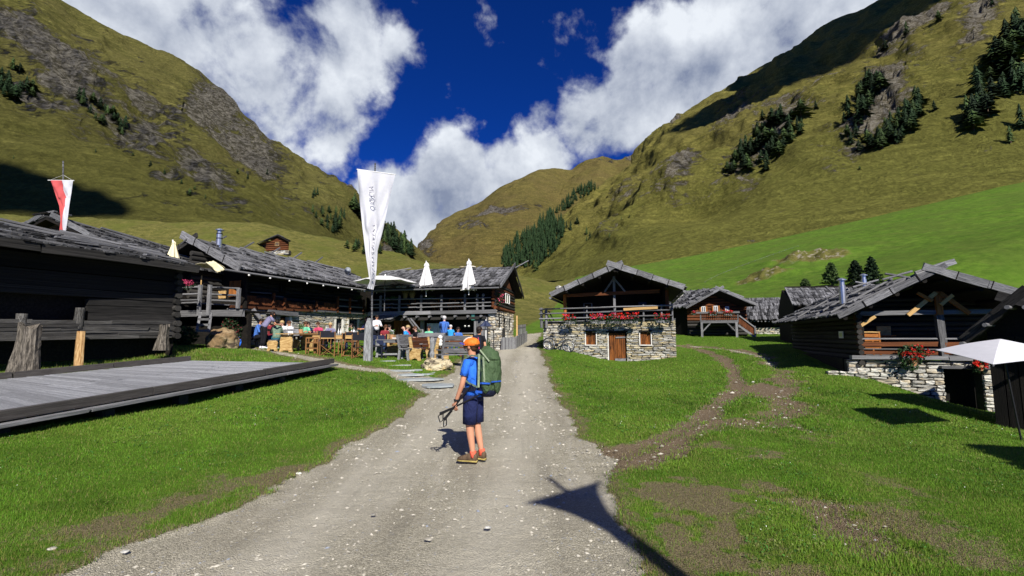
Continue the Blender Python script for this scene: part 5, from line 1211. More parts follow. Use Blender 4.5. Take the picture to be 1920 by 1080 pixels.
for f in (.05, .35, .65, .92): plank(a0_.lerp(a1_, f), b0_.lerp(b1_, f), .22, .09, GREYW, ter, 'step')
# cloth awning under the gable
aw = thing('cloth_awning', 'cream cloth awning stretched under the gable of the inn', 'awning', at(390, 500, 19.0))
def cloth(name, pts, mat, parent, nu=8, nv=5, sag=.1, th=.012):
    a, b_, c, d = [Vector(p) for p in pts]; g = {}; mb = MB()
    for i in range(nu + 1):
        for j in range(nv + 1):
            u, v = i / nu, j / nv; P = (a.lerp(b_, u)).lerp(d.lerp(c, u), v) - UP * sag * math.sin(u * math.pi) * math.sin(v * math.pi) + UP * .02 * math.sin(u * 17 + v * 5); g[i, j] = len(mb.v); mb.v.append(P)
    for i in range(nu):
        for j in range(nv): mb.f.append((g[i, j], g[i + 1, j], g[i + 1, j + 1], g[i, j + 1])); mb.mi.append(0)
    o = mb.build(name, mat, parent, True); so = o.modifiers.new('thick', 'SOLIDIFY'); so.thickness = th; return o
cloth('canvas', (at(350, 497, 19.4), at(404, 490, 18.8), at(424, 504, 19.2), at(365, 500, 20.6)), CREAM, aw, sag=-.06)
cloth('canvas_flap', (at(386, 492, 18.7), at(402, 489, 18.6), at(422, 506, 18.6), at(408, 511, 18.6)), CREAM, aw, sag=.05)

# ------------------------------------------------------------------ inn annex D with terrace rails
annex = thing('mountain_inn', 'inn annex with shingle roof, upper terrace and stone corner beside the gravel track', 'inn', (-4, 28.6, 1.2))
WD = Wall((-8.9, 29.6), (-.99, 28.0)); WDs = Wall((-.99, 28.0), (.12, 33.9))
zd = 3.22
gz_ = 1.0
# stone corner
pil = [WDs.rect(939, 596, 942, 612), WDs.rect(946, 597, 951, 622), WDs.rect(955, 597, 959, 612)]
L_ = WDs.L
pil = [(L_ * .16, L_ * .27, 2.2, 2.95), (L_ * .42, L_ * .55, 1.3, 2.95), (L_ * .72, L_ * .84, 2.2, 2.9)]
stone_wall(annex, WDs, 0, L_, .9, zd + .10, pil, .16, .42, STONE_L, limit=140)
stone_wall(annex, WD, WD.L - .45, WD.L, .9, zd + .1, [], .15, .38, STONE_L, limit=60, name='corner_pier')
for i, rc in enumerate(pil): door_part(annex, WDs, rc, DARKW, 2, out=-.2, name='door' if i == 1 else 'shutter', handle=False)
# small round stone wall in front of the corner
WR = Wall(at(919, 636, 26.6).xy, at(941, 640, 26.4).xy); stone_wall(annex, WR, 0, WR.L, 1.0, WR.hit(930, 614)[1], [], .12, .3, STONE_L, limit=50, name='low_wall')
zlog1 = 4.75
for i in range(8):
    z = zd + .22 + i * .20; log(WDs.P(-.15, z), WDs.P(L_ + .1, z), .22, LOGW if i % 3 else BROWNW, annex, 'log'); log(WD.P(WD.L - .1, z + .1, .2), WD.P(WD.L - .1, z + .1, -.8), .20, BROWNW, annex, 'cross_log')
window_part(annex, WDs, (L_ * .40, L_ * .62, 3.9, 4.5), .12)
# terrace edge
plank(WD.P(-.1, zd - .1, .1), WD.P(WD.L * .5, zd - .06, .1), .25, .22, GREYW, annex, 'terrace_beam'); plank(WD.P(WD.L * .5, zd - .06, .1), WD.P(WD.L + .1, zd - .02, .1), .25, .22, GREYW, annex, 'terrace_beam')
plank(WD.P(.2, zd - .45, .0), WD.P(WD.L * .93, zd - .38, .0), .2, .18, LOGW, annex, 'lower_beam')
for i in range(9): s_ = WD.L * (.1 + .1 * i); log(WD.P(s_, zd - .3, .38), WD.P(s_, zd - .3, -1.0), .15, GREYW, annex, 'joist_end')
mb = MB(); mb.slab([WD.P(-.1, zd, .1), WD.P(WD.L, zd + .02, .1), WD.P(WD.L, zd + .02, -2.2), WD.P(-.1, zd, -2.2)], UP * .05); mb.build('terrace_floor', GREYW, annex)
for dz, yy in ((.28, 0), (.5, 0), (.78, 0)):
    n_ = 5
    for i in range(n_):
        s0, s1 = WD.L * .005 + (WD.L - .3) * i / n_, (WD.L - .3) * (i + 1.05) / n_; log(WD.P(s0, zd + dz + random.uniform(-.02, .02), .2), WD.P(s1, zd + dz + random.uniform(-.02, .02) + .015, .2), .08, GREYW, annex, 'rail')
for px in (714, 749, 790, 828, 872, 895, 906):
    s_ = WD.hit(px, 560, .15)[0]; plank(WD.P(s_, zd - .05, .15), WD.P(s_, zd + .93, .15), .13, .10, GREYW, annex, 'rail_post', WD.n); mb = MB(); mb.lathe(WD.P(s_, zd + .92, .15), [(.075, 0), (.095, .05), (.07, .12), (.01, .16)], 8); mb.build('post_knob', GREYW, annex, True)
mb = MB(); mb.slab([WD.P(-1.6, .9, -2.3), WD.P(WD.L, .9, -2.3), WD.P(WD.L, 5.1, -2.3), WD.P(-1.6, 5.1, -2.3)], -WD.n * .1); mb.build('inner_wall', DARKW, annex)
# dark wall behind terrace
for i in range(8): log(WD.P(-.1, zd + .15 + i * .21, -2.1), WD.P(WD.L, zd + .15 + i * .21, -2.1), .22, LOGW, annex, 'log')
# ground floor
WDg = Wall(WD.P(0, 0, -.9).xy, WD.P(WD.L, 0, -.9).xy)
mb = MB(); mb.slab([WDg.P(0, .9, -.1), WDg.P(WDg.L, .9, -.1), WDg.P(WDg.L, zd, -.1), WDg.P(0, zd, -.1)], -WDg.n * .15); mb.build('back_wall', DARKW, annex)
def dspan(x0, y0, x1, y1, out=0): return WDg.rect(x0, y0, x1, y1, out)
rc = dspan(738, 600, 790, 632); boards(annex, WDg, rc[0], rc[1], 1.0, rc[3], .2, BROWNW, 'wall_board')
rc = dspan(790, 598, 795, 636, .2); plank(WDg.P((rc[0] + rc[1]) / 2, 1, .25), WDg.P((rc[0] + rc[1]) / 2, 2.85, .25), .22, .2, GREYW, annex, 'post', WDg.n)
rc = dspan(800, 606, 838, 634, .05); cu = MB(); nn_ = 40
for i in range(nn_):
    f0, f1 = i / nn_, (i + 1) / nn_; w_ = lambda f: .05 + .04 * math.sin(f * 60)
    cu.quad(WDg.P(rc[0] + (rc[1] - rc[0]) * f0, 1.2, w_(f0)), WDg.P(rc[0] + (rc[1] - rc[0]) * f1, 1.2, w_(f1)), WDg.P(rc[0] + (rc[1] - rc[0]) * f1, rc[3], w_(f1)), WDg.P(rc[0] + (rc[1] - rc[0]) * f0, rc[3], w_(f0)))
cu.build('curtain', CURT, annex)
WDf = Wall(WD.P(0, 0, .0).xy, WD.P(WD.L, 0, .0).xy)
rc = WDf.rect(862, 626, 886, 650); cn = MB(); cn.slab([WDf.P(rc[0], 1.0, -.5), WDf.P(rc[1], 1.0, -.5), WDf.P(rc[1], rc[3], -.5), WDf.P(rc[0], rc[3], -.5)], WDf.n * .4); ctr = cn.build('serving_counter', DARKW, annex)
boards(ctr, WDf, rc[0], rc[1], 1.0, rc[3], .13, PINEW, 'front_board', -.08); plank(WDf.P(rc[0] - .1, rc[3] + .04, -.2), WDf.P(rc[1] + .05, rc[3] + .04, -.2), .5, .05, GREYW, ctr, 'counter_top')
rc = WDf.rect(888, 590, 925, 640); boards(annex, WDf, rc[0], rc[1], 1.0, 2.95, .16, GREYW, 'grey_board', -.05, top_jag=.03)
rc = WDf.rect(884, 588, 890, 600, .05); mb = MB(); mb.slab([WDf.P(rc[0], rc[2], .05), WDf.P(rc[1], rc[2], .05), WDf.P(rc[1], rc[3], .05), WDf.P(rc[0], rc[3], .05)], WDf.n * .02); mb.build('green_sign', SIGN_GR, annex)
for i, px in enumerate((872, 879)): q = at(px, 613, 28.4); mb = MB(); mb.lathe(q, [(.03, 0), (.07, .05), (.02, .1)], 10); mb.build('wall_lamp', WHITEP, annex)
a, c = WD.hit(697, 601, .9), WD.hit(733, 601, .9); zz = a[1]; q0, q1 = WD.P(a[0], zz, .9), WD.P(c[0], zz, .9); r0b_, r1b_ = q0 - WD.n * .9 + UP * .38 + WD.d * .25, q1 - WD.n * .9 + UP * .38 + WD.d * .25
roof_plane(annex, q0, q1, r1b_, r0b_, 1, 7, GREYW, name='porch_roof', th=.03)
for (p_, q_) in (((765, 597), (785, 624)), ((770, 597), (790, 622))): a = at(*p_, 27.6); c = at(*q_, 27.2); plank(a, c, .12, .04, GREYW, annex, 'leaning_board')
# roof D
od = .9; ed = WD.hit(916, 537, od); ED1 = WD.P(WD.L + .45, ed[1], od); ED0 = WD.P(-.4, ed[1] - .02, od)
pkd = WDs.hit(950, 502, .45); RD1 = WDs.P(L_ * .52, 0, .5); RD1.z = at(952, 502, RD1.y).z; RD0 = RD1 - WD.d * (WD.L + 1.1)
roof_plane(annex, ED0, ED1, RD1, RD0, 7, 42, SHING, th=.06, under=LOGW)
FD1 = WDs.P(L_ + .9, 0, .5); FD1.z = ED1.z - .05; FD0 = FD1 - WD.d * (WD.L + 1.1)
roof_plane(annex, FD1, FD0, RD0, RD1, 3, 16, SHING_D, th=.06)
barge(annex, ED1 + WDs.n * .06, RD1 + WDs.n * .06 + UP * .15 + (RD1 - ED1).normalized() * .4, WDs.n, 3, w=.22, clamp=False); barge(annex, FD1 + WDs.n * .08, RD1 + WDs.n * .08 + UP * .1, WDs.n, 4, w=.22, mat=LOGW, clamp=False)
q = RD1 + WDs.n * .15; log(q, q + WD.d * .9 + UP * .45, .08, GREYW, annex, 'roof_pole')
log(ED0 + WD.n * .1 - UP * .1, ED1 + WD.n * .1 - UP * .1, .11, GREYW, annex, 'gutter')
gable_fill('gable_boards', [WDs.P(L_ * .22, 4.95, .06), WDs.P(L_ * .85, 4.95, .06), WDs.P(L_ * .52, RD1.z - .45, .06)], .05, WDs.n, BROWNW, annex)
gable_fill('gable_wall', [WDs.P(0, 4.7, -.02), WDs.P(L_, 4.7, -.02), WDs.P(L_ * .52, RD1.z - .2, -.02)], .1, WDs.n, DARKW, annex)
S_D = lambda t, s: (ED0.lerp(ED1, t)).lerp(RD0.lerp(RD1, t), s) + UP * .13
for (t0_, s0_, t1_, s1_) in ((.1, .6, .35, 1.04), (.3, .5, .46, .9), (.66, .6, .76, 1.03), (.02, .8, .2, 1.06)): plank(S_D(t0_, s0_), S_D(t1_, s1_), .07, .06, GREYW, annex, 'roof_pole')
for t_ in (.62, .66, .7): q = S_D(t_, .95); mb = MB(); mb.lathe(q, [(.02, 0), (.22, .03), (.2, .1), (.05, .14)], 7); mb.build('roof_stone', STONE, annex)
# ------------------------------------------------------------------ little cabin on the slope
cab = thing('log_cabin', 'tiny red brown log cabin alone on the grassy slope above the inn', 'cabin', onG(515, 68))
YK = gp(518, 478, 40, 100).y; WKf = Wall(at(500, 474, YK + .6).xy, at(540, 474, YK - .4).xy); WKs = Wall(at(488, 472, YK + 3).xy, at(500, 474, YK + .6).xy)
zk = at(520, 468, YK).z
for i in range(9):
    z = zk + i * .33; L2 = WKf.L
    if z > at(520, 446, YK).z: break
    if z < at(520, 452, YK).z: log(WKf.P(0, z), WKf.P(L2, z), .35, BROWNW, cab, 'log')
    else: log(WKf.P(L2 * .22, z), WKf.P(L2 * .78, z), .35, BROWNW, cab, 'log')
zk2 = at(520, 451, YK).z
mb = MB(); mb.slab([WKs.P(0, zk - .3, 0), WKs.P(WKs.L, zk - .3, 0), WKs.P(WKs.L, zk2, 0), WKs.P(0, zk2, 0)], -WKs.n * .1); mb.build('side_wall', BROWNW, cab)
mb = MB(); mb.slab([WKs.P(WKs.L * .35, zk - .2, .05), WKs.P(WKs.L * .65, zk - .2, .05), WKs.P(WKs.L * .65, zk2 - .3, .05), WKs.P(WKs.L * .35, zk2 - .3, .05)], -WKs.n * .05); mb.build('door', DARKW, cab)
window_part(cab, WKf, WKf.rect(516, 454, 523, 461, .2), .2, frame=PINEW)
stone_wall(cab, WKf, -.3, WKf.L + .1, zk - .8, zk - .15, [], .3, .7, STONE_L, limit=24, ground=False, thick=.5)
ka, kb, kp = WKf.P(*WKf.hit(497, 452, .5), .5), WKf.P(*WKf.hit(543, 452, .5), .5), WKf.P(*WKf.hit(521, 440.5, .5), .5); bK = (WKs.A - WKs.B).normalized() * 3.9; bK.z = 0
roof_plane(cab, ka + bK, ka, kp, kp + bK, 2, 9, SHING_D, th=.08, thick=.16); roof_plane(cab, kb, kb + bK, kp + bK, kp, 2, 9, SHING_D, th=.08, thick=.16)
# ------------------------------------------------------------------ people
SKIN = plain('skin', (.56, .27, .16), .55, noise_amt=.06); SKIN2 = plain('pale_skin', (.66, .38, .27), .55, noise_amt=.05)
HAIRD = plain('dark_hair', (.018, .011, .008), .6); HAIRB = plain('brown_hair', (.07, .03, .012), .6); HAIRW = plain('white_hair', (.55, .54, .52), .7); HAIRL = plain('blond_hair', (.45, .32, .15), .7)
EYE = plain('eye_dark', (.01, .01, .01), .2)
def C_(name, col, rough=.85, bs=.25):
    m, b, p, o = new_mat(name); tc = b.n('ShaderNodeTexCoord').outputs['Object']; n1 = b.noise(b.vm('MULTIPLY', tc, (1, 1, .55)), 9, 4, .55, 1.2); n2 = b.noise(tc, 60, 3, .6)
    k = b.m('MULTIPLY', b.mr(n1, .3, .7, .78, 1.18, smooth=False), b.mr(n2, .3, .7, .92, 1.08, smooth=False)); kk = b.n('ShaderNodeCombineXYZ'); [b.lk(k, kk.inputs[i]) for i in range(3)]
    b.lk(b.mix(1.0, col, kk.outputs[0], 'MULTIPLY'), p.inputs['Base Color']); p.inputs['Roughness'].default_value = rough
    bump(b, p, b.m('ADD', n1, b.m('MULTIPLY', n2, .12)), min(1, bs * 3.2), .05); return m
BLUEs = C_('blue_shirt', (.025, .15, .68)); NAVYs = C_('navy_shorts', (.012, .018, .07)); ORC = C_('orange_cap', (.85, .20, .02), .6); CAPW = C_('cap_white', (.8, .66, .52), .6); CAPB = C_('cap_visor_blue', (.08, .08, .42), .6)
SOCK = C_('coral_sock', (.85, .13, .07)); SHOE = C_('brown_shoe', (.13, .085, .05), .8, .5); SOLE = C_('pale_sole', (.42, .33, .10), .7); PACKG = C_('pack_green', (.062, .105, .045), .7, .9); PACKN = C_('pack_navy', (.012, .016, .04)); STRAP = C_('strap_grey_green', (.12, .17, .12)); STRAP2 = C_('pale_strap', (.26, .32, .20)); STRAPB = C_('strap_blue', (.02, .10, .5))
GREYL = C_('lilac_shirt', (.20, .19, .30)); BLK = C_('black_trousers', (.008, .008, .012)); TEAL = C_('teal_cloth', (.03, .20, .30)); SAGE = C_('sage_cloth', (.16, .24, .17)); PINKS = C_('pink_cloth', (.55, .06, .14)); MINT = C_('mint_shirt', (.18, .60, .36)); WSH = C_('white_shirt', (.75, .75, .78)); BLUE2 = C_('mid_blue_shirt', (.06, .16, .50)); CYAN = C_('cyan_cloth', (.03, .32, .72)); DENIM = C_('denim', (.04, .07, .16)); REDBR = C_('maroon_cloth', (.25, .03, .04))
def skin_mesh(name, V, E, Rr, mat, parent, root=0, sub=1, M=Matrix()):
    me = bpy.data.meshes.new(name); me.from_pydata([tuple(M @ Vector(v)) for v in V], E, []); me.materials.append(mat)
    o = obj(name, me, parent)
    md = o.modifiers.new('skin', 'SKIN'); md.use_smooth_shade = True
    if not me.skin_vertices:
        pass
    for i, sv in enumerate(me.skin_vertices[0].data): sv.radius = Rr[i] if isinstance(Rr[i], tuple) else (Rr[i], Rr[i]); sv.use_root = (i == root)
    s = o.modifiers.new('sub', 'SUBSURF'); s.levels = sub; s.render_levels = sub
    return o
def rings(mb, R_, n=14, mi=0, M=Matrix(), cap=True, wob=0.0, sd=1):
    """R_: list of (centre, lateral axis, depth axis, rx, ry)"""
    k0 = len(mb.v); rnd = random.Random(sd)
    for (c, ax, ay, rx, ry) in R_:
        for j in range(n):
            a = 2 * math.pi * j / n; ww = 1 + wob * math.sin(3 * a + c[2] * 40) + wob * rnd.uniform(-.7, .7)
            mb.v.append(M @ (Vector(c) + Vector(ax) * math.cos(a) * rx * ww + Vector(ay) * math.sin(a) * ry * ww))
    for i in range(len(R_) - 1):
        for j in range(n): a = k0 + i * n + j; b_ = k0 + i * n + (j + 1) % n; mb.f.append((a, b_, b_ + n, a + n)); mb.mi.append(mi)
    if cap:
        mb.f.append(tuple(k0 + j for j in range(n - 1, -1, -1))); mb.mi.append(mi); e = k0 + (len(R_) - 1) * n; mb.f.append(tuple(e + j for j in range(n))); mb.mi.append(mi)
def ellip(mb, c, rx, ry, rz, M=Matrix(), nu=12, nv=8, mi=0, zlo=-1.0, zhi=1.0, wob=0):
    R_ = []
    for i in range(nv + 1):
        z = zlo + (zhi - zlo) * i / nv; r = math.sqrt(max(0, 1 - z * z)) + .02; R_.append((Vector(c) + Vector((0, 0, z * rz)), (1, 0, 0), (0, 1, 0), rx * r, ry * r))
    rings(mb, R_, nu, mi, M, True, wob)
def person(label, base, face, P, skin=SKIN, shirt=BLUE2, pants=DENIM, hair=HAIRD, shoes=BLK, group=None, sleeve=.55, pant_to=1.0, scale=1.0, hairlen=0.0, detail=False, cap=None):
    """face: horizontal facing direction; P: joints in local metres (x right, y forward, z up)"""
    t = thing('person', label, 'person', base, group); f = Vector((face[0], face[1], 0)).normalized(); r = Vector((f.y, -f.x, 0))
    M = Matrix.Translation(Vector(base)) @ mat4(r * scale, f * scale, UP * scale, Vector((0, 0, 0)))
    g = {k: Vector(v) for k, v in P.items()}
    V = []; E = []; Rr = []
    def add(p, rad, par=None):
        V.append(Vector(p)); Rr.append(rad)
        if par is not None: E.append((par, len(V) - 1))
        return len(V) - 1
    pel = add(g['pelvis'], (.12, .10)); sp = add(g['pelvis'].lerp(g['chest'], .5), (.10, .075), pel); ch = add(g['chest'], (.10, .075), sp); nk = add(g['neck'], .055, ch)
    hv = (g['head'] - g['neck']).normalized(); h1 = add(g['neck'].lerp(g['head'], .55), .058, nk); h2 = add(g['head'] - hv * .01, .085, h1); h3 = add(g['head'] + hv * .075, .068, h2)
    for s in ('l', 'r'):
        sh = add(g['sh_' + s] - Vector((0, 0, .012)), .046, ch); el = add(g['el_' + s], .040, sh); wr = add(g['wr_' + s], .027, el)
        hd = (g['wr_' + s] - g['el_' + s]).normalized(); hd = Vector(P.get('hd_' + s, hd)).normalized(); pm = add(g['wr_' + s] + hd * .055, (.032, .022), wr); lat = f_lat = Vector((0, 1, 0)).cross(hd);
        if abs(hd.z) > .5: lat = Vector((0, 1, 0)) - hd * hd.y
        lat.normalize(); nrm = hd.cross(lat).normalized() * (1 if s == 'l' else -1)
        for k in range(4):
            o_ = lat * (.027 - .018 * k); ln = (.07, .08, .075, .058)[k]; b0 = add(g['wr_' + s] + hd * .085 + o_, .0105, pm); b1 = add(V[b0] + hd * ln * .5 + nrm * .012, .0095, b0); add(V[b1] + hd * ln * .3 + nrm * .03, .008, b1)
        b0 = add(g['wr_' + s] + hd * .04 + lat * .036, .012, pm); add(V[b0] + hd * .045 + lat * .02 + nrm * .012, .010, b0)
        hp = add(g['hip_' + s], .085, pel); kn = add(g['kn_' + s], .058, hp); cf = add(g['kn_' + s].lerp(g['an_' + s], .32), .056, kn); an = add(g['an_' + s], .036, cf)
        add(g['an_' + s] + (g['toe_' + s] - g['an_' + s]) * .6 - Vector((0, 0, .012)), .022, an)
    skin_mesh('body', V, E, Rr, skin, t, 0, 2 if detail else 1, M)
    # head details
    hd_f = Vector(P.get('look', (0, 1, 0))).normalized(); hr = hd_f.cross(Vector((0, 0, 1))).normalized(); hu = hr.cross(hd_f)
    HM = M @ mat4(hr, hd_f, hu, g['head']); mb = MB()
    for sx in (-1, 1):
        ellip(mb, (sx * .033, .083, .012), .012, .008, .008, HM, 8, 4, 0); ellip(mb, (sx * .088, .0, -.005), .010, .022, .030, HM, 8, 5, 1)
    ellip(mb, (0, .098, -.018), .013, .018, .022, HM, 8, 5, 1); ellip(mb, (0, .086, -.052), .024, .010, .007, HM, 8, 4, 2)
    tag(mb.build('face', [EYE, skin, REDBR], t, True), kind='stuff')
    if hair:
        mb = MB(); ellip(mb, (0, -.016, .028), .098, .108, .098, HM, 14, 8, 0, -.35 - hairlen, .98, .03); ellip(mb, (0, -.045, -.012 - hairlen * .08), .080, .054, .066 + hairlen * .1, HM, 12, 7, 0, -1, .9, .04); mb.build('hair', hair, t, True)
    # shirt
    Z = Vector((0, 0, 1)); X_ = Vector((1, 0, 0))
    up1 = (g['chest'] - g['pelvis']).normalized(); dy = X_.cross(up1).normalized() * -1; dy = up1.cross(X_)
    mb = MB(); c0 = g['pelvis'] + up1 * .02; c3 = g['chest']; c4 = g['neck']
    rings(mb, [(c0 - up1 * .06, X_, dy, .172, .130), (c0 + up1 * .05, X_, dy, .165, .122), (c0.lerp(c3, .5), X_, dy, .160, .115), (c0.lerp(c3, .8), X_, dy, .178, .122), (c3, X_, dy, .185, .122), (c3.lerp(c4, .5), X_, dy, .168, .108), (c3.lerp(c4, .8), X_, dy, .110, .085), (c3.lerp(c4, 1.05), X_, dy, .066, .066)], 16, 0, M, True, .02)
    for s in ('l', 'r'):
        a, b_ = g['sh_' + s], g['el_' + s]; q = a.lerp(b_, min(1, sleeve)); pts = [g['chest'] + (a - g['chest']) * .35 + Z * .03, a - Z * .012, a.lerp(q, .5), q]; rr = [.085, .062, .058, .062]
        if sleeve > 1: w_ = g['wr_' + s]; pts += [b_.lerp(w_, min(.95, sleeve - 1))]; rr += [.042]
        mb.tube([M @ p for p in pts], [x * scale for x in rr], 10)
    mb.build('shirt', shirt, t, True)
    mb = MB()
    ln = pant_to
    rings(mb, [(g['pelvis'] + up1 * .03, X_, dy, .158, .118), (g['pelvis'] - Z * .03, X_, dy, .165, .125), (g['pelvis'] - Z * .10, X_, dy, .160, .120)], 14, 0, M)
    for s in ('l', 'r'):
        hp, kn, an = g['hip_' + s], g['kn_' + s], g['an_' + s]
        if ln <= 1: pts = [hp + Z * .04, hp, hp.lerp(kn, .5), hp.lerp(kn, ln)]; rr = [.10, .112, .105, .100]
        else: pts = [hp + Z * .04, hp, hp.lerp(kn, .5), kn, kn.lerp(an, .5), kn.lerp(an, ln - 1)]; rr = [.10, .112, .095, .076, .066, .060]
        mb.tube([M @ p for p in pts], [x * scale for x in rr], 12)
    mb.build('trousers' if ln > 1 else 'shorts', pants, t, True)
    for s in ('l', 'r'):
        an, toe = g['an_' + s], g['toe_' + s]; d = (toe - an); d.z = 0; d.normalize(); lt = d.cross(Z); mb = MB()
        b0 = Vector((an.x, an.y, toe.z)) - d * .06; R_ = []
        for (u, w, h0, h1) in ((0, .034, 0, .10), (.03, .044, 0, .13), (.10, .043, 0, .125), (.16, .048, 0, .092), (.24, .047, 0, .064), (.285, .027, .005, .045)):
            R_.append((b0 + d * u + Z * ((h0 + h1) / 2 - .03), lt, Z, w, (h1 - h0) / 2 + .004))
        rings(mb, R_, 12, 0, M); mb.build('shoe', shoes, t, True)
        if detail:
            mb = MB(); R_ = [(b0 + d * u + Z * -.022, lt, Z, w + .004, .016) for (u, w) in ((-.004, .034), (.03, .042), (.10, .040), (.17, .049), (.24, .047), (.292, .026))]; rings(mb, R_, 12, 0, M); mb.build('sole', SOLE, t, True)
    return t, M, g, HM
def stand(lean=0.0, arms='down', h=1.0, look=(0, 1, 0)):
    P = dict(pelvis=(0, -.0, .96), chest=(0, .02 + lean * .45, 1.33 - abs(lean) * .18), neck=(0, .03 + lean * .62, 1.49 - abs(lean) * .26), head=(0, .05 + lean * .80, 1.645 - abs(lean) * .32), look=look)
    for s, k in (('l', -1), ('r', 1)):
        P['sh_' + s] = (k * .175, .01 + lean * .55, 1.42 - abs(lean) * .22); P['hip_' + s] = (k * .085, 0, .90); P['kn_' + s] = (k * .09, .02, .49); P['an_' + s] = (k * .09, -.03, .09); P['toe_' + s] = (k * .11, .16, .03)
        if arms == 'down': P['el_' + s] = (k * .23, -.02 + lean * .5, 1.13 - abs(lean) * .2); P['wr_' + s] = (k * .22, .06 + lean * .5, .87 - abs(lean) * .2)
        else: P['el_' + s] = (k * .22, .16 + lean * .6, 1.16 - abs(lean) * .25); P['wr_' + s] = (k * .14, .38 + lean * .6, 1.16 - abs(lean) * .25)
    return P
def sit(lean=.1, arms='table', look=(0, 1, 0), zs=.50):
    P = dict(pelvis=(0, 0, zs), chest=(0, .02 + lean, zs + .38), neck=(0, .03 + lean * 1.4, zs + .53), head=(0, .06 + lean * 1.7, zs + .68), look=look)
    for s, k in (('l', -1), ('r', 1)):
        P['sh_' + s] = (k * .17, .02 + lean * 1.2, zs + .47); P['hip_' + s] = (k * .09, .04, zs - .02); P['kn_' + s] = (k * .11, .44, zs + .02); P['an_' + s] = (k * .11, .42, .09); P['toe_' + s] = (k * .12, .60, .03)
        P['el_' + s] = (k * .22, .14 + lean, zs + .22); P['wr_' + s] = (k * .10, .36 + lean, zs + .28)
    return P
# ---- the hiker
HB = Vector((-.553, 6.85, H(-.553, 6.85) - .0)); HF = (-.93, .36)
P = dict(pelvis=(0, -.01, .93), chest=(0, .0, 1.27), neck=(0, .02, 1.44), head=(0, .045, 1.595), look=(-.12, 1, -.03),
    sh_l=(-.185, .02, 1.38), el_l=(-.235, .06, 1.08), wr_l=(-.20, .175, .835), hd_l=(.12, .18, -1), sh_r=(.185, .02, 1.38), el_r=(.24, .02, 1.10), wr_r=(.19, .20, .92),
    hip_l=(-.085, .0, .88), kn_l=(-.085, .015, .48), an_l=(-.08, -.04, .095), toe_l=(-.10, .17, .035), hip_r=(.085, 0, .88), kn_r=(.085, -.02, .48), an_r=(.08, -.10, .095), toe_r=(.11, .10, .035))
hk, HMx, g, HHM = person('hiker in blue shirt and orange cap with a green backpack on the gravel track', HB, HF, P, SKIN, BLUEs, NAVYs, HAIRB, SHOE, None, .62, .90, 1.0, 0.0, True)
mb = MB()      # socks
for s in ('l', 'r'): an = g['an_' + s]; mb.tube([HMx @ (an - UP * .03), HMx @ (an + UP * .02), HMx @ (an + UP * .055)], [.05, .045, .046], 12)
for i_ in (0,): mb.build('socks', SOCK, hk, True)
# cap: orange crown with a pale front panel and blue visor
mb = MB(); ellip(mb, (0, -.008, .045), .108, .118, .092, HHM, 20, 8, 0, -.22, .99); mb.build('cap', ORC, hk, True)
mb = MB(); R_ = []
for i in range(7): z = .18 + .8 * i / 6; r_ = math.sqrt(max(0, 1 - z * z)) + .02; R_.append((Vector((0, .010, .047 + z * .095)), Vector((1, 0, 0)), Vector((0, 1, 0)), .088 * r_, .112 * r_))
rings(mb, R_, 18, 0, HHM); mb.build('cap_panel', CAPW, hk, True)
mb = MB(); pts = []
for i in range(11): a = math.pi * i / 10; pts.append(HHM @ Vector((math.cos(a) * .085, .085 + math.sin(a) * .085, .045 + .012 * math.sin(a) - .012 * abs(math.cos(a)))))
pts += [HHM @ Vector((-.085, .04, .03)), HHM @ Vector((.085, .04, .03))]; mb.slab(pts, UP * .010); mb.build('visor', CAPB, hk)
mb = MB(); mb.tube([HHM @ Vector((.104 * math.cos(a), .113 * math.sin(a), .022)) for a in [2 * math.pi * i / 20 for i in range(21)]], .007, 6); mb.build('cap_band', ORC, hk)
mb = MB(); [mb.bar(HHM @ Vector((sx * .088, .075, .012)), HHM @ Vector((sx * .092, -.01, .010)), .006, .008) for sx in (-1, 1)]; [ellip(mb, (sx * .034, .094, .010), .026, .006, .018, HHM, 10, 5) for sx in (-1, 1)]; mb.build('sunglasses', BLACK, hk)
# watch
w0 = g['wr_l'] - (g['wr_l'] - g['el_l']).normalized() * .02; mb = MB(); mb.tube([HMx @ (w0 - UP * .012 - Vector((0, .0, 0))), HMx @ (w0 + UP * .012)], [.036, .037], 12); mb.build('watch_band', BLACK, hk, True); mb = MB(); ellip(mb, w0 + Vector((-.034, 0, 0)), .010, .020, .020, HMx, 10, 5); mb.build('watch', BLACK, hk, True)
# backpack: its own thing, carried on the back
bp = thing('backpack', 'tall green hiking backpack worn by the man in the orange cap', 'backpack', HMx @ Vector((0, -.25, .95)))
def bx(z): return Vector((0, -.245, z))
X_, Y_ = Vector((1, 0, 0)), Vector((0, 1, 0)); rnd = random.Random(4); mb = MB(); R_ = []
for i in range(19):
    f = i / 18; z = .93 + .60 * f; w = .135 + .045 * math.sin(min(1, f * 1.2) * math.pi * .8) - .03 * max(0, f - .8) * 5; d = .10 + .05 * math.sin(f * math.pi * .85)
    if f < .12: w *= .75 + f * 2; d *= .7 + f * 2.5
    R_.append((bx(z) + Y_ * (-.02 * math.sin(f * 3)), X_, Y_, w, d))
rings(mb, R_, 26, 0, HMx, True, .045, 3); mb.build('main_bag', PACKG, bp, True)
mb = MB(); R_ = []
for i in range(9):
    f = i / 8; r_ = math.cos(math.pi * .5 * min(.97, max(0, f * 1.0))) ** .55 * (.94 if f == 0 else 1); R_.append((bx(1.41 + .20 * f) + Y_ * (-.01 + .05 * f), X_, Y_, .178 * r_, .155 * r_))
rings(mb, R_, 26, 0, HMx, True, .05, 7); mb.build('top_lid', PACKG, bp, True)
mb = MB(); R_ = []
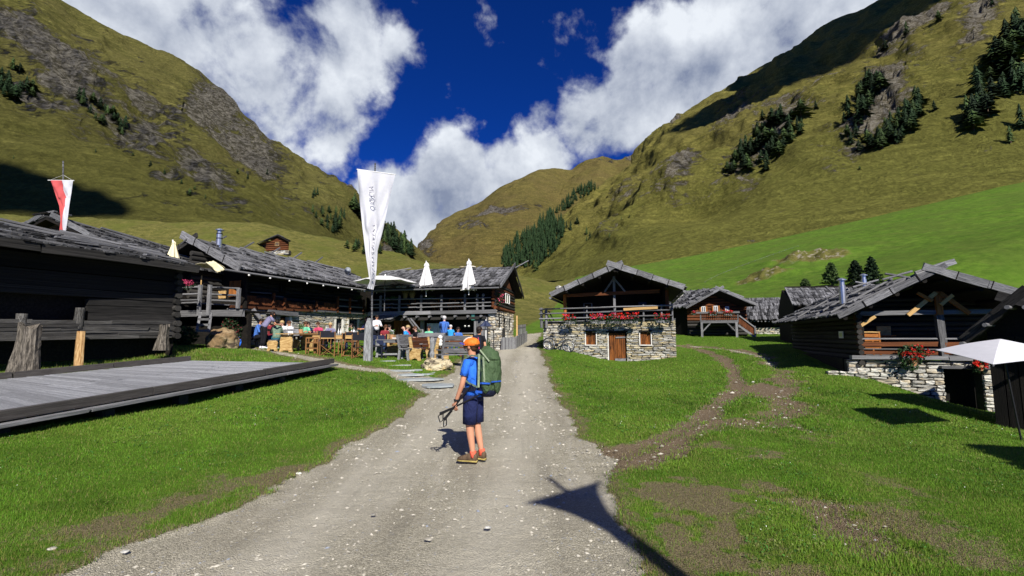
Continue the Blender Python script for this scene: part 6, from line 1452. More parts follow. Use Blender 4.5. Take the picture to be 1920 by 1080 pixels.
for i in range(8): f = i / 7; r_ = math.sin(math.pi * (.1 + .8 * f)) ** .5; R_.append((bx(.90 + .20 * f) + Y_ * .02, X_, Y_, .165 * r_, .14 * r_))
rings(mb, R_, 18, 0, HMx, True, .02, 9); mb.build('bottom_bag', PACKN, bp, True)
for sx in (-1, 1):
    mb = MB(); ellip(mb, (sx * .155, -.26, 1.15), .035, .075, .20, HMx, 12, 8, 0, -1, 1, .05); mb.build('side_pocket', PACKG, bp, True)
mb = MB(); ellip(mb, (0, -.375, 1.15), .11, .035, .22, HMx, 14, 8, 0, -1, 1, .05); mb.build('front_pocket', PACKG, bp, True)
for sx in (-1, 1):
    mb = MB(); pp = [Vector((sx * .10, -.13, 1.46)), Vector((sx * .115, -.02, 1.475)), Vector((sx * .12, .085, 1.42)), Vector((sx * .115, .135, 1.30)), Vector((sx * .13, .115, 1.18)), Vector((sx * .175, .0, 1.10)), Vector((sx * .15, -.13, 1.04))]
    for a, b_ in zip(pp[:-1], pp[1:]): mb.bar(HMx @ a, HMx @ (b_ + (b_ - a) * .08), .055, .016, (HMx.to_3x3() @ (Vector((a.x, -.0, 1.25)) - a)))
    mb.build('shoulder_strap', STRAP, bp)
    mb = MB(); mb.bar(HMx @ Vector((sx * .176, -.17, 1.50)), HMx @ Vector((sx * .192, -.17, 1.04)), .028, .010, HMx.to_3x3() @ Vector((sx, 0, 0))); mb.build('compression_strap', STRAP2, bp); mb = MB(); mb.bar(HMx @ Vector((sx * .182, -.235, 1.46)), HMx @ Vector((sx * .192, -.26, 1.12)), .024, .010, HMx.to_3x3() @ Vector((sx, 0, 0))); mb.build('compression_strap', STRAP2, bp); mb = MB(); mb.bar(HMx @ Vector((sx * .150, -.17, 1.555)), HMx @ Vector((sx * .185, -.33, 1.40)), .020, .010, HMx.to_3x3() @ Vector((sx, 0, .4))); mb.build('lid_strap', STRAP2, bp)
    mb = MB(); mb.bar(HMx @ Vector((sx * .18, -.12, 1.02)), HMx @ Vector((sx * .15, .11, .99)), .06, .02, HMx.to_3x3() @ Vector((sx, 0, 0))); mb.build('hip_belt', PACKN, bp)
mb = MB(); mb.bar(HMx @ Vector((-.19, -.20, 1.10)), HMx @ Vector((-.19, -.34, 1.10)), .03, .02); mb.bar(HMx @ Vector((-.17, -.36, 1.12)), HMx @ Vector((.0, -.42, 1.12)), .025, .015); mb.bar(HMx @ Vector((-.19, -.13, .985)), HMx @ Vector((-.19, -.22, .975)), .03, .03); mb.build('blue_buckles', STRAPB, bp)
tag(bp.children[-1], kind='stuff')
# trekking poles in the left hand
for k, (h_, t_) in enumerate((((.02, .40, .66), (-.16, -.22, 1.00)), ((.0, .33, .60), (-.20, -.10, 1.02)))):
    pl = thing('trekking_pole', ['folded black trekking pole in the hiker hand, its grip furthest out', 'folded black trekking pole in the hiker hand, the lower one nearer his leg'][k], 'trekking pole', HMx @ Vector(h_), 'trekking poles held by the hiker')
    a = Vector((-.19, .20, .755)); h = a + (Vector(h_) - Vector((0, .2, .755))) * 1.0 + Vector((-.0, 0, 0)); h.x = a.x - .02 * k; tt = Vector(t_); tt = a + (a - h).normalized() * .42; tt.x = -.20
    mb = MB(); mb.tube([HMx @ h, HMx @ tt], [.014, .011], 8); mb.build('shaft', BLACK, pl)
    d = (a - h).normalized(); mb = MB(); mb.tube([HMx @ (h - d * .03), HMx @ (h + d * .02), HMx @ (h + d * .14)], [.024, .020, .017], 8); mb.build('grip', BLACK, pl)
    mb = MB(); mb.tube([HMx @ (h - d * .02), HMx @ (h + Vector((0, .06 - .03 * k, -.05))), HMx @ (h + Vector((0, .03, -.13))), HMx @ (h + Vector((0, -.015, -.10))), HMx @ (h + d * .02)], .008, 6); mb.build('wrist_loop', BLACK, pl)
# ---- others
def pp(px, py, Y): q = at(px, py, Y); return Vector((q.x, Y, H(q.x, Y)))
def zat(px, Y): return H((px - 960) / FPX * Y, Y)
def put(px, Y, dz=0.0): x = (px - 960) / FPX * Y; return Vector((x, Y, H(x, Y) + dz))
p2, M2, g2, _ = person('dark haired hiker with a black backpack walking past the orange capped man', put(898, 14.6), (.35, 1), stand(0, 'down', look=(.1, 1, -.1)), SKIN, BLK, NAVYs, HAIRD, BLK, None, .5, 1.9, .97, .3)
b2 = thing('backpack', 'small black backpack with red edges on the dark haired hiker', 'backpack', M2 @ Vector((0, -.2, 1.1))); mb = MB(); rings(mb, [((0, -.20, .98 + .5 * i / 9), X_, Y_, .16 * math.sin(math.pi * (.12 + .76 * i / 9)) ** .5, .10 * math.sin(math.pi * (.12 + .76 * i / 9)) ** .5) for i in range(10)], 16, 0, M2, True, .02); mb.build('bag', PACKN, b2, True)
mb = MB(); mb.bar(M2 @ Vector((.13, -.26, 1.05)), M2 @ Vector((.10, -.27, 1.42)), .03, .02); mb.build('red_piping', PINKS, b2); mb = MB(); [mb.bar(M2 @ Vector((sx * .09, -.13, 1.45)), M2 @ Vector((sx * .12, .10, 1.42)), .05, .02) for sx in (-1,)]; mb.build('strap', STRAP, b2)
person('woman in a grey lilac shirt and black trousers bending over the table', put(496, 20.4), (.55, .8), stand(.42, 'front'), SKIN, GREYL, BLK, HAIRD, WSH, 'guests at the tables', .55, 1.9, 1.0, .35)
person('seated guest in a bright blue shirt and sunglasses beside the brown boulder', put(481, 20.8), (.9, .1), sit(.10, look=(1, .1, 0)), SKIN, BLUE2, BLK, HAIRD, WSH, 'guests at the tables', 1.6, 1.9)
person('seated guest in a sage and teal jacket seen from behind left of the yellow table', put(521, 20.9), (-.5, .9), sit(.06), SKIN, SAGE, TEAL, HAIRD, WSH, 'guests at the tables', 1.6, 1.9)
person('blond guest seated in front of the brown inn door', put(534, 22.6), (0, -1), sit(.10), SKIN2, WSH, DENIM, HAIRL, BLK, 'guests at the tables', .5, 1.9)
person('seated guest in a white shirt beside the pale door reveal of the inn', put(549, 22.4), (-.4, -.9), sit(.08), SKIN, WSH, DENIM, HAIRB, BLK, 'guests at the tables', .5, 1.9)
person('seated guest in a pink top behind the directors chairs', put(601, 23.6), (0, -1), sit(.12), SKIN2, PINKS, DENIM, HAIRB, BLK, 'guests at the tables', .5, 1.9)
person('sunlit guest with an orange tanned face behind the grey stone post', put(690, 21.3), (-.6, -.7), stand(0, 'front'), SKIN, NAVYs, BLK, HAIRB, BLK, 'guests at the tables', 1.6, 1.9, .93)
person('waiter in a white shirt and dark vest under the small board roof', put(706, 25.6), (.5, -.8), stand(.1, 'front'), SKIN, WSH, BLK, HAIRD, BLK, None, 1.6, 1.9)
person('guest in a dark sun hat seated behind the potted plant', put(737, 23.4), (-.4, -.8), sit(.12), SKIN2, WSH, DENIM, HAIRD, BLK, 'guests at the tables', .5, 1.9)
person('seated guest in a pink jacket leaning towards the blue one', put(757, 23.0), (.8, -.4), sit(.14), SKIN2, PINKS, DENIM, HAIRL, BLK, 'guests at the tables', 1.6, 1.9)
person('bald guest in a bright blue jacket seated behind the grey bench', put(770, 22.6), (-.9, -.2), sit(.16, look=(-1, -.1, 0)), SKIN2, CYAN, NAVYs, None, BLK, 'guests at the tables', 1.6, 1.9)
person('smiling man in a mint green shirt seated in front of the white curtain', put(806, 23.6), (-.1, -1), sit(.06), SKIN, MINT, DENIM, HAIRD, BLK, 'guests at the tables', .5, 1.9)
o4, M4, g4, _ = person('white haired man in a blue shirt with dark braces, standing with his back turned', put(833, 23.4), (.1, 1), stand(0, 'front'), SKIN2, BLUE2, BLK, HAIRW, BLK, None, .9, 1.9, 1.04)
mb = MB(); [mb.bar(M4 @ Vector((s * .05, -.135, 1.02)), M4 @ Vector((s * .12, -.13, 1.42)), .035, .012) for s in (-1, 1)]; tag(mb.build('braces', BLK, o4), kind='stuff')
person('child in a cyan top and white sun hat beside the white haired man', put(845, 22.8), (.2, 1), stand(0, 'front'), SKIN2, CYAN, DENIM, HAIRW, BLK, None, .55, 1.9, .80)

for k, (px, Y, fc, col, hr, lab) in enumerate(((572, 22.8, (.6, -.8), MINT, HAIRB, 'seated guest in a mint top between the potted plant and the white shirt'), (586, 23.2, (-.5, -.8), NAVYs, HAIRD, 'seated guest in navy left of the pink top'), (622, 22.6, (.2, -1), GREYL, HAIRL, 'blond seated guest in lilac between the pink top and the windows'),
    (668, 22.4, (-.8, -.5), WSH, HAIRD, 'seated guest in white just left of the grey pointed post'), (722, 22.4, (.5, -.9), REDBR, HAIRB, 'seated guest in maroon between the waiter and the sun hat'), (786, 22.2, (-.6, -.7), BLK, HAIRB, 'seated guest in black behind the tall yellow bench'), (858, 23.4, (.3, -1), BLUE2, HAIRD, 'seated guest in blue beside the serving counter'), (509, 21.8, (.2, -1), REDBR, HAIRD, 'seated guest in maroon on the far side of the standing woman'))):
    person(lab, put(px, Y), fc, sit(.10), SKIN2 if k % 2 else SKIN, col, DENIM, hr, BLK, 'guests at the tables', .55, 1.9)
# ------------------------------------------------------------------ umbrellas
def closed_umbrella(label, px, Y, top, hem, foot, r, mat, group='closed umbrellas on the terrace'):
    a = at(px, top, Y); h = at(px, hem, Y); b = at(px, foot, Y); t = thing('umbrella', label, 'umbrella', b, group)
    mb = MB(); mb.tube([b, a + UP * .06], .03, 8); mb.build('pole', WHITEP, t)
    mb = MB(); H_ = a.z - h.z; n = 24; k0 = len(mb.v); prof = [(1, .02), (.93, .30), (.85, .36), (.83, .30), (.55, .55), (.3, .78), (.12, .95), (.0, 1.0)]
    for (f, w) in prof:
        for j in range(n):
            q = 2 * math.pi * j / n; fold = 1 + .28 * (1 if j % 3 == 0 else -.35) * (1 - f * .5); zz = h.z + H_ * f - (.04 * H_ * (j % 3 == 0) if f == 0 else 0)
            mb.v.append(Vector((h.x + math.cos(q) * r * w * fold, h.y + math.sin(q) * r * w * fold, zz)))
    for i in range(len(prof) - 1):
        for j in range(n): x, y = k0 + i * n + j, k0 + i * n + (j + 1) % n; mb.f.append((x, y, y + n, x + n)); mb.mi.append(0)
    mb.build('canopy', mat, t); return t
closed_umbrella('closed white umbrella on the annex terrace, the left of two', 799, 28.4, 491, 543, 556, .40, OFFWHITE)
closed_umbrella('closed white umbrella on the annex terrace, the right of two', 879, 27.6, 487, 543, 553, .38, OFFWHITE)
closed_umbrella('closed cream umbrella behind the barn roof at the left end of the inn', 324, 20.5, 452, 486, 540, .20, CREAM)
closed_umbrella('folded dark umbrella stored by the serving hatch of the annex', 911, 26.0, 601, 612, 640, .28, NAVY, None)
def open_umbrella(label, c, rad, sides, rise, mat, mat_pole, foot, rot=0.0, sag=.04):
    t = thing('umbrella', label, 'umbrella', foot); mb = MB(); mb.tube([foot, c + UP * rise], .03, 8); mb.build('pole', mat_pole, t)
    mb = MB(); ap = c + UP * rise; ring = [c + Vector((math.cos(rot + 2 * math.pi * i / sides), math.sin(rot + 2 * math.pi * i / sides), 0)) * rad for i in range(sides)]
    for i in range(sides):
        a, b_ = ring[i], ring[(i + 1) % sides]; N_ = 5; g = {}
        for u in range(N_ + 1):
            for v in range(N_ + 1):
                e = a.lerp(b_, v / N_); p_ = ap.lerp(e, u / N_) + UP * (.07 * math.sin(math.pi * u / N_) - sag * math.sin(math.pi * v / N_) * u / N_); g[u, v] = len(mb.v); mb.v.append(p_)
        for u in range(N_):
            for v in range(N_): mb.f.append((g[u, v], g[u + 1, v], g[u + 1, v + 1], g[u, v + 1])); mb.mi.append(0)
    o = mb.build('canopy', mat, t, False); so = o.modifiers.new('t', 'SOLIDIFY'); so.thickness = .008
    for i in range(sides): mb = MB(); mb.tube([ap - UP * .04, ring[i] - UP * .03], .012, 6); mb.build('rib', mat_pole, t)
    mb = MB(); mb.lathe(ap, [(.05, -.02), (.05, .05), (.01, .10)], 8); mb.build('finial', WHITEP, t); return t
q = at(722, 529, 27.4); open_umbrella('open white umbrella on the terrace behind the tall white flag', q, 1.85, 6, .38, OFFWHITE, GREYW, Vector((q.x, q.y, 3.2)), .2)
q = at(1876, 642, 9.2) + UP * .07; ft = Vector((q.x + .20, q.y, H(q.x + .2, q.y))); um = thing('umbrella', 'open white umbrella in half shade at the right edge of the view', 'umbrella', ft)
CR = [at(1754, 656, 9.7), at(1862, 683, 8.2), at(2015, 668, 8.9), at(1915, 650, 10.6)]; mb = MB()
for i in range(4):
    a, b_ = CR[i], CR[(i + 1) % 4]; N_ = 6; g_ = {}
    for u in range(N_ + 1):
        for v in range(N_ + 1): e_ = a.lerp(b_, v / N_); g_[u, v] = len(mb.v); mb.v.append(q.lerp(e_, u / N_) + UP * (.02 * math.sin(math.pi * u / N_) + .012 * math.sin(math.pi * v / N_) * u / N_))
    for u in range(N_):
        for v in range(N_): mb.f.append((g_[u, v], g_[u + 1, v], g_[u + 1, v + 1], g_[u, v + 1])); mb.mi.append(0)
o = mb.build('canopy', WHITE, um); so = o.modifiers.new('t', 'SOLIDIFY'); so.thickness = .008
mb = MB(); mb.tube([ft, q], .016, 8); mb.build('pole', BLACK, um)
for c_ in CR: mb = MB(); mb.tube([q - UP * .05, c_ - UP * .03], .012, 6); mb.build('rib', GREYW, um)
shl = thing('added_shadow_roof', 'added roof on posts out of view that throws a shadow on the right meadow', 'shelter', (8.5, 1, 0))  # unseen roof on posts, added to cast the wedge of shadow
C0 = gp(1820, 838, 3, 20) + S * (3.4 / math.sin(ELEV)); e1_ = Vector((3.4, -.35, .5)); e2_ = Vector((-1.9, -3.8, 0))
roof_plane(shl, C0 + e2_, C0, C0 + e1_, C0 + e1_ + e2_, 2, 12, SHING)
for q_ in (C0 + e1_ * .15 + e2_ * .2, C0 + e1_ * .95 + e2_ * .2, C0 + e1_ * .15 + e2_ * .9, C0 + e1_ * .95 + e2_ * .9): log(Vector((q_.x, q_.y, -.2)), q_ - UP * .1, .14, GREYW, shl, 'post', Vector((0, 1, 0)))
# ------------------------------------------------------------------ flags
def flag_cloth(name, L_, R__, mat, parent, nu=18, fold=.05, seed=1, mats=None, split=.5):
    """L_/R__: lists of world points down the left and right edge"""
    rnd = random.Random(seed); mb = MB(); n = 40; g = {}
    def ev(pts, f): x = f * (len(pts) - 1); i = min(int(x), len(pts) - 2); return Vector(pts[i]).lerp(Vector(pts[i + 1]), x - i)
    for j in range(n + 1):
        f = j / n; a, b_ = ev(L_, f), ev(R__, f); fw = (b_ - a).length
        for i in range(nu + 1):
            u = i / nu; amp = fold * (math.sin(u * math.pi)) ** .5 * min(1, f * 9 + .08)
            d = amp * (math.sin(u * 5.5 + f * 7) * (1 - f * .4) + .5 * math.sin(u * 13 - f * 6) + (.8 * math.sin(u * math.pi * 3 + f * 16) if f < .35 else .3 * math.sin(u * 20)))
            sagz = -.06 * math.sin(u * math.pi * 2) ** 2 * (1 if j else 0) * (1 - f)
            g[i, j] = len(mb.v); mb.v.append(a.lerp(b_, u) + Vector((0, -d, sagz)))
    for j in range(n):
        for i in range(nu): mb.f.append((g[i, j], g[i, j + 1], g[i + 1, j + 1], g[i + 1, j])); mb.mi.append(0 if (i + .5) / nu < split else (1 if mats else 0))
    return mb.build(name, mats or mat, parent, True)
YB = 17.9
fl = thing('banner_flag', 'tall white pennant banner with dark lettering hanging from a pole by the stone post', 'flag', at(697, 668, YB))
mb = MB(); mb.tube([at(697, 664, YB), at(697.5, 545, YB), at(703.5, 306, YB)], [.035, .033, .03], 8); mb.build('pole', GREYW, fl)
mb = MB(); mb.tube([at(669, 317.5, YB - .33), at(742, 327.5, YB - .33)], .022, 8); mb.build('crossbar', WHITEP, fl)
Lp = [(670, 318), (674, 372), (680, 430), (686, 480), (692, 520), (694, 527), (689, 541)]; Rp = [(741, 328), (729, 378), (718, 432), (708, 470), (706, 505), (704, 525), (700, 543)]
flag_cloth('banner_cloth', [at(x, y, YB - .34) for x, y in Lp], [at(x, y, YB - .34) for x, y in Rp], WHITE, fl, 30, .15, 3)
def text_mesh(name, body, origin, right, up, size, mat, parent, sy=1.0):
    cu = bpy.data.curves.new(name, 'FONT'); cu.body = body; cu.size = size; cu.extrude = .002; cu.align_x = 'LEFT'
    to = bpy.data.objects.new('tmp_text', cu); COL.objects.link(to); bpy.context.view_layer.update(); me = bpy.data.meshes.new_from_object(to); bpy.data.objects.remove(to); me.materials.clear(); me.materials.append(mat)
    right, up = Vector(right).normalized(), Vector(up).normalized(); n = right.cross(up); Mx = mat4(right, up * sy, n, Vector(origin)); me.transform(Mx); me.name = name
    return obj(name, me, parent)
# the banner shows its reverse: letters run down the cloth, half lost in the folds
o_ = at(691.5, 350, YB - .56); dn = (at(700, 430, YB - .56) - o_).normalized(); rt_ = Vector((1, 0, .0))
tag(text_mesh('lettering', 'MLTÖ', o_, dn, -(-rt_ - dn * (-rt_).dot(dn)) * 1, .25, INK, fl), kind='stuff')
mb = MB()
for i, (x, y, w, h_) in enumerate(((701, 424, 4, 2), (701, 432, 1.6, 6), (700, 447, 2, 2.4), (700.5, 455, 3, 1.6), (699, 466, 1.6, 6), (700, 473, 4, 1.4), (699, 484, 2, 4), (700, 492, 3.4, 2), (699, 499, 1.4, 4), (701, 508, 4, 1.6), (700, 513, 1.6, 5), (699, 522, 1.4, 4))):
    a = at(x - w / 2, y, YB - .52); b_ = at(x + w / 2, y + (1 if i % 2 else -1), YB - .52); mb.bar(a, b_, .004, h_ * .0205)
tag(mb.build('lettering_fragments', INK, fl), kind='stuff')
post = MB(); b0 = at(690, 672, 17.7); w_ = .130
for (z0, z1, s0, s1) in ((-.1, 1.18, 1.05, .95), (1.18, 1.50, .95, .35)):
    k = len(post.v)
    for z, s in ((z0, s0), (z1, s1)):
        for sx, sy in ((-1, -1), (1, -1), (1, 1), (-1, 1)): post.v.append(b0 + Vector((sx * w_ * s, sy * w_ * s, z)))
    for i in range(4): post.f.append((k + i, k + (i + 1) % 4, k + 4 + (i + 1) % 4, k + 4 + i)); post.mi.append(0)
    post.f.append((k + 7, k + 6, k + 5, k + 4)[::-1]); post.mi.append(0)
tag(post.build('stone_post', GPOST), 'grey pointed post standing at the foot of the tall white banner', 'post')
YR = 15.6
f2 = thing('pennant_flag', 'red and white pennant flag above the roof of the log barn', 'flag', at(118, 470, YR))
mb = MB(); mb.tube([at(119, 470, YR), at(118.5, 302, YR)], .022, 8); mb.build('pole', GREYW, f2); mb = MB(); mb.tube([at(90, 338, YR - .05), at(139, 338.5, YR - .05)], .014, 6); mb.build('crossbar', WHITEP, f2)
mb = MB(); mb.tube([at(96, 337, YR - .05), at(118.5, 328, YR)], .004, 4); mb.build('cord', WHITEP, f2); mb = MB(); mb.tube([at(134, 337, YR - .05), at(118.5, 328, YR)], .004, 4); mb.build('cord', WHITEP, f2)
Lp = [(95, 338), (103, 362), (111, 386), (113.5, 410), (112.5, 435)]; Rp = [(137, 338.5), (134, 360), (130, 385), (127, 410), (123, 434)]
flag_cloth('cloth', [at(x, y, YR - .08) for x, y in Lp], [at(x, y, YR - .08) for x, y in Rp], None, f2, 20, .06, 5, [REDC, WHITE], .48)
# a third banner stands behind the photographer; only its shadow reaches the track
def up_from(px, py, h): G_ = gp(px, py, 2.5, 20); return G_ + S * (h / math.sin(ELEV))
f3 = thing('banner_flag', 'white banner whose long shadow falls on the gravel track', 'flag', (2.2, -2.6, 0))
hs = 6.2; A3, B3, T3 = up_from(990, 940, hs), up_from(1130, 900, hs), up_from(1020, 880, hs + .0)
mid = (A3 + B3) / 2; Gm = gp(1265, 1080, 2.5, 20); low = Gm + S * ((hs - 1.5) / math.sin(ELEV))
mb = MB(); mb.tube([A3, B3], .02, 6); mb.build('crossbar', WHITEP, f3); mb = MB(); pz = mid + Vector((0, 0, 0)); mb.tube([Vector((mid.x, mid.y, 0)), Vector((mid.x, mid.y, mid.z + .42))], .035, 8); mb.build('pole', GREYW, f3)
def dropped(u, v):      # v: metres below the bar, u: 0 left .. 1 right
    w = (1.0 - .85 * min(1, (v / .78)) ** .62); c = mid + Vector((0, 0, -v)); return c + (B3 - A3) * (u - .5) * w
flag_cloth('banner_cloth', [dropped(0, v * .14) for v in range(31)], [dropped(1, v * .14) for v in range(31)], WHITE, f3, 14, .03, 8)
# ------------------------------------------------------------------ garden furniture
YWOOD = wood('yellow_pine', (.34, .20, .07), (.60, .42, .18), var=.1); CHW = wood('oiled_chair_wood', (.12, .05, .018), (.34, .17, .06), var=.15)
def loc(px, Y, rz=0.0, dz=0.0):
    b = put(px, Y, dz); c, s = math.cos(rz), math.sin(rz); return b, Matrix.Translation(b) @ Matrix.Rotation(rz, 4, 'Z')
def pk(M, a, b, w, h, mat, parent, name, up=UP): return plank(M @ Vector(a), M @ Vector(b), w, h, mat, parent, name, M.to_3x3() @ Vector(up))
def director_chair(label, px, Y, rz, back=True):
    b, M = loc(px, Y, rz); t = thing('directors_chair', label, 'chair', b, 'folding directors chairs')
    for s in (-1, 1):
        pk(M, (s * .28, -.22, 0), (s * .28, -.22, .62), .035, .035, CHW, t, 'leg', (1, 0, 0)); pk(M, (s * .28, .22, 0), (s * .28, .22, .95 if back else .62), .035, .035, CHW, t, 'leg', (1, 0, 0)); pk(M, (s * .28, -.27, .635), (s * .28, .27, .635), .05, .025, CHW, t, 'arm'); pk(M, (s * .28, -.22, .08), (s * .28, .22, .08), .03, .03, CHW, t, 'foot_rail')
    for y in (-.18, .18): pk(M, (-.26, y, .05), (.26, y, .44), .02, .035, CHW, t, 'cross_leg', (0, 1, 0)); pk(M, (.26, y + .02, .05), (-.26, y + .02, .44), .02, .035, CHW, t, 'cross_leg', (0, 1, 0))
    mb = MB(); mb.slab([M @ Vector(p) for p in ((-.27, -.2, .45), (.27, -.2, .45), (.27, .2, .45), (-.27, .2, .45))], UP * .015); mb.build('seat', DARKCL, t)
    mb = MB(); mb.slab([M @ Vector(p) for p in ((-.29, .235, .72), (.29, .235, .72), (.29, .235, .93), (-.29, .235, .93))], M.to_3x3() @ Vector((0, -.02, 0))); mb.build('backrest', DARKCL, t)
def stool_chair(label, px, Y, rz):
    b, M = loc(px, Y, rz); t = thing('wooden_chair', label, 'chair', b)
    for x in (-.22, .22):
        for y in (-.2, .2): pk(M, (x, y, 0), (x, y, .66 if y < 0 or True else .45), .04, .04, CHW, t, 'leg', (1, 0, 0))
    for z, y in ((.24, -.2), (.46, -.2), (.65, -.2), (.24, .2)): pk(M, (-.22, y, z), (.22, y, z), .03, .05, CHW, t, 'rail')
    mb = MB(); mb.slab([M @ Vector(p) for p in ((-.23, -.2, .45), (.23, -.2, .45), (.23, .2, .45), (-.23, .2, .45))], UP * .03); mb.build('seat', YWOOD, t)
def table(label, px, Y, rz, w, d, h, top, legs, group='tables of the inn garden', trestle=False):
    b, M = loc(px, Y, rz); t = thing('table', label, 'table', b, group); n = 4
    for i in range(n): y = -d / 2 + d * (i + .5) / n; pk(M, (-w / 2, y, h), (w / 2, y, h), d / n * .95, .045, top, t, 'tabletop_board')
    for y in (-d / 2 + .04, d / 2 - .04): pk(M, (-w / 2 + .05, y, h - .06), (w / 2 - .05, y, h - .06), .03, .09, top, t, 'apron')
    for x in (-w / 2 + .1, w / 2 - .1):
        for y in (-d / 2 + .08, d / 2 - .08): pk(M, (x * (1.05 if trestle else 1), y * (1.15 if trestle else 1), 0), (x * .9 if trestle else x, y, h - .02), .09, .09, legs, t, 'leg', (1, 0, 0))
    if trestle: pk(M, (-w / 2 + .1, -d / 2 + .08, .18), (w / 2 - .1, -d / 2 + .08, .18), .05, .07, legs, t, 'stretcher')
def side_panel(M, x, prof, mat, t, th=.05):
    mb = MB(); mb.slab([M @ Vector((x - th / 2, y, z)) for y, z in prof], M.to_3x3() @ Vector((th, 0, 0))); mb.build('side_panel', mat, t)
PROF = [(-.26, 0), (-.14, 0), (-.10, .07), (0, .10), (.10, .07), (.14, 0), (.27, 0), (.25, .18), (.22, .42), (.30, .92), (.20, .95), (.10, .50), (-.16, .46), (-.24, .50), (-.28, .44), (-.22, .22)]
PROF_T = [(-.30, 0), (-.16, 0), (-.10, .08), (.10, .08), (.16, 0), (.30, 0), (.25, .2), (.28, .45), (.22, .70), (-.22, .70), (-.28, .45), (-.25, .2)]
PROF_S = [(-.24, 0), (-.14, 0), (-.08, .09), (.08, .09), (.14, 0), (.24, 0), (.20, .15), (.24, .34), (.17, .43), (-.17, .43), (-.24, .34), (-.20, .15)]
def bench(label, px, Y, rz, w, side, wood_, group='wooden benches of the inn garden', back=True):
    b, M = loc(px, Y, rz); t = thing('garden_bench', label, 'bench', b, group)
    for x in (-w / 2, w / 2): side_panel(M, x, PROF if back else PROF_S, side, t)
    for i in range(3): y = -.16 + .14 * i; pk(M, (-w / 2, y, .45), (w / 2, y, .45), .13, .035, wood_, t, 'seat_board')
    if back:
        for i in range(3): pk(M, (-w / 2, .20 + .03 * i, .56 + .14 * i), (w / 2, .20 + .03 * i, .56 + .14 * i), .03, .13, wood_, t, 'back_board')
def carved(label, px, Y, rz, w, hb=1.0):
    b, M = loc(px, Y, rz); t = thing('garden_bench', label, 'bench', b, 'weathered grey benches')
    for x in (-w / 2, w / 2):
        pk(M, (x, -.22, 0), (x, -.16, .44), .09, .06, GPOST, t, 'leg', (1, 0, 0)); pk(M, (x, .22, 0), (x, .18, .44), .09, .06, GPOST, t, 'leg', (1, 0, 0)); pk(M, (x, .16, .42), (x, .32, hb), .10, .05, GREYW, t, 'back_post', (1, 0, 0)); pk(M, (x, -.22, .64), (x, .25, .62), .06, .05, GREYW, t, 'arm')
    for i in range(2): pk(M, (-w / 2 - .05, -.12 + .2 * i, .46), (w / 2 + .05, -.12 + .2 * i, .46), .19, .05, GREYW, t, 'seat_board')
    for i in range(3): pk(M, (-w / 2, .20 + .045 * i, .60 + (hb - .66) / 2 * i), (w / 2, .20 + .045 * i, .60 + (hb - .66) / 2 * i), .04, .17, GREYW, t, 'back_board')
def pot(label, px, Y, h, dz, r=.10, ph=.16, group='potted green plants on the tables'):
    b, M = loc(px, Y, 0, dz); t = thing('potted_plant', label, 'potted plant', b, group); mb = MB(); mb.lathe(b, [(r * .75, 0), (r, ph)], 12); mb.build('pot', TERRA, t)
    rnd = random.Random(int(px)); mb = MB(); leaf_cloud(mb, b + UP * (ph + h * .4), r * 1.4, r * 1.4, h * .5, 110, .03, rnd); mb.build('foliage', LEAF, t)
bench('low yellow pine bench without backrest at the left of the tables', 536, 19.8, R(78), 1.4, YWOOD, GREYW, back=False)
b_, M_ = loc(560, 19.6, R(80)); tt_ = thing('table', 'small high yellow pine table with scalloped sides beside the low bench', 'table', b_, 'tables of the inn garden')
for x in (-.7, .7): side_panel(M_, x, PROF_T, YWOOD, tt_)
for i in range(4): pk(M_, (-.85, -.3 + .2 * i, .74), (.85, -.3 + .2 * i, .74), .19, .04, YWOOD, tt_, 'tabletop_board')
sh = thing('menu_sheet', 'white menu sheet propped up on the low yellow bench', 'menu', at(545, 640, 19.6)); mb = MB(); mb.slab([at(541, 640, 19.7), at(551, 640, 19.6), at(549, 621, 19.9), at(539.5, 621, 20.0)], (0, .02, 0)); mb.build('sheet', SCREEN, sh)
mb = MB(); [mb.bar(at(542 - .15 * i, 626 + 2.4 * i - 1, 19.64), at(548.5, 626 + 2.4 * i - 1, 19.58), .003, .012) for i in range(3)]; tag(mb.build('printed_lines', INK, sh), kind='stuff')
mb = MB(); mb.slab([at(528, 630, 21.2), at(561, 629, 21.0), at(561, 616, 21.3), at(528, 618, 21.5)], (0, .05, 0)); tag(mb.build('wooden_screen', GREYW), 'long grey board backrest behind the white menu sheet', 'backrest')
stool_chair('plain oiled wooden chair at the left end of the directors chairs', 590, 18.7, R(10))
director_chair('black directors chair with crossed legs facing away, in front of the pale table', 620, 18.2, R(182)); director_chair('black directors chair seen side on, right of the pale table', 657, 18.4, R(100)); director_chair('black directors chair half hidden by the grey pointed post', 680, 18.0, R(175))
director_chair('black directors chair at the far side of the pale table, its left one', 607, 20.2, R(5)); director_chair('black directors chair at the far side of the pale table, its right one', 657, 20.4, R(-5)); director_chair('black directors chair behind the grey post, furthest right of its row', 684, 20.6, R(12))
table('pale pine table among the black directors chairs', 634, 19.3, R(2), 1.7, .8, .76, PINEW, CHW)
table('weathered grey trestle table right of the navy slatted bench', 735, 19.2, R(6), 1.15, .75, .74, GREYW, GPOST, trestle=True)
table('grey table in front of the red brown boards of the annex', 742, 22.8, R(0), 1.8, .7, .74, GREYW, GPOST); table('grey table by the windows of the inn', 640, 22.0, R(0), 1.7, .7, .74, GREYW, GPOST); table('brown table left of the windows of the inn', 585, 22.0, R(5), 1.5, .7, .74, BROWNW, BROWNW); table('grey table behind the carved pole', 790, 21.4, R(0), 1.2, .7, .74, GREYW, GPOST)
table('dark table behind the white haired man', 838, 21.6, R(0), 1.6, .8, .74, BROWNW, BROWNW); table('narrow table by the stone wall behind the guests', 505, 22.0, R(60), 1.6, .7, .74, GREYW, GPOST)
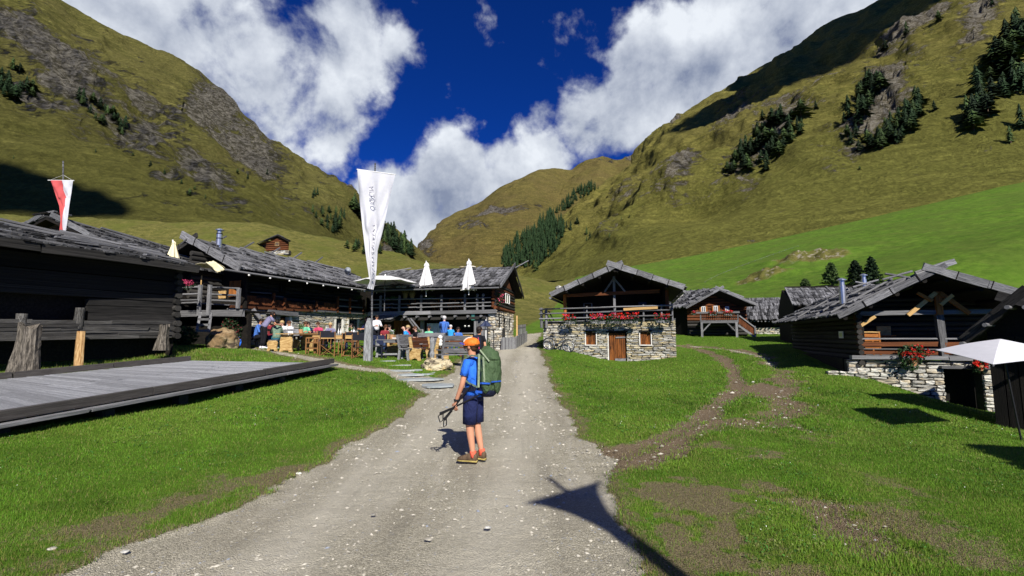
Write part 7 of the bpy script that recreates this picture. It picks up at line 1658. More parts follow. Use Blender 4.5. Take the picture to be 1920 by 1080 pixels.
pot('potted green plant on the high yellow table', 566, 19.4, .26, .78); pot('potted green plant on the windowsill side of the pale table', 659, 21.0, .24, .78); pot('potted green plant on the trestle table in front of the sun hat', 736, 19.6, .26, .78); pot('potted green plant by the post of the annex', 786, 22.6, .28, .74); pot('green plant in a clay pot standing by the grey boards of the annex', 911, 22.5, .4, 0, .22, .45)
b_, M_ = loc(706, 18.8, R(-8)); nb_ = thing('slatted_bench', 'navy blue slatted folding seat behind the grey pointed post', 'bench', b_)
for i in range(2):
    for j in range(2): pk(M_, (-.30 + .34 * i, .02 + .1 * j, .62 + .2 * j), (-.30 + .34 * i + .28, .02 + .1 * j, .62 + .2 * j), .02, .18, NAVY, nb_, 'slat', (0, -.3, 1))
pk(M_, (-.4, -.1, .48), (.45, -.1, .48), .4, .05, DARKCL, nb_, 'seat')
for x in (-.35, .38):
    for y in (-.25, .15): pk(M_, (x, y, 0), (x, y, .95 if y > 0 else .5), .05, .05, DARKCL, nb_, 'leg', (1, 0, 0))
carved('weathered grey bench with arms, left of the yellow high backed ones', 772, 19.0, R(70), 1.05); bench('yellow pine bench with scalloped sides just left of the carved pole', 797, 19.4, R(72), 1.5, YWOOD, BROWNW); bench('yellow pine bench with scalloped sides right of the carved pole', 822, 19.2, R(-100), 1.3, YWOOD, BROWNW)
bench('yellow pine bench behind the weathered trestle table', 750, 20.6, R(80), 1.4, YWOOD, YWOOD); carved('large weathered grey bench beside the pale lichen boulder', 850, 17.6, R(-142), 1.1, 1.12); carved('weathered grey bench behind the yellow ones', 812, 21.4, R(180), 1.2)
carved('grey slatted bench under the stone wall by the brown boulder', 462, 21.2, R(20), 1.2, .9)
rk = thing('rucksack', 'red and blue rucksack lying beside the brown boulder', 'rucksack', put(452, 20.2)); mb = MB(); ellip(mb, (0, 0, .25), .22, .16, .28, Matrix.Translation(put(454, 20.2)), 12, 8, 0, -1, 1, .05); mb.build('bag', BLUEs, rk, True); mb = MB(); ellip(mb, (-.16, -.05, .3), .12, .12, .18, Matrix.Translation(put(454, 20.2)), 10, 6, 0, -1, 1, .05); mb.build('pocket', PINKS, rk, True)
mb = MB(); b_ = put(811.5, 17.9); rr_ = [.09, .10, .08, .10, .07, .09, .085, .10, .05]; mb.tube([b_ + UP * (1.02 * i / 8) for i in range(9)], rr_, 9); tag(mb.build('carved_pole', GPOST), 'slim carved grey wooden pole between the two yellow benches', 'pole')
mb = MB(); [mb.lathe(at(825.5, y, 18.6), [(.02, -.08), (.09, -.03), (.09, .05), (.02, .1)], 10) for y in (633, 640, 646)]; mb.tube([at(825.5, 652, 18.6), at(825.5, 628, 18.6)], .02, 6); tag(mb.build('stone_lantern', WHITEP, None, True), 'white stacked round garden lantern behind the boulder', 'lantern')
# dishes and papers
for k, (px, Y, lab) in enumerate(((640, 19.3, 'white plate on the pale pine table'), (745, 19.3, 'blue white menu card lying on the trestle table'))):
    b_ = put(px, Y, .785); mb = MB()
    if k == 0: mb.lathe(b_, [(.06, 0), (.12, .02)], 14)
    else: mb.box(b_ + UP * .04, .34, .22, .03, .2)
    tag(mb.build('plate' if k == 0 else 'menu_card', SCREEN), lab, 'plate' if k == 0 else 'menu')
for k, px in enumerate((636, 640)): b_ = put(px, 21.2, .76); mb = MB(); mb.lathe(b_, [(.035, 0), (.035, .16), (.013, .22), (.013, .28)], 8); tag(mb.build('bottle', WHITEP, None, True), 'clear white bottle in front of the dark inn window, %s of two' % ('left', 'right')[k], 'bottle', 'bottles on the inn table')
# terrace furniture and planters up on the annex
def tput(px, out): s_ = WD.hit(px, 560, out)[0]; return WD.P(s_, zd + .05, out)
for k, px in enumerate((728, 771, 815, 846, 858, 868)):
    b_ = tput(px, -.9); t = thing('folding_chair', 'wooden folding chair behind the terrace rails, number %s from the left' % ('first', 'second', 'third', 'fourth', 'fifth', 'sixth')[k], 'chair', b_, 'folding chairs on the annex terrace'); t['label'] = '%s from the left of the folding chairs behind the annex terrace rails' % ('first', 'second', 'third', 'fourth', 'fifth', 'sixth')[k]
    X3 = WD.d; 
    for s in (-.2, .2): plank(b_ + X3 * s - WD.n * .2, b_ + X3 * -s * .9 + WD.n * .2 + UP * .45, .04, .04, ORANGEW, t, 'leg', WD.n); plank(b_ + X3 * s * 1.0 - WD.n * .15, b_ + X3 * s * .95 - WD.n * .22 + UP * .85, .04, .04, ORANGEW, t, 'back_post', WD.n)
    plank(b_ - X3 * .2 + UP * .45, b_ + X3 * .2 + UP * .45, .38, .03, ORANGEW, t, 'seat'); plank(b_ - X3 * .2 + UP * .8 - WD.n * .22, b_ + X3 * .2 + UP * .8 - WD.n * .22, .03, .1, ORANGEW, t, 'back_slat')
for k, px in enumerate((760, 773)):
    b_ = tput(px, -.25) + UP * .55; t = thing('ornamental_grass', 'tuft of golden ornamental grass on the terrace rail, the %s of two' % ('left', 'right')[k], 'plant', b_, 'golden grasses on the terrace'); mb = MB(); mb.lathe(b_, [(.14, 0), (.18, .22)], 10); mb.build('pot', DARKW, t)
    mb = MB(); rnd = random.Random(k)
    for _ in range(150):
        a, l = rnd.uniform(0, 6.28), rnd.uniform(.1, .28); top_ = b_ + Vector((math.cos(a) * l, math.sin(a) * l, rnd.uniform(.55, .85))); r0 = b_ + UP * .2 + Vector((math.cos(a) * .06, math.sin(a) * .06, 0)); wv_ = Vector((-math.sin(a), math.cos(a), 0)) * .012; mb.poly([r0 - wv_, r0 + wv_, top_])
    mb.build('blades', TWIG, t)
for k, (px, w) in enumerate(((735, .45), (805, .55))):
    b_ = tput(px, -.05) + UP * .6; t = thing('planter', 'yellow green leafy planter on the terrace rail %s' % ('left of the golden grass', 'right of the left closed umbrella')[k], 'planter', b_, 'leafy planters on the terrace'); mb = MB(); mb.bar(b_ - WD.d * w, b_ + WD.d * w, .2, .18); mb.build('trough', DARKW, t)
    mb = MB(); leaf_cloud(mb, b_ + UP * .2, w, .18, .16, 220, .05, random.Random(k)); mb.build('foliage', LEAF, t)
b_ = WC.P(WC.hit(668, 570)[0], zc + .9, .1); t = thing('planter', 'small leafy planter on the wooden rail at the right end of the inn balcony', 'planter', b_); mb = MB(); mb.box(b_, .5, .2, .16); mb.build('trough', DARKW, t); mb = MB(); leaf_cloud(mb, b_ + UP * .2, .34, .2, .2, 160, .05, random.Random(2)); mb.build('foliage', LEAF, t)
b_ = RC0.lerp(RC1, .82) + UP * .1; b_ = at(652, 507, 30.0); t = thing('satellite_dish', 'round grey satellite dish above the ridge of the inn roof', 'satellite dish', b_); mb = MB(); mb.tube([b_ + Vector((0, .05, 0)), b_ + Vector((0, .02, 0)), b_ + Vector((0, 0, 0))], [.08, .17, .21], 16); mb.build('dish', DISHM, t, True); mb = MB(); mb.tube([b_ + Vector((0, .1, 0)), b_ + Vector((0, .15, -.9))], .02, 6); mb.build('mast', METAL, t); mb = MB(); mb.tube([b_ + Vector((0, 0, -.2)), b_ + Vector((0, -.22, -.02))], .012, 6); mb.build('arm', METAL, t)
rd = random.Random(3); b_ = WDs.P(.35, 4.0, .2)
t = thing('hanging_flowers', 'hanging pink and orange flower basket at the annex corner above the terrace', 'flowers', b_); mb = MB(); leaf_cloud(mb, b_ - WDs.d * .35 + WDs.n * .05, .3, .3, .45, 160, .05, rd); mb.build('foliage', LEAFD, t); mb = MB(); leaf_cloud(mb, b_ - WDs.d * .35 + WDs.n * .15, .3, .32, .42, 60, .04, rd); mb.build('blossoms', PINK, t)
q = at(351, 535, 19.0); t = thing('hanging_flowers', 'pink geraniums on the terrace rail beside the orange shutters at the inn end', 'flowers', q); mb = MB(); leaf_cloud(mb, q, .35, .15, .18, 120, .04, rd); mb.build('foliage', LEAFD, t); mb = MB(); leaf_cloud(mb, q + UP * .1 - Vector((0, .1, 0)), .36, .14, .14, 130, .035, rd); mb.build('blossoms', PINK, t)
# ------------------------------------------------------------------ boulders
def boulder(name, label, c, rx, ry, rz, mat, seed, cat='boulder', rough=.22, sub=4, sink=.25, flat=0):
    bm = bmesh.new(); bmesh.ops.create_icosphere(bm, subdivisions=sub, radius=1.0); off = Vector((seed * 7.1, seed * 3.3, 0))
    for v in bm.verts:
        n = v.co.normalized(); k = 1 + rough * mnoise.noise(n * 1.3 + off) + rough * .55 * mnoise.noise(n * 3.1 + off) + rough * .28 * mnoise.noise(n * 7 + off) + rough * .12 * mnoise.noise(n * 15 + off)
        co = Vector((math.copysign(abs(n.x) ** .8, n.x), math.copysign(abs(n.y) ** .8, n.y), math.copysign(abs(n.z) ** .75, n.z))) * k; v.co = Vector((c[0] + co.x * rx, c[1] + co.y * ry, c[2] + co.z * rz + rz * (1 - sink * 2)))
    me = bpy.data.meshes.new(name); bm.to_mesh(me); bm.free(); me.materials.append(mat)
    o = obj(name, me); tag(o, label, cat) if cat else None; return o
boulder('boulder', 'big rounded brown boulder in front of the terrace stairs', put(420, 18.7), .55, .5, .50, BOULDER_B, 1, rough=.25)
boulder('boulder', 'low pale yellow lichen boulder in the grass before the benches', put(822, 16.7), .49, .36, .25, BOULDER_Y, 2, rough=.36, sub=5)
for k, (px, py, r, lab) in enumerate(((510, 862, .07, 'small white stone lying in the grass left of the track'), (98, 1030, .06, 'flat pale stone in the bottom left corner'), (1078, 898, .02, 'little pebble near the tip of the banner shadow'), (1072, 659, .16, 'pale yellow stone under the bicycle wheel'), (803, 1012, .05, 'bluish stone chip in the middle of the gravel'), (915, 990, .05, 'flat grey stone bedded in the gravel'), (235, 1035, .05, 'white quartz stone at the lower left verge'), (560, 888, .06, 'pale stone at the grass edge of the track'), (700, 965, .04, 'grey stone chip in the gravel, lower middle'))):
    q = gp(px, py); r *= .62; boulder('loose_stone', lab, q, r, r * .7, r * .3, STONE_L, k + 5, 'stone', .3, 2, .3)
# stepping slates from the garden to the track
STP = [(742, 685, .55, .18), (760, 694, .62, .17), (775, 702, .62, .18), (787, 711, .75, .2), (820, 722, .55, .35), (790, 685, .22, .12), (806, 699, .2, .1), (815, 693, .16, .08), (722, 677, .45, .10), (875, 676, .3, .12)]
wh = ('furthest long', 'second long', 'third long', 'fourth and longest', 'wide nearest', 'small upper right', 'small lower right', 'tiny right', 'pale upper left', 'lone far')
for k, (px, py, rx, ry) in enumerate(STP):
    q = gp(px, py); rnd = random.Random(k + 60); ang = [2 * math.pi * i / 9 + rnd.uniform(-.2, .2) for i in range(9)]
    mb = MB(); mb.slab([Vector((q.x + math.cos(a) * rx * rnd.uniform(.85, 1.1), q.y + math.sin(a) * ry * 1.6 * rnd.uniform(.85, 1.1), q.z - .03 + .01 * math.cos(a))) for a in ang], UP * .045)
    tag(mb.build('stepping_stone', PATHST), wh[k] + ' grey slate stepping stone between the benches and the track', 'stepping stone', 'stepping stones')
# ------------------------------------------------------------------ paling and fence by the annex
pf = thing('paling', 'low paling of split boards between the stone corner and the track', 'fence', put(950, 27))
a, c = put(940, 26.2), put(966, 27.0); d_ = put(988, 32.0)
for (p0, p1, n_) in ((a, c, 9), (c, d_, 14)):
    for i in range(n_): q = p0.lerp(p1, (i + .5) / n_); q.z = H(q.x, q.y); plank(q - UP * .1, q + UP * (.62 + random.uniform(-.05, .06)), (p1 - p0).length / n_ * .93, .04, GPOST if i % 2 else GREYW, pf, 'board', (p1 - p0).cross(UP))
tag(trunk_post('fence_post', 'thin pale fence post rising behind the low paling', 969, 28.5, 628, 592, .05, .045, PINEW, 'post', .0, False, 4, 8)); 
gt = thing('wooden_fence', 'short wooden fence with pale rails behind the low paling', 'fence', put(980, 33)); a, c = put(970, 33), put(985, 34.5)
for i in range(9): q = a.lerp(c, i / 8); q.z = H(q.x, q.y); plank(q, q + UP * 1.0, .10, .03, GREYW, gt, 'picket', (c - a).cross(UP))
plank(a + UP * .8, c + UP * .8, .04, .08, GREYW, gt, 'rail'); plank(a + UP * .3, c + UP * .3, .04, .08, GREYW, gt, 'rail')
mb = MB(); q = put(926, 25.0); 
tb = thing('wooden_stand', 'black framed sign stand by the stone corner of the annex', 'stand', q); plank(q, q + UP * 1.15, .06, .06, BLACK, tb, 'leg', (0, 1, 0)); plank(q + UP * 1.15 - Vector((.7, 0, 0)), q + UP * 1.15 + Vector((.1, 0, 0)), .06, .05, BLACK, tb, 'top_bar'); plank(q + UP * .02 - Vector((.2, 0, 0)), q + UP * .02 + Vector((.2, 0, 0)), .3, .05, BLACK, tb, 'foot')
# ------------------------------------------------------------------ bicycles
def bicycle(label, base, d, lean, group=None):
    """base: ground point under the rear wheel; d: horizontal direction to the front"""
    t = thing('bicycle', label, 'bicycle', base, group); d = Vector(d).normalized(); s = d.cross(UP).normalized(); u = (UP + s * lean).normalized(); R0 = .35
    def Pt(x, z, y=0): return base + d * x + u * z + s * y
    for x in (0, 1.08):
        c = Pt(x, R0); circ = lambda r, n=28: [c + (d * math.cos(2 * math.pi * i / n) + u * math.sin(2 * math.pi * i / n)) * r for i in range(n + 1)]
        mb = MB(); mb.tube(circ(R0 - .02), .026, 6, cap=False); w = mb.build('wheel', BLACK, t, True); mb = MB(); mb.tube(circ(R0 - .055), .010, 5, cap=False); mb.build('rim', METAL, w, True)
        mb = MB(); [mb.tube([c, c + (d * math.cos(2 * math.pi * i / 14) + u * math.sin(2 * math.pi * i / 14)) * (R0 - .05)], .003, 3) for i in range(14)]; mb.build('spokes', METAL, w); mb = MB(); mb.tube([c - s * .05, c + s * .05], .025, 8); mb.build('hub', METAL, w)
    fr = MB(); bb, st_, hd, rr_, ff = Pt(.44, .33), Pt(.30, .80), Pt(.86, .78), Pt(0, R0), Pt(1.08, R0)
    for a, b_, r in ((bb, st_, .018), (st_, hd, .018), (bb, Pt(.88, .66), .035), (rr_, bb, .014), (rr_, st_, .013)): fr.tube([a, b_], r, 6)
    fr.build('frame', GREYBK, t); mb = MB(); mb.tube([ff, Pt(.92, .66), hd, Pt(.84, .92)], .018, 6); mb.build('fork', BLACK, t)
    mb = MB(); mb.tube([Pt(.80, .93, -.33), Pt(.85, .94, -.1), Pt(.85, .94, .1), Pt(.80, .93, .33)], .013, 6); mb.build('handlebar', BLACK, t); mb = MB(); mb.tube([st_, Pt(.27, .93)], .014, 6); mb.build('seat_post', METAL, t)
    mb = MB(); mb.tube([Pt(.12, .95), Pt(.24, .955), Pt(.40, .94)], [.06, .05, .02], 8); mb.build('saddle', BLACK, t); mb = MB(); mb.tube([bb - s * .06, bb + s * .06], .085, 12); mb.build('crank', BLACK, t); mb = MB(); mb.tube([bb + s * .07, Pt(.54, .20, .08), Pt(.54, .20, .14)], .012, 6); mb.tube([bb - s * .07, Pt(.34, .46, -.08), Pt(.34, .46, -.14)], .012, 6); mb.build('pedals', BLACK, t)
GREYBK = plain('grey_bike_paint', (.12, .13, .14), .4)
w0_ = WB.P(WB.hit(1031, 645)[0], 0, .35); w1_ = WB.P(WB.hit(1068, 655)[0], 0, .45); w0_.z = H(w0_.x, w0_.y); w1_.z = H(w1_.x, w1_.y); bicycle('grey mountain bike leaning against the left end of the stone hut', w0_, w1_ - w0_, -.18)
for k in range(3):
    b_ = WH.P(.25 + .05 * k, 0, .55 + .55 * k); b_.z = H(b_.x, b_.y); bicycle(('bicycle closest to the barn wall behind the right hut', 'middle bicycle of the three at the barn behind the right hut', 'bicycle furthest from the barn wall behind the right hut')[k], b_ - WH.d * .4, WH.d + WH.n * .15, .1, 'bicycles at the barn')
# small white marker on the slope and the pale cattle path is in the ground itself
q = gp(1312, 528, 30, 127)
cw = thing('wire_fence', 'thin line of pale fence posts running up the green meadow', 'fence', gp(1330, 540, 30, 127)); PTS = [gp(1322 + 175 * f, 531 - 68 * f ** .85, 30, 127) for f in [i / 15 for i in range(16)]]
for p_ in PTS: mb = MB(); mb.bar(p_, p_ + UP * .35, .03, .03, (0, 1, 0)); mb.build('post', GREYW, cw)
for a, c in zip(PTS[:-1], PTS[1:]): mb = MB(); mb.tube([a + UP * .25, c + UP * .25], .014, 4); mb.build('wire', GREYW, cw)
# ------------------------------------------------------------------ conifers
NEEDLE = plain('spruce_green', (.016, .036, .011), .8, var=.45, noise_amt=.5, scale=30); LARCH = plain('larch_green', (.050, .085, .022), .8, var=.3, noise_amt=.4, scale=30); BARK = plain('bark', (.09, .065, .045), .9)
def conifer_mesh(seed, tiers=9, n=9, slim=.26):
    rnd = random.Random(seed); mb = MB(); mb.tube([Vector((0, 0, -.06)), Vector((0, 0, .9))], [.025, .006], 5, mi=1)
    for t in range(tiers):
        f = t / tiers; z1 = .10 + .90 * (f + 1.0 / tiers * 1.25); z0 = .06 + .88 * f; r = slim * (1 - f) ** .85 * rnd.uniform(.82, 1.15) + .018; apex = Vector((rnd.uniform(-.01, .01), rnd.uniform(-.01, .01), min(1.0, z1))); a0 = rnd.uniform(0, 6)
        for k in range(n):
            if rnd.random() < .10: continue
            a = a0 + 2 * math.pi * k / n + rnd.uniform(-.2, .2); rr = r * rnd.uniform(.60, 1.22); w = 2 * math.pi / n * .62
            tip = Vector((math.cos(a) * rr, math.sin(a) * rr, z0 - rnd.uniform(.0, .045))); l = Vector((math.cos(a - w) * rr * .55, math.sin(a - w) * rr * .55, z0 + (z1 - z0) * .30)); q = Vector((math.cos(a + w) * rr * .55, math.sin(a + w) * rr * .55, z0 + (z1 - z0) * .30))
            mb.poly([apex, l, tip]); mb.poly([apex, tip, q])
    me = mesh_of(mb.v, mb.f, None, False, 'conifer'); me.polygons.foreach_set('material_index', mb.mi); return me
CONS = []
for k in range(7):
    me = conifer_mesh(k + 1, 8 + k % 3, 9, (.20, .24, .28, .22, .32, .26, .18)[k]); me.materials.append(NEEDLE if k % 4 else LARCH); me.materials.append(BARK); CONS.append(me)
BUSHM = []
for k in range(3):
    mb = MB(); leaf_cloud(mb, (0, 0, .35), .5, .5, .4, 90, .14, random.Random(k), shell=.5); me = mesh_of(mb.v, mb.f, None, False, 'shrub'); me.materials.append(NEEDLE); BUSHM.append(me)
NT = [0]
def tree(px, py, hpx, label, group, me=None, wide=1.25, minimum=0):
    P_ = on_hill(px, py)
    if P_ is None: return None
    dist = (P_ - cam.location).dot(Vector((0, math.cos(PITCH), math.sin(PITCH)))); h = hpx / FPX * dist; o = bpy.data.objects.new('pine_tree', me or random.choice(CONS)); link(o)
    w = h * wide * random.uniform(.85, 1.2); o.matrix_world = Matrix.Translation(P_ - UP * .02 * h) @ Matrix.Rotation(random.uniform(0, 6.28), 4, 'Z') @ Matrix.Diagonal((w, w, h, 1)); tag(o, label, 'tree', group); NT[0] += 1; return o
def in_poly(x, y, poly):
    c = False; n = len(poly)
    for i in range(n):
        (x1, y1), (x2, y2) = poly[i], poly[(i + 1) % n]
        if (y1 > y) != (y2 > y) and x < (x2 - x1) * (y - y1) / (y2 - y1) + x1: c = not c
    return c
def grove(poly, n, h0, h1, label, group, wide=1.55, sd=1):
    rnd = random.Random(sd); xs = [p_[0] for p_ in poly]; ys = [p_[1] for p_ in poly]; k = 0; tries = 0; pts = []
    while k < n and tries < 6000:
        tries += 1; x, y = rnd.uniform(min(xs), max(xs)), rnd.uniform(min(ys), max(ys))
        if not in_poly(x, y, poly) or any(abs(x - a) < 4 and abs(y - b_) < 3 for a, b_ in pts): continue
        pts.append((x, y)); k += 1
    ym, xm = sum(q[1] for q in pts) / len(pts), sum(q[0] for q in pts) / len(pts); yr = (max(q[1] for q in pts) - min(q[1] for q in pts)) / 5 + 1; xr = (max(q[0] for q in pts) - min(q[0] for q in pts)) / 5 + 1
    where = label.split(' in the ', 1)[-1].split(' of the dark ', 1)[-1]
    for x, y in sorted(pts, key=lambda q: q[1]):
        h = rnd.uniform(h0, h1); f = (h - h0) / (h1 - h0); sz = 'tall' if f > .72 else 'small' if f < .28 else 'mid sized'
        v = 'upper' if y < ym - yr else 'lower' if y > ym + yr else 'middle'; u = 'left' if x < xm - xr else 'right' if x > xm + xr else 'centre'
        if v == 'middle' and u == 'centre': v = 'inner'
        tree(x, y, h * 1.12, '%s conifer, %s %s of the %s' % (sz, v, u, where), group, wide=wide)
grove([(1355, 338), (1372, 300), (1430, 262), (1450, 225), (1500, 215), (1518, 238), (1490, 262), (1462, 300), (1440, 330), (1420, 318), (1385, 325)], 46, 18, 34, 'dark conifer in the lowest grove on the right mountain', 'lower left grove on the right mountain', sd=1)
grove([(1565, 248), (1590, 200), (1640, 150), (1672, 150), (1640, 190), (1620, 230), (1600, 270)], 26, 20, 36, 'dark conifer in the middle right mountain grove, left half', 'middle grove left half', sd=2)
grove([(1590, 272), (1650, 262), (1700, 215), (1735, 180), (1728, 220), (1712, 258), (1650, 285), (1610, 285)], 38, 20, 38, 'dark conifer in the middle right mountain grove, right half', 'middle grove right half', sd=3)
grove([(1790, 245), (1800, 195), (1830, 140), (1880, 80), (1915, 50), (1935, 60), (1935, 170), (1900, 190), (1860, 210), (1830, 245)], 58, 26, 46, 'dark conifer in the big grove at the right edge', 'upper right grove', sd=4)
grove([(1420, 262), (1440, 240), (1420, 250)], 4, 16, 22, 'lone conifer left above the lower left grove', 'stragglers above the lower left grove', sd=5)
for k, (x, y, h) in enumerate(((1752, 208, 22), (1895, 268, 36), (1915, 240, 50), (1700, 66, 30), (1760, 40, 24), (1660, 95, 24), (1430, 225, 22), (1612, 318, 8), (1530, 205, 18), (1860, 10, 20))): tree(x, y, h, ['small round conifer right of the middle grove', 'spreading lone conifer low at the right picture edge', 'tall conifer cut by the right picture edge', 'conifer on the upper rocks of the right mountain', 'highest conifer of the right mountain', 'conifer below the upper rock band', 'conifer above the lower left grove', 'tiny dark shrub on the open golden slope', 'conifer between the lower left and middle groves', 'conifer at the top edge over the big grove'][k], None, wide=1.25)
grove([(0, 140), (20, 115), (60, 165), (75, 185), (40, 195), (0, 180)], 16, 16, 30, 'conifer in the small grove at the left picture edge', 'grove at the left edge', sd=6)
grove([(140, 190), (165, 180), (215, 215), (245, 245), (235, 258), (190, 235)], 20, 14, 26, 'conifer in the slanting grove on the left rock face', 'slanting grove on the left rocks', sd=7)
for k, (x, y, h) in enumerate(((25, 298, 8), (282, 312, 12), (308, 327, 12), (340, 345, 10), (355, 366, 14), (365, 355, 8), (385, 372, 9), (179, 286, 9), (445, 325, 10), (464, 336, 14), (501, 327, 12), (521, 333, 8), (249, 292, 7), (418, 320, 8))): tree(x, y, h, 'lone dark conifer scattered on the lower left mountainside', 'scattered conifers on the left mountain', wide=1.15)
grove([(582, 372), (600, 360), (602, 372)], 3, 12, 18, 'conifer in the clump above the cabin slope', 'small clump above the cabin', wide=1.1, sd=8)
grove([(585, 395), (640, 398), (660, 415), (628, 440), (590, 415)], 20, 12, 20, 'conifer in the loose stand on the slope above the inn roof', 'loose stand above the inn', sd=9)
grove([(636, 458), (700, 465), (730, 475), (690, 478), (640, 468)], 12, 12, 20, 'conifer in the row behind the foot of the white banner', 'row behind the banner', sd=10)
grove([(660, 375), (700, 420), (760, 455), (792, 482), (740, 482), (705, 440), (662, 400)], 46, 18, 28, 'conifer of the dark steep wood right of the white banner', 'steep wood behind the banner', sd=11)
for k, (x, y, h) in enumerate(((1070, 432, 20), (1082, 420, 16), (1062, 428, 16), (1100, 440, 16), (1106, 447, 14), (1143, 445, 10), (1165, 412, 7), (1180, 408, 7), (1100, 452, 10), (1005, 508, 16), (1002, 502, 12))): tree(x, y, h, 'small lone conifer right of the dark valley wood', 'lone conifers beside the valley wood')
# the dark valley wood reads as one mass
rnd = random.Random(21); Vv, Ff = [], []; poly = [(935, 500), (950, 470), (985, 440), (1030, 402), (1062, 428), (1045, 470), (1010, 500), (985, 505)]; poly2 = [(1035, 405), (1065, 368), (1110, 345), (1122, 355), (1090, 375), (1050, 402)]
cnt = 0; pts = []
for poly_, N_, hs0, hs1 in ((poly, 330, 12, 26), (poly2, 90, 9, 16)):
    k = 0
    while k < N_:
        x, y = rnd.uniform(930, 1125), rnd.uniform(340, 506)
        if in_poly(x, y, poly_): pts.append((x, y, rnd.uniform(hs0, hs1))); k += 1
me_data = [(np.array([v.co[:] for v in m_.vertices]), [tuple(p_.vertices) for p_ in m_.polygons]) for m_ in CONS[:4]]; k0 = 0
for (x, y, hp) in pts:
    P_ = on_hill(x, y)
    if P_ is None: continue
    vv, ff = rnd.choice(me_data); h = hp / FPX * P_.y; a = rnd.uniform(0, 6.28); ca, sa = math.cos(a), math.sin(a); w = h * rnd.uniform(.85, 1.15); X_a = np.stack([(vv[:, 0] * ca - vv[:, 1] * sa) * w + P_.x, (vv[:, 0] * sa + vv[:, 1] * ca) * w + P_.y, vv[:, 2] * h + P_.z], 1); Vv.append(X_a); Ff += [tuple(i + k0 for i in f) for f in ff]; k0 += len(vv)
me = bpy.data.meshes.new('valley_wood'); me.from_pydata(np.concatenate(Vv).tolist(), [], Ff); me.materials.append(NEEDLE); o = obj('valley_wood', me); tag(o, 'dense dark conifer wood at the foot of the far valley', 'wood', kind='stuff')
# ---- three fuller trees near the barn roof
def near_tree(px, pyb, pyt, label, larch, seed, width=.36):
    P_ = gp(px, pyb, 40, 120); h = (pyb - pyt) / FPX * P_.y; t = thing('pine_tree', label, 'tree', P_, 'trees on the meadow behind the barn'); rnd = random.Random(seed); mb = MB(); mb.tube([P_ - UP * .2, P_ + UP * h * .95], [h * .03, .02], 6); mb.build('trunk', BARK, t)
    mb = MB()
    for b_ in range(60):
        f = (b_ / 60) ** .9; z = h * (.10 + .88 * f); r = h * width * (1 - f) ** .75 * rnd.uniform(.7, 1.15) + .08; a = b_ * 2.4 + rnd.uniform(-.3, .3); c0 = P_ + UP * z; tip = c0 + Vector((math.cos(a) * r, math.sin(a) * r, -.08 * r + (.2 * r if larch else -.1 * r)))
        for s in range(9): q = c0.lerp(tip, .2 + .8 * s / 8); leaf_cloud(mb, q, .10 + .12 * r * .5, .10 + .12 * r * .5, .10, 7, .10 if larch else .09, rnd)
    mb.build('crown', LARCH if larch else NEEDLE, t)
near_tree(1560, 537, 492, 'light green larch, leftmost of the three trees behind the barn roof', True, 1, .34); near_tree(1606, 538, 487, 'bushy green conifer in the middle of three behind the barn roof', False, 2, .42); near_tree(1637, 537, 480, 'dark pointed spruce, rightmost of the three trees behind the barn roof', False, 3, .30); near_tree(1510, 538, 524, 'small green shrub left of the three trees on the meadow', True, 4, .5)
# ---- shrubs beside the inn terrace
def shrub(name, label, c, rx, ry, rz, n, size, mats, seed, cat='shrub'):
    t = thing(name, label, cat, c); rnd = random.Random(seed); mb = MB()
    for _ in range(6): a = rnd.uniform(0, 6.28); mb.tube([c - UP * .1, c + Vector((math.cos(a) * rx * .6, math.sin(a) * ry * .6, rz * rnd.uniform(1.0, 1.7)))], [.02, .006], 5)
    tag(mb.build('stems', BARK, t), kind='stuff'); mb = MB(); leaf_cloud(mb, c + UP * rz, rx, ry, rz, n, size, rnd, 0, 1, .25); mb.build('foliage', mats, t); return t
MAROON = plain('maroon_leaf', (.12, .02, .02), .7, var=.3)
shrub('bush', 'dark green low bush under the terrace rails at the barn corner', put(347, 18.9), .55, .5, .40, 900, .055, [LEAFD, LEAF], 1)
shrub('climbing_shrub', 'tall mixed green and maroon shrub climbing beside the brown boulder', put(437, 20.0), .42, .35, .75, 1300, .055, [LEAFD, MAROON], 2); shrub('climbing_shrub', 'lighter leafy shrub on the stone wall right of the maroon one', put(455, 21.0) + UP * .5, .32, .3, .55, 600, .05, [LEAF, LEAFD], 3)
shrub('bush', 'small green bush at the foot of the narrow annex windows', put(952, 28.2), .4, .3, .16, 250, .05, [LEAF, LEAFD], 4)
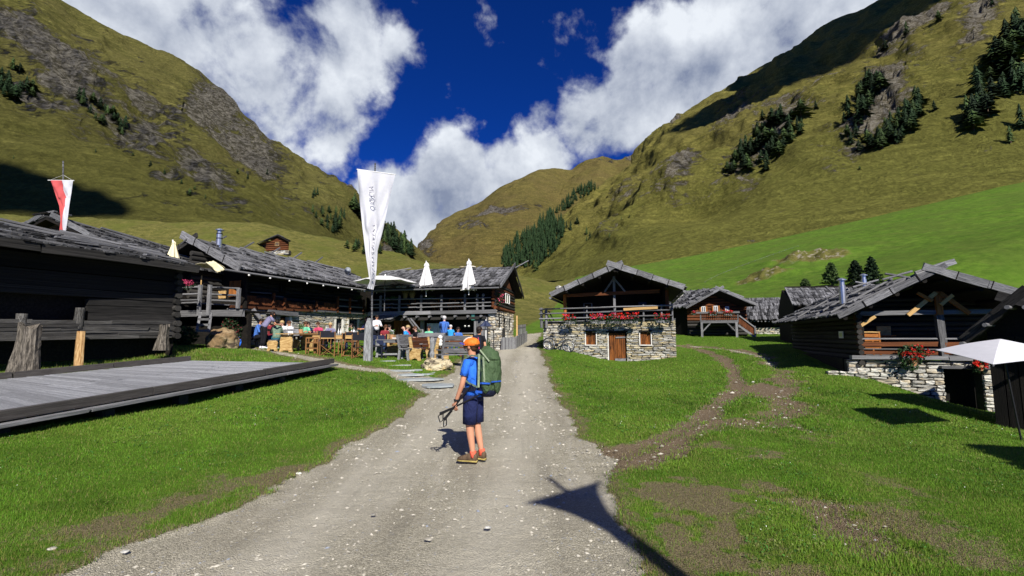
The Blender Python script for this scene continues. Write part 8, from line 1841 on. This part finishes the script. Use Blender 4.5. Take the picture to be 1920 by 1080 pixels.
# ------------------------------------------------------------------ rocks on the mountains that stand proud of the slope
# ------------------------------------------------------------------ turf blades
gbl, b, p, o_ = new_mat('turf_blades'); vc = b.n('ShaderNodeVertexColor', layer_name='tint'); b.lk(vc.outputs[0], p.inputs['Base Color']); p.inputs['Roughness'].default_value = .6; tr = b.n('ShaderNodeBsdfTranslucent'); b.lk(vc.outputs[0], tr.inputs[0]); mx = b.n('ShaderNodeMixShader'); mx.inputs[0].default_value = .3; b.lk(p.outputs[0], mx.inputs[1]); b.lk(tr.outputs[0], mx.inputs[2]); b.lk(mx.outputs[0], o_.inputs[0])
def Hg(x, y): return Hn(x, y) + (fbm(x * .8, y * .8, 4) * .035 + .02) * np.clip(y / 6, .5, 1)
def blades():
    N = 1100000; u = RNG.uniform(-120, 2040, N); ly = RNG.uniform(math.log(3.0), math.log(40), N); y = np.exp(ly); x = (u - 960) / FPX * y
    keep = RNG.uniform(0, 1, N) < np.clip(1.15 - .27 * np.log(y / 3.0), .3, 1); x, y = x[keep], y[keep]
    gr, di, wo, ol, hm = ground_masks(x, y); clump = fbm(x * 2.3, y * 2.3, 3)
    ok = (RNG.uniform(0, 1, len(x)) < (1 - gr * 1.25) * (1 - di * 1.05) * (1 - wo * .93) + .0) & (ol < .7)
    # nothing grows under the deck
    dk = np.array([(q.x, q.y) for q in (c00, c1, k1, k00)]); ok &= poly_sd(np.stack([x, y], 1), dk) > -.1
    for hb in ([WB.P(0, 0, 0).xy, WB.P(WB.L, 0, 0).xy, WB.P(WB.L, 0, -7).xy, WB.P(0, 0, -7).xy], [WE.P(-.2, 0, 0).xy, WE.P(WE.L, 0, 0).xy, WE.P(WE.L, 0, -9).xy, WE.P(-.2, 0, -9).xy]): ok &= poly_sd(np.stack([x, y], 1), [tuple(q) for q in hb]) > .05
    x, y, wo, clump, ol = x[ok], y[ok], wo[ok], clump[ok], ol[ok]; n = len(x); z = Hg(x, y) + .006
    tall = np.exp(-((x + 11.5) / 2.2) ** 2) * ((y > 9) & (y < 17)) * .9
    h = RNG.uniform(.009, .028, n) * (1 + .8 * (RNG.uniform(0, 1, n) > .97)) * (1 + .5 * clump) * np.clip(y / 7, .95, 1.7) * (1 - .35 * wo) * (1 + 1.6 * tall); w = RNG.uniform(.0022, .0048, n) * np.clip(y / 4.5, 1, 4.5)
    a = RNG.uniform(0, 2 * np.pi, n); lean = RNG.uniform(.15, 1.0, n) * h; la = RNG.uniform(0, 2 * np.pi, n); V = np.zeros((n, 3, 3), np.float32)
    V[:, 0] = np.stack([x - np.cos(a) * w, y - np.sin(a) * w, z - .02], 1); V[:, 1] = np.stack([x + np.cos(a) * w, y + np.sin(a) * w, z - .02], 1); V[:, 2] = np.stack([x + np.cos(la) * lean, y + np.sin(la) * lean, z + h], 1)
    me = np_mesh('turf', V.reshape(-1, 3), np.arange(n * 3).reshape(n, 3), [gbl], smooth=False)
    big = fbm(x * .5 + 9, y * .5, 4); r = RNG.uniform(0, 1, n); mot = fbm(x * 2.6 + 5, y * 2.6, 4); base = np.array([[.118, .252, .018]]) * (.55 + .9 * r[:, None]) * (1 + .6 * big[:, None] + .55 * mot[:, None]); yel = np.array([[.20, .22, .045]]); dry = np.array([[.30, .24, .10]])
    ty = np.clip((r > .86) * .8 + np.clip(big * 1.5, 0, .35) + wo * .35 + tall * .35, 0, 1)[:, None]; c = base * (1 - ty) + yel * ty; td = ((RNG.uniform(0, 1, n) < .04 + wo * .30 + tall * .2))[:, None] * .9; c = c * (1 - td) + dry * td
    col = np.repeat(np.concatenate([c, np.ones((n, 1))], 1), 3, 0).astype(np.float32); at_ = me.color_attributes.new('tint', 'FLOAT_COLOR', 'POINT'); at_.data.foreach_set('color', col.ravel())
    o = obj('turf', me); tag(o, 'short green turf with dry blades', kind='stuff'); return n
print('blades', blades())
# ------------------------------------------------------------------ gravel and stone chips
gvm, b, p, o_ = new_mat('gravel_chips'); vc = b.n('ShaderNodeVertexColor', layer_name='tint'); b.lk(vc.outputs[0], p.inputs['Base Color']); p.inputs['Roughness'].default_value = .85
def chips():
    N = 130000; u = RNG.uniform(-60, 2000, N); y = np.exp(RNG.uniform(math.log(3.0), math.log(22), N)); x = (u - 960) / FPX * y; gr, di, wo, ol, hm = ground_masks(x, y); r = RNG.uniform(0, 1, N)
    ok = r < np.clip(gr * .55 + di * .16 + wo * .06, 0, 1); x, y, gr = x[ok], y[ok], gr[ok]; n = len(x); big = RNG.uniform(0, 1, n) ** 14; s = (.0045 + .022 * big) * np.clip(y / 5, .9, 2.6); z = Hn(x, y) - .035 * gr - .02 + .018 + s * .12
    # squashed octahedra
    d = np.array([[1, 0, 0], [0, 1, 0], [-1, 0, 0], [0, -1, 0], [0, 0, 1]], float); a = RNG.uniform(0, 6.28, n); ca, sa = np.cos(a), np.sin(a); sx = s * RNG.uniform(.7, 1.4, n); sy = s * RNG.uniform(.5, 1.0, n); sz = s * RNG.uniform(.35, .7, n); V = np.zeros((n, 5, 3), np.float32)
    for k in range(5): jx = d[k, 0] * sx * RNG.uniform(.8, 1.2, n) + (RNG.uniform(-.3, .3, n) * sx if k == 4 else 0); jy = d[k, 1] * sy * RNG.uniform(.8, 1.2, n); V[:, k, 0] = x + jx * ca - jy * sa; V[:, k, 1] = y + jx * sa + jy * ca; V[:, k, 2] = z + d[k, 2] * sz
    F_ = np.array([[0, 1, 4], [1, 2, 4], [2, 3, 4], [3, 0, 4]]); F_ = (F_[None] + (np.arange(n) * 5)[:, None, None]).reshape(-1, 3); me = np_mesh('gravel', V.reshape(-1, 3), F_, [gvm], smooth=False)
    t = RNG.uniform(0, 1, (n, 1)); c = np.array([[.29, .27, .21]]) * (1 - t) + np.array([[.66, .62, .51]]) * t; bl = (RNG.uniform(0, 1, (n, 1)) < .08); c = np.where(bl, np.array([[.30, .33, .38]]), c); wt = (RNG.uniform(0, 1, (n, 1)) < .005); c = np.where(wt, np.array([[.62, .61, .56]]), c)
    col = np.repeat(np.concatenate([c, np.ones((n, 1))], 1), 5, 0).astype(np.float32); at_ = me.color_attributes.new('tint', 'FLOAT_COLOR', 'POINT'); at_.data.foreach_set('color', col.ravel()); o = obj('gravel', me); tag(o, 'loose gravel chips of the track', kind='stuff')
chips()
wdm, b, p, o_ = new_mat('meadow_weeds'); vc = b.n('ShaderNodeVertexColor', layer_name='tint'); b.lk(vc.outputs[0], p.inputs['Base Color']); p.inputs['Roughness'].default_value = .6
def weeds():
    N = 9000; u = RNG.uniform(-80, 2000, N); y = np.exp(RNG.uniform(math.log(3.0), math.log(26), N)); x = (u - 960) / FPX * y; gr, di, wo, ol, hm = ground_masks(x, y); cl = fbm(x * .9 + 3, y * .9, 3)
    ok = (gr < .15) & (di < .3) & (ol < .5) & (wo < .5) & (cl > -.05 + RNG.uniform(0, .5, N)); dk = [(q.x, q.y) for q in DK]; ok &= poly_sd(np.stack([x, y], 1), dk) > .05; x, y = x[ok], y[ok]; n = len(x); L_ = 7; V = np.zeros((n, L_, 4, 3), np.float32); z = Hg(x, y) + .012
    kind = RNG.uniform(0, 1, n)
    for l in range(L_):
        a = RNG.uniform(0, 6.28, n); s = RNG.uniform(.014, .032, n) * np.clip(y / 7, .8, 1.9); up = RNG.uniform(.2, .9, n); fl_ = (kind > .86) & (l == 0); s = np.where(fl_, .012 * np.clip(y / 6, 1, 2), s); dx, dy = np.cos(a), np.sin(a); bx_ = x + RNG.normal(0, .04, n); by_ = y + RNG.normal(0, .04, n); bz = z + np.where(fl_, .035, 0)
        for k, (t, w, h_) in enumerate(((0, 0, 0), (.5, .38, .5), (1, 0, .8), (.5, -.38, .5))): V[:, l, k, 0] = bx_ + dx * t * s - dy * w * s; V[:, l, k, 1] = by_ + dy * t * s + dx * w * s; V[:, l, k, 2] = bz + h_ * s * up
    col = np.zeros((n, L_, 4, 4), np.float32); base = np.array([.045, .13, .018]) * RNG.uniform(.6, 1.5, (n, 1)); base = np.where((RNG.uniform(0, 1, (n, 1)) < .25), np.array([.16, .20, .05]), base); col[..., :3] = base[:, None, None, :]; col[..., 3] = 1; col[kind > .86, 0, :, :3] = (.8, .8, .72)
    me = np_mesh('meadow_herbs', V.reshape(-1, 3), np.arange(n * L_ * 4).reshape(-1, 4), [wdm], smooth=False); at_ = me.color_attributes.new('tint', 'FLOAT_COLOR', 'POINT'); at_.data.foreach_set('color', col.reshape(-1)); o = obj('meadow_herbs', me); tag(o, 'low clover leaves and tiny white flowers in the turf', kind='stuff')
weeds()
# ------------------------------------------------------------------ broken clouds overhead whose shade lies on the slopes
CLM = plain('cloud_white', (.85, .85, .87), 1.0, noise_amt=.02)
def cloud(label, centres):
    mb = MB(); rnd = random.Random(2)
    for (c, rx, ry, rz) in centres: ellip(mb, c, rx, ry, rz, Matrix(), 14, 8, 0, -1, 1, .10)
    o = mb.build('cloud', CLM, None, True); tag(o, label, 'cloud', kind='stuff')
cs = []
for (px, py, r) in ((1690, -10, 46), (1630, 18, 46), (1580, 42, 44), (1530, 70, 42), (1480, 100, 36), (1430, 128, 31), (1385, 158, 27), (1340, 184, 22), (1305, 206, 18), (1275, 226, 14), (1760, -40, 40), (1600, 0, 46), (1540, 40, 40), (1480, 75, 36)):
    P_ = on_hill(px + 14, py + 16) or W3(px, py, 700); P_ = Vector(P_); cs.append((P_ + S * 1500 , r * 1.9, r * 2.6, r * .8))
cloud('long cloud overhead shading the crest of the right mountain', cs)
cs = []
for (px, py, r) in ((-40, 350, 15), (20, 356, 14), (70, 366, 13), (120, 378, 12), (165, 386, 9), (205, 394, 6), (-100, 350, 18)):
    P_ = on_hill(px, py)
    cs.append((Vector(P_) + S * 520, r * 1.05, r * 1.1, r * .42))
cloud('small cloud overhead shading the foot of the left mountain', cs)
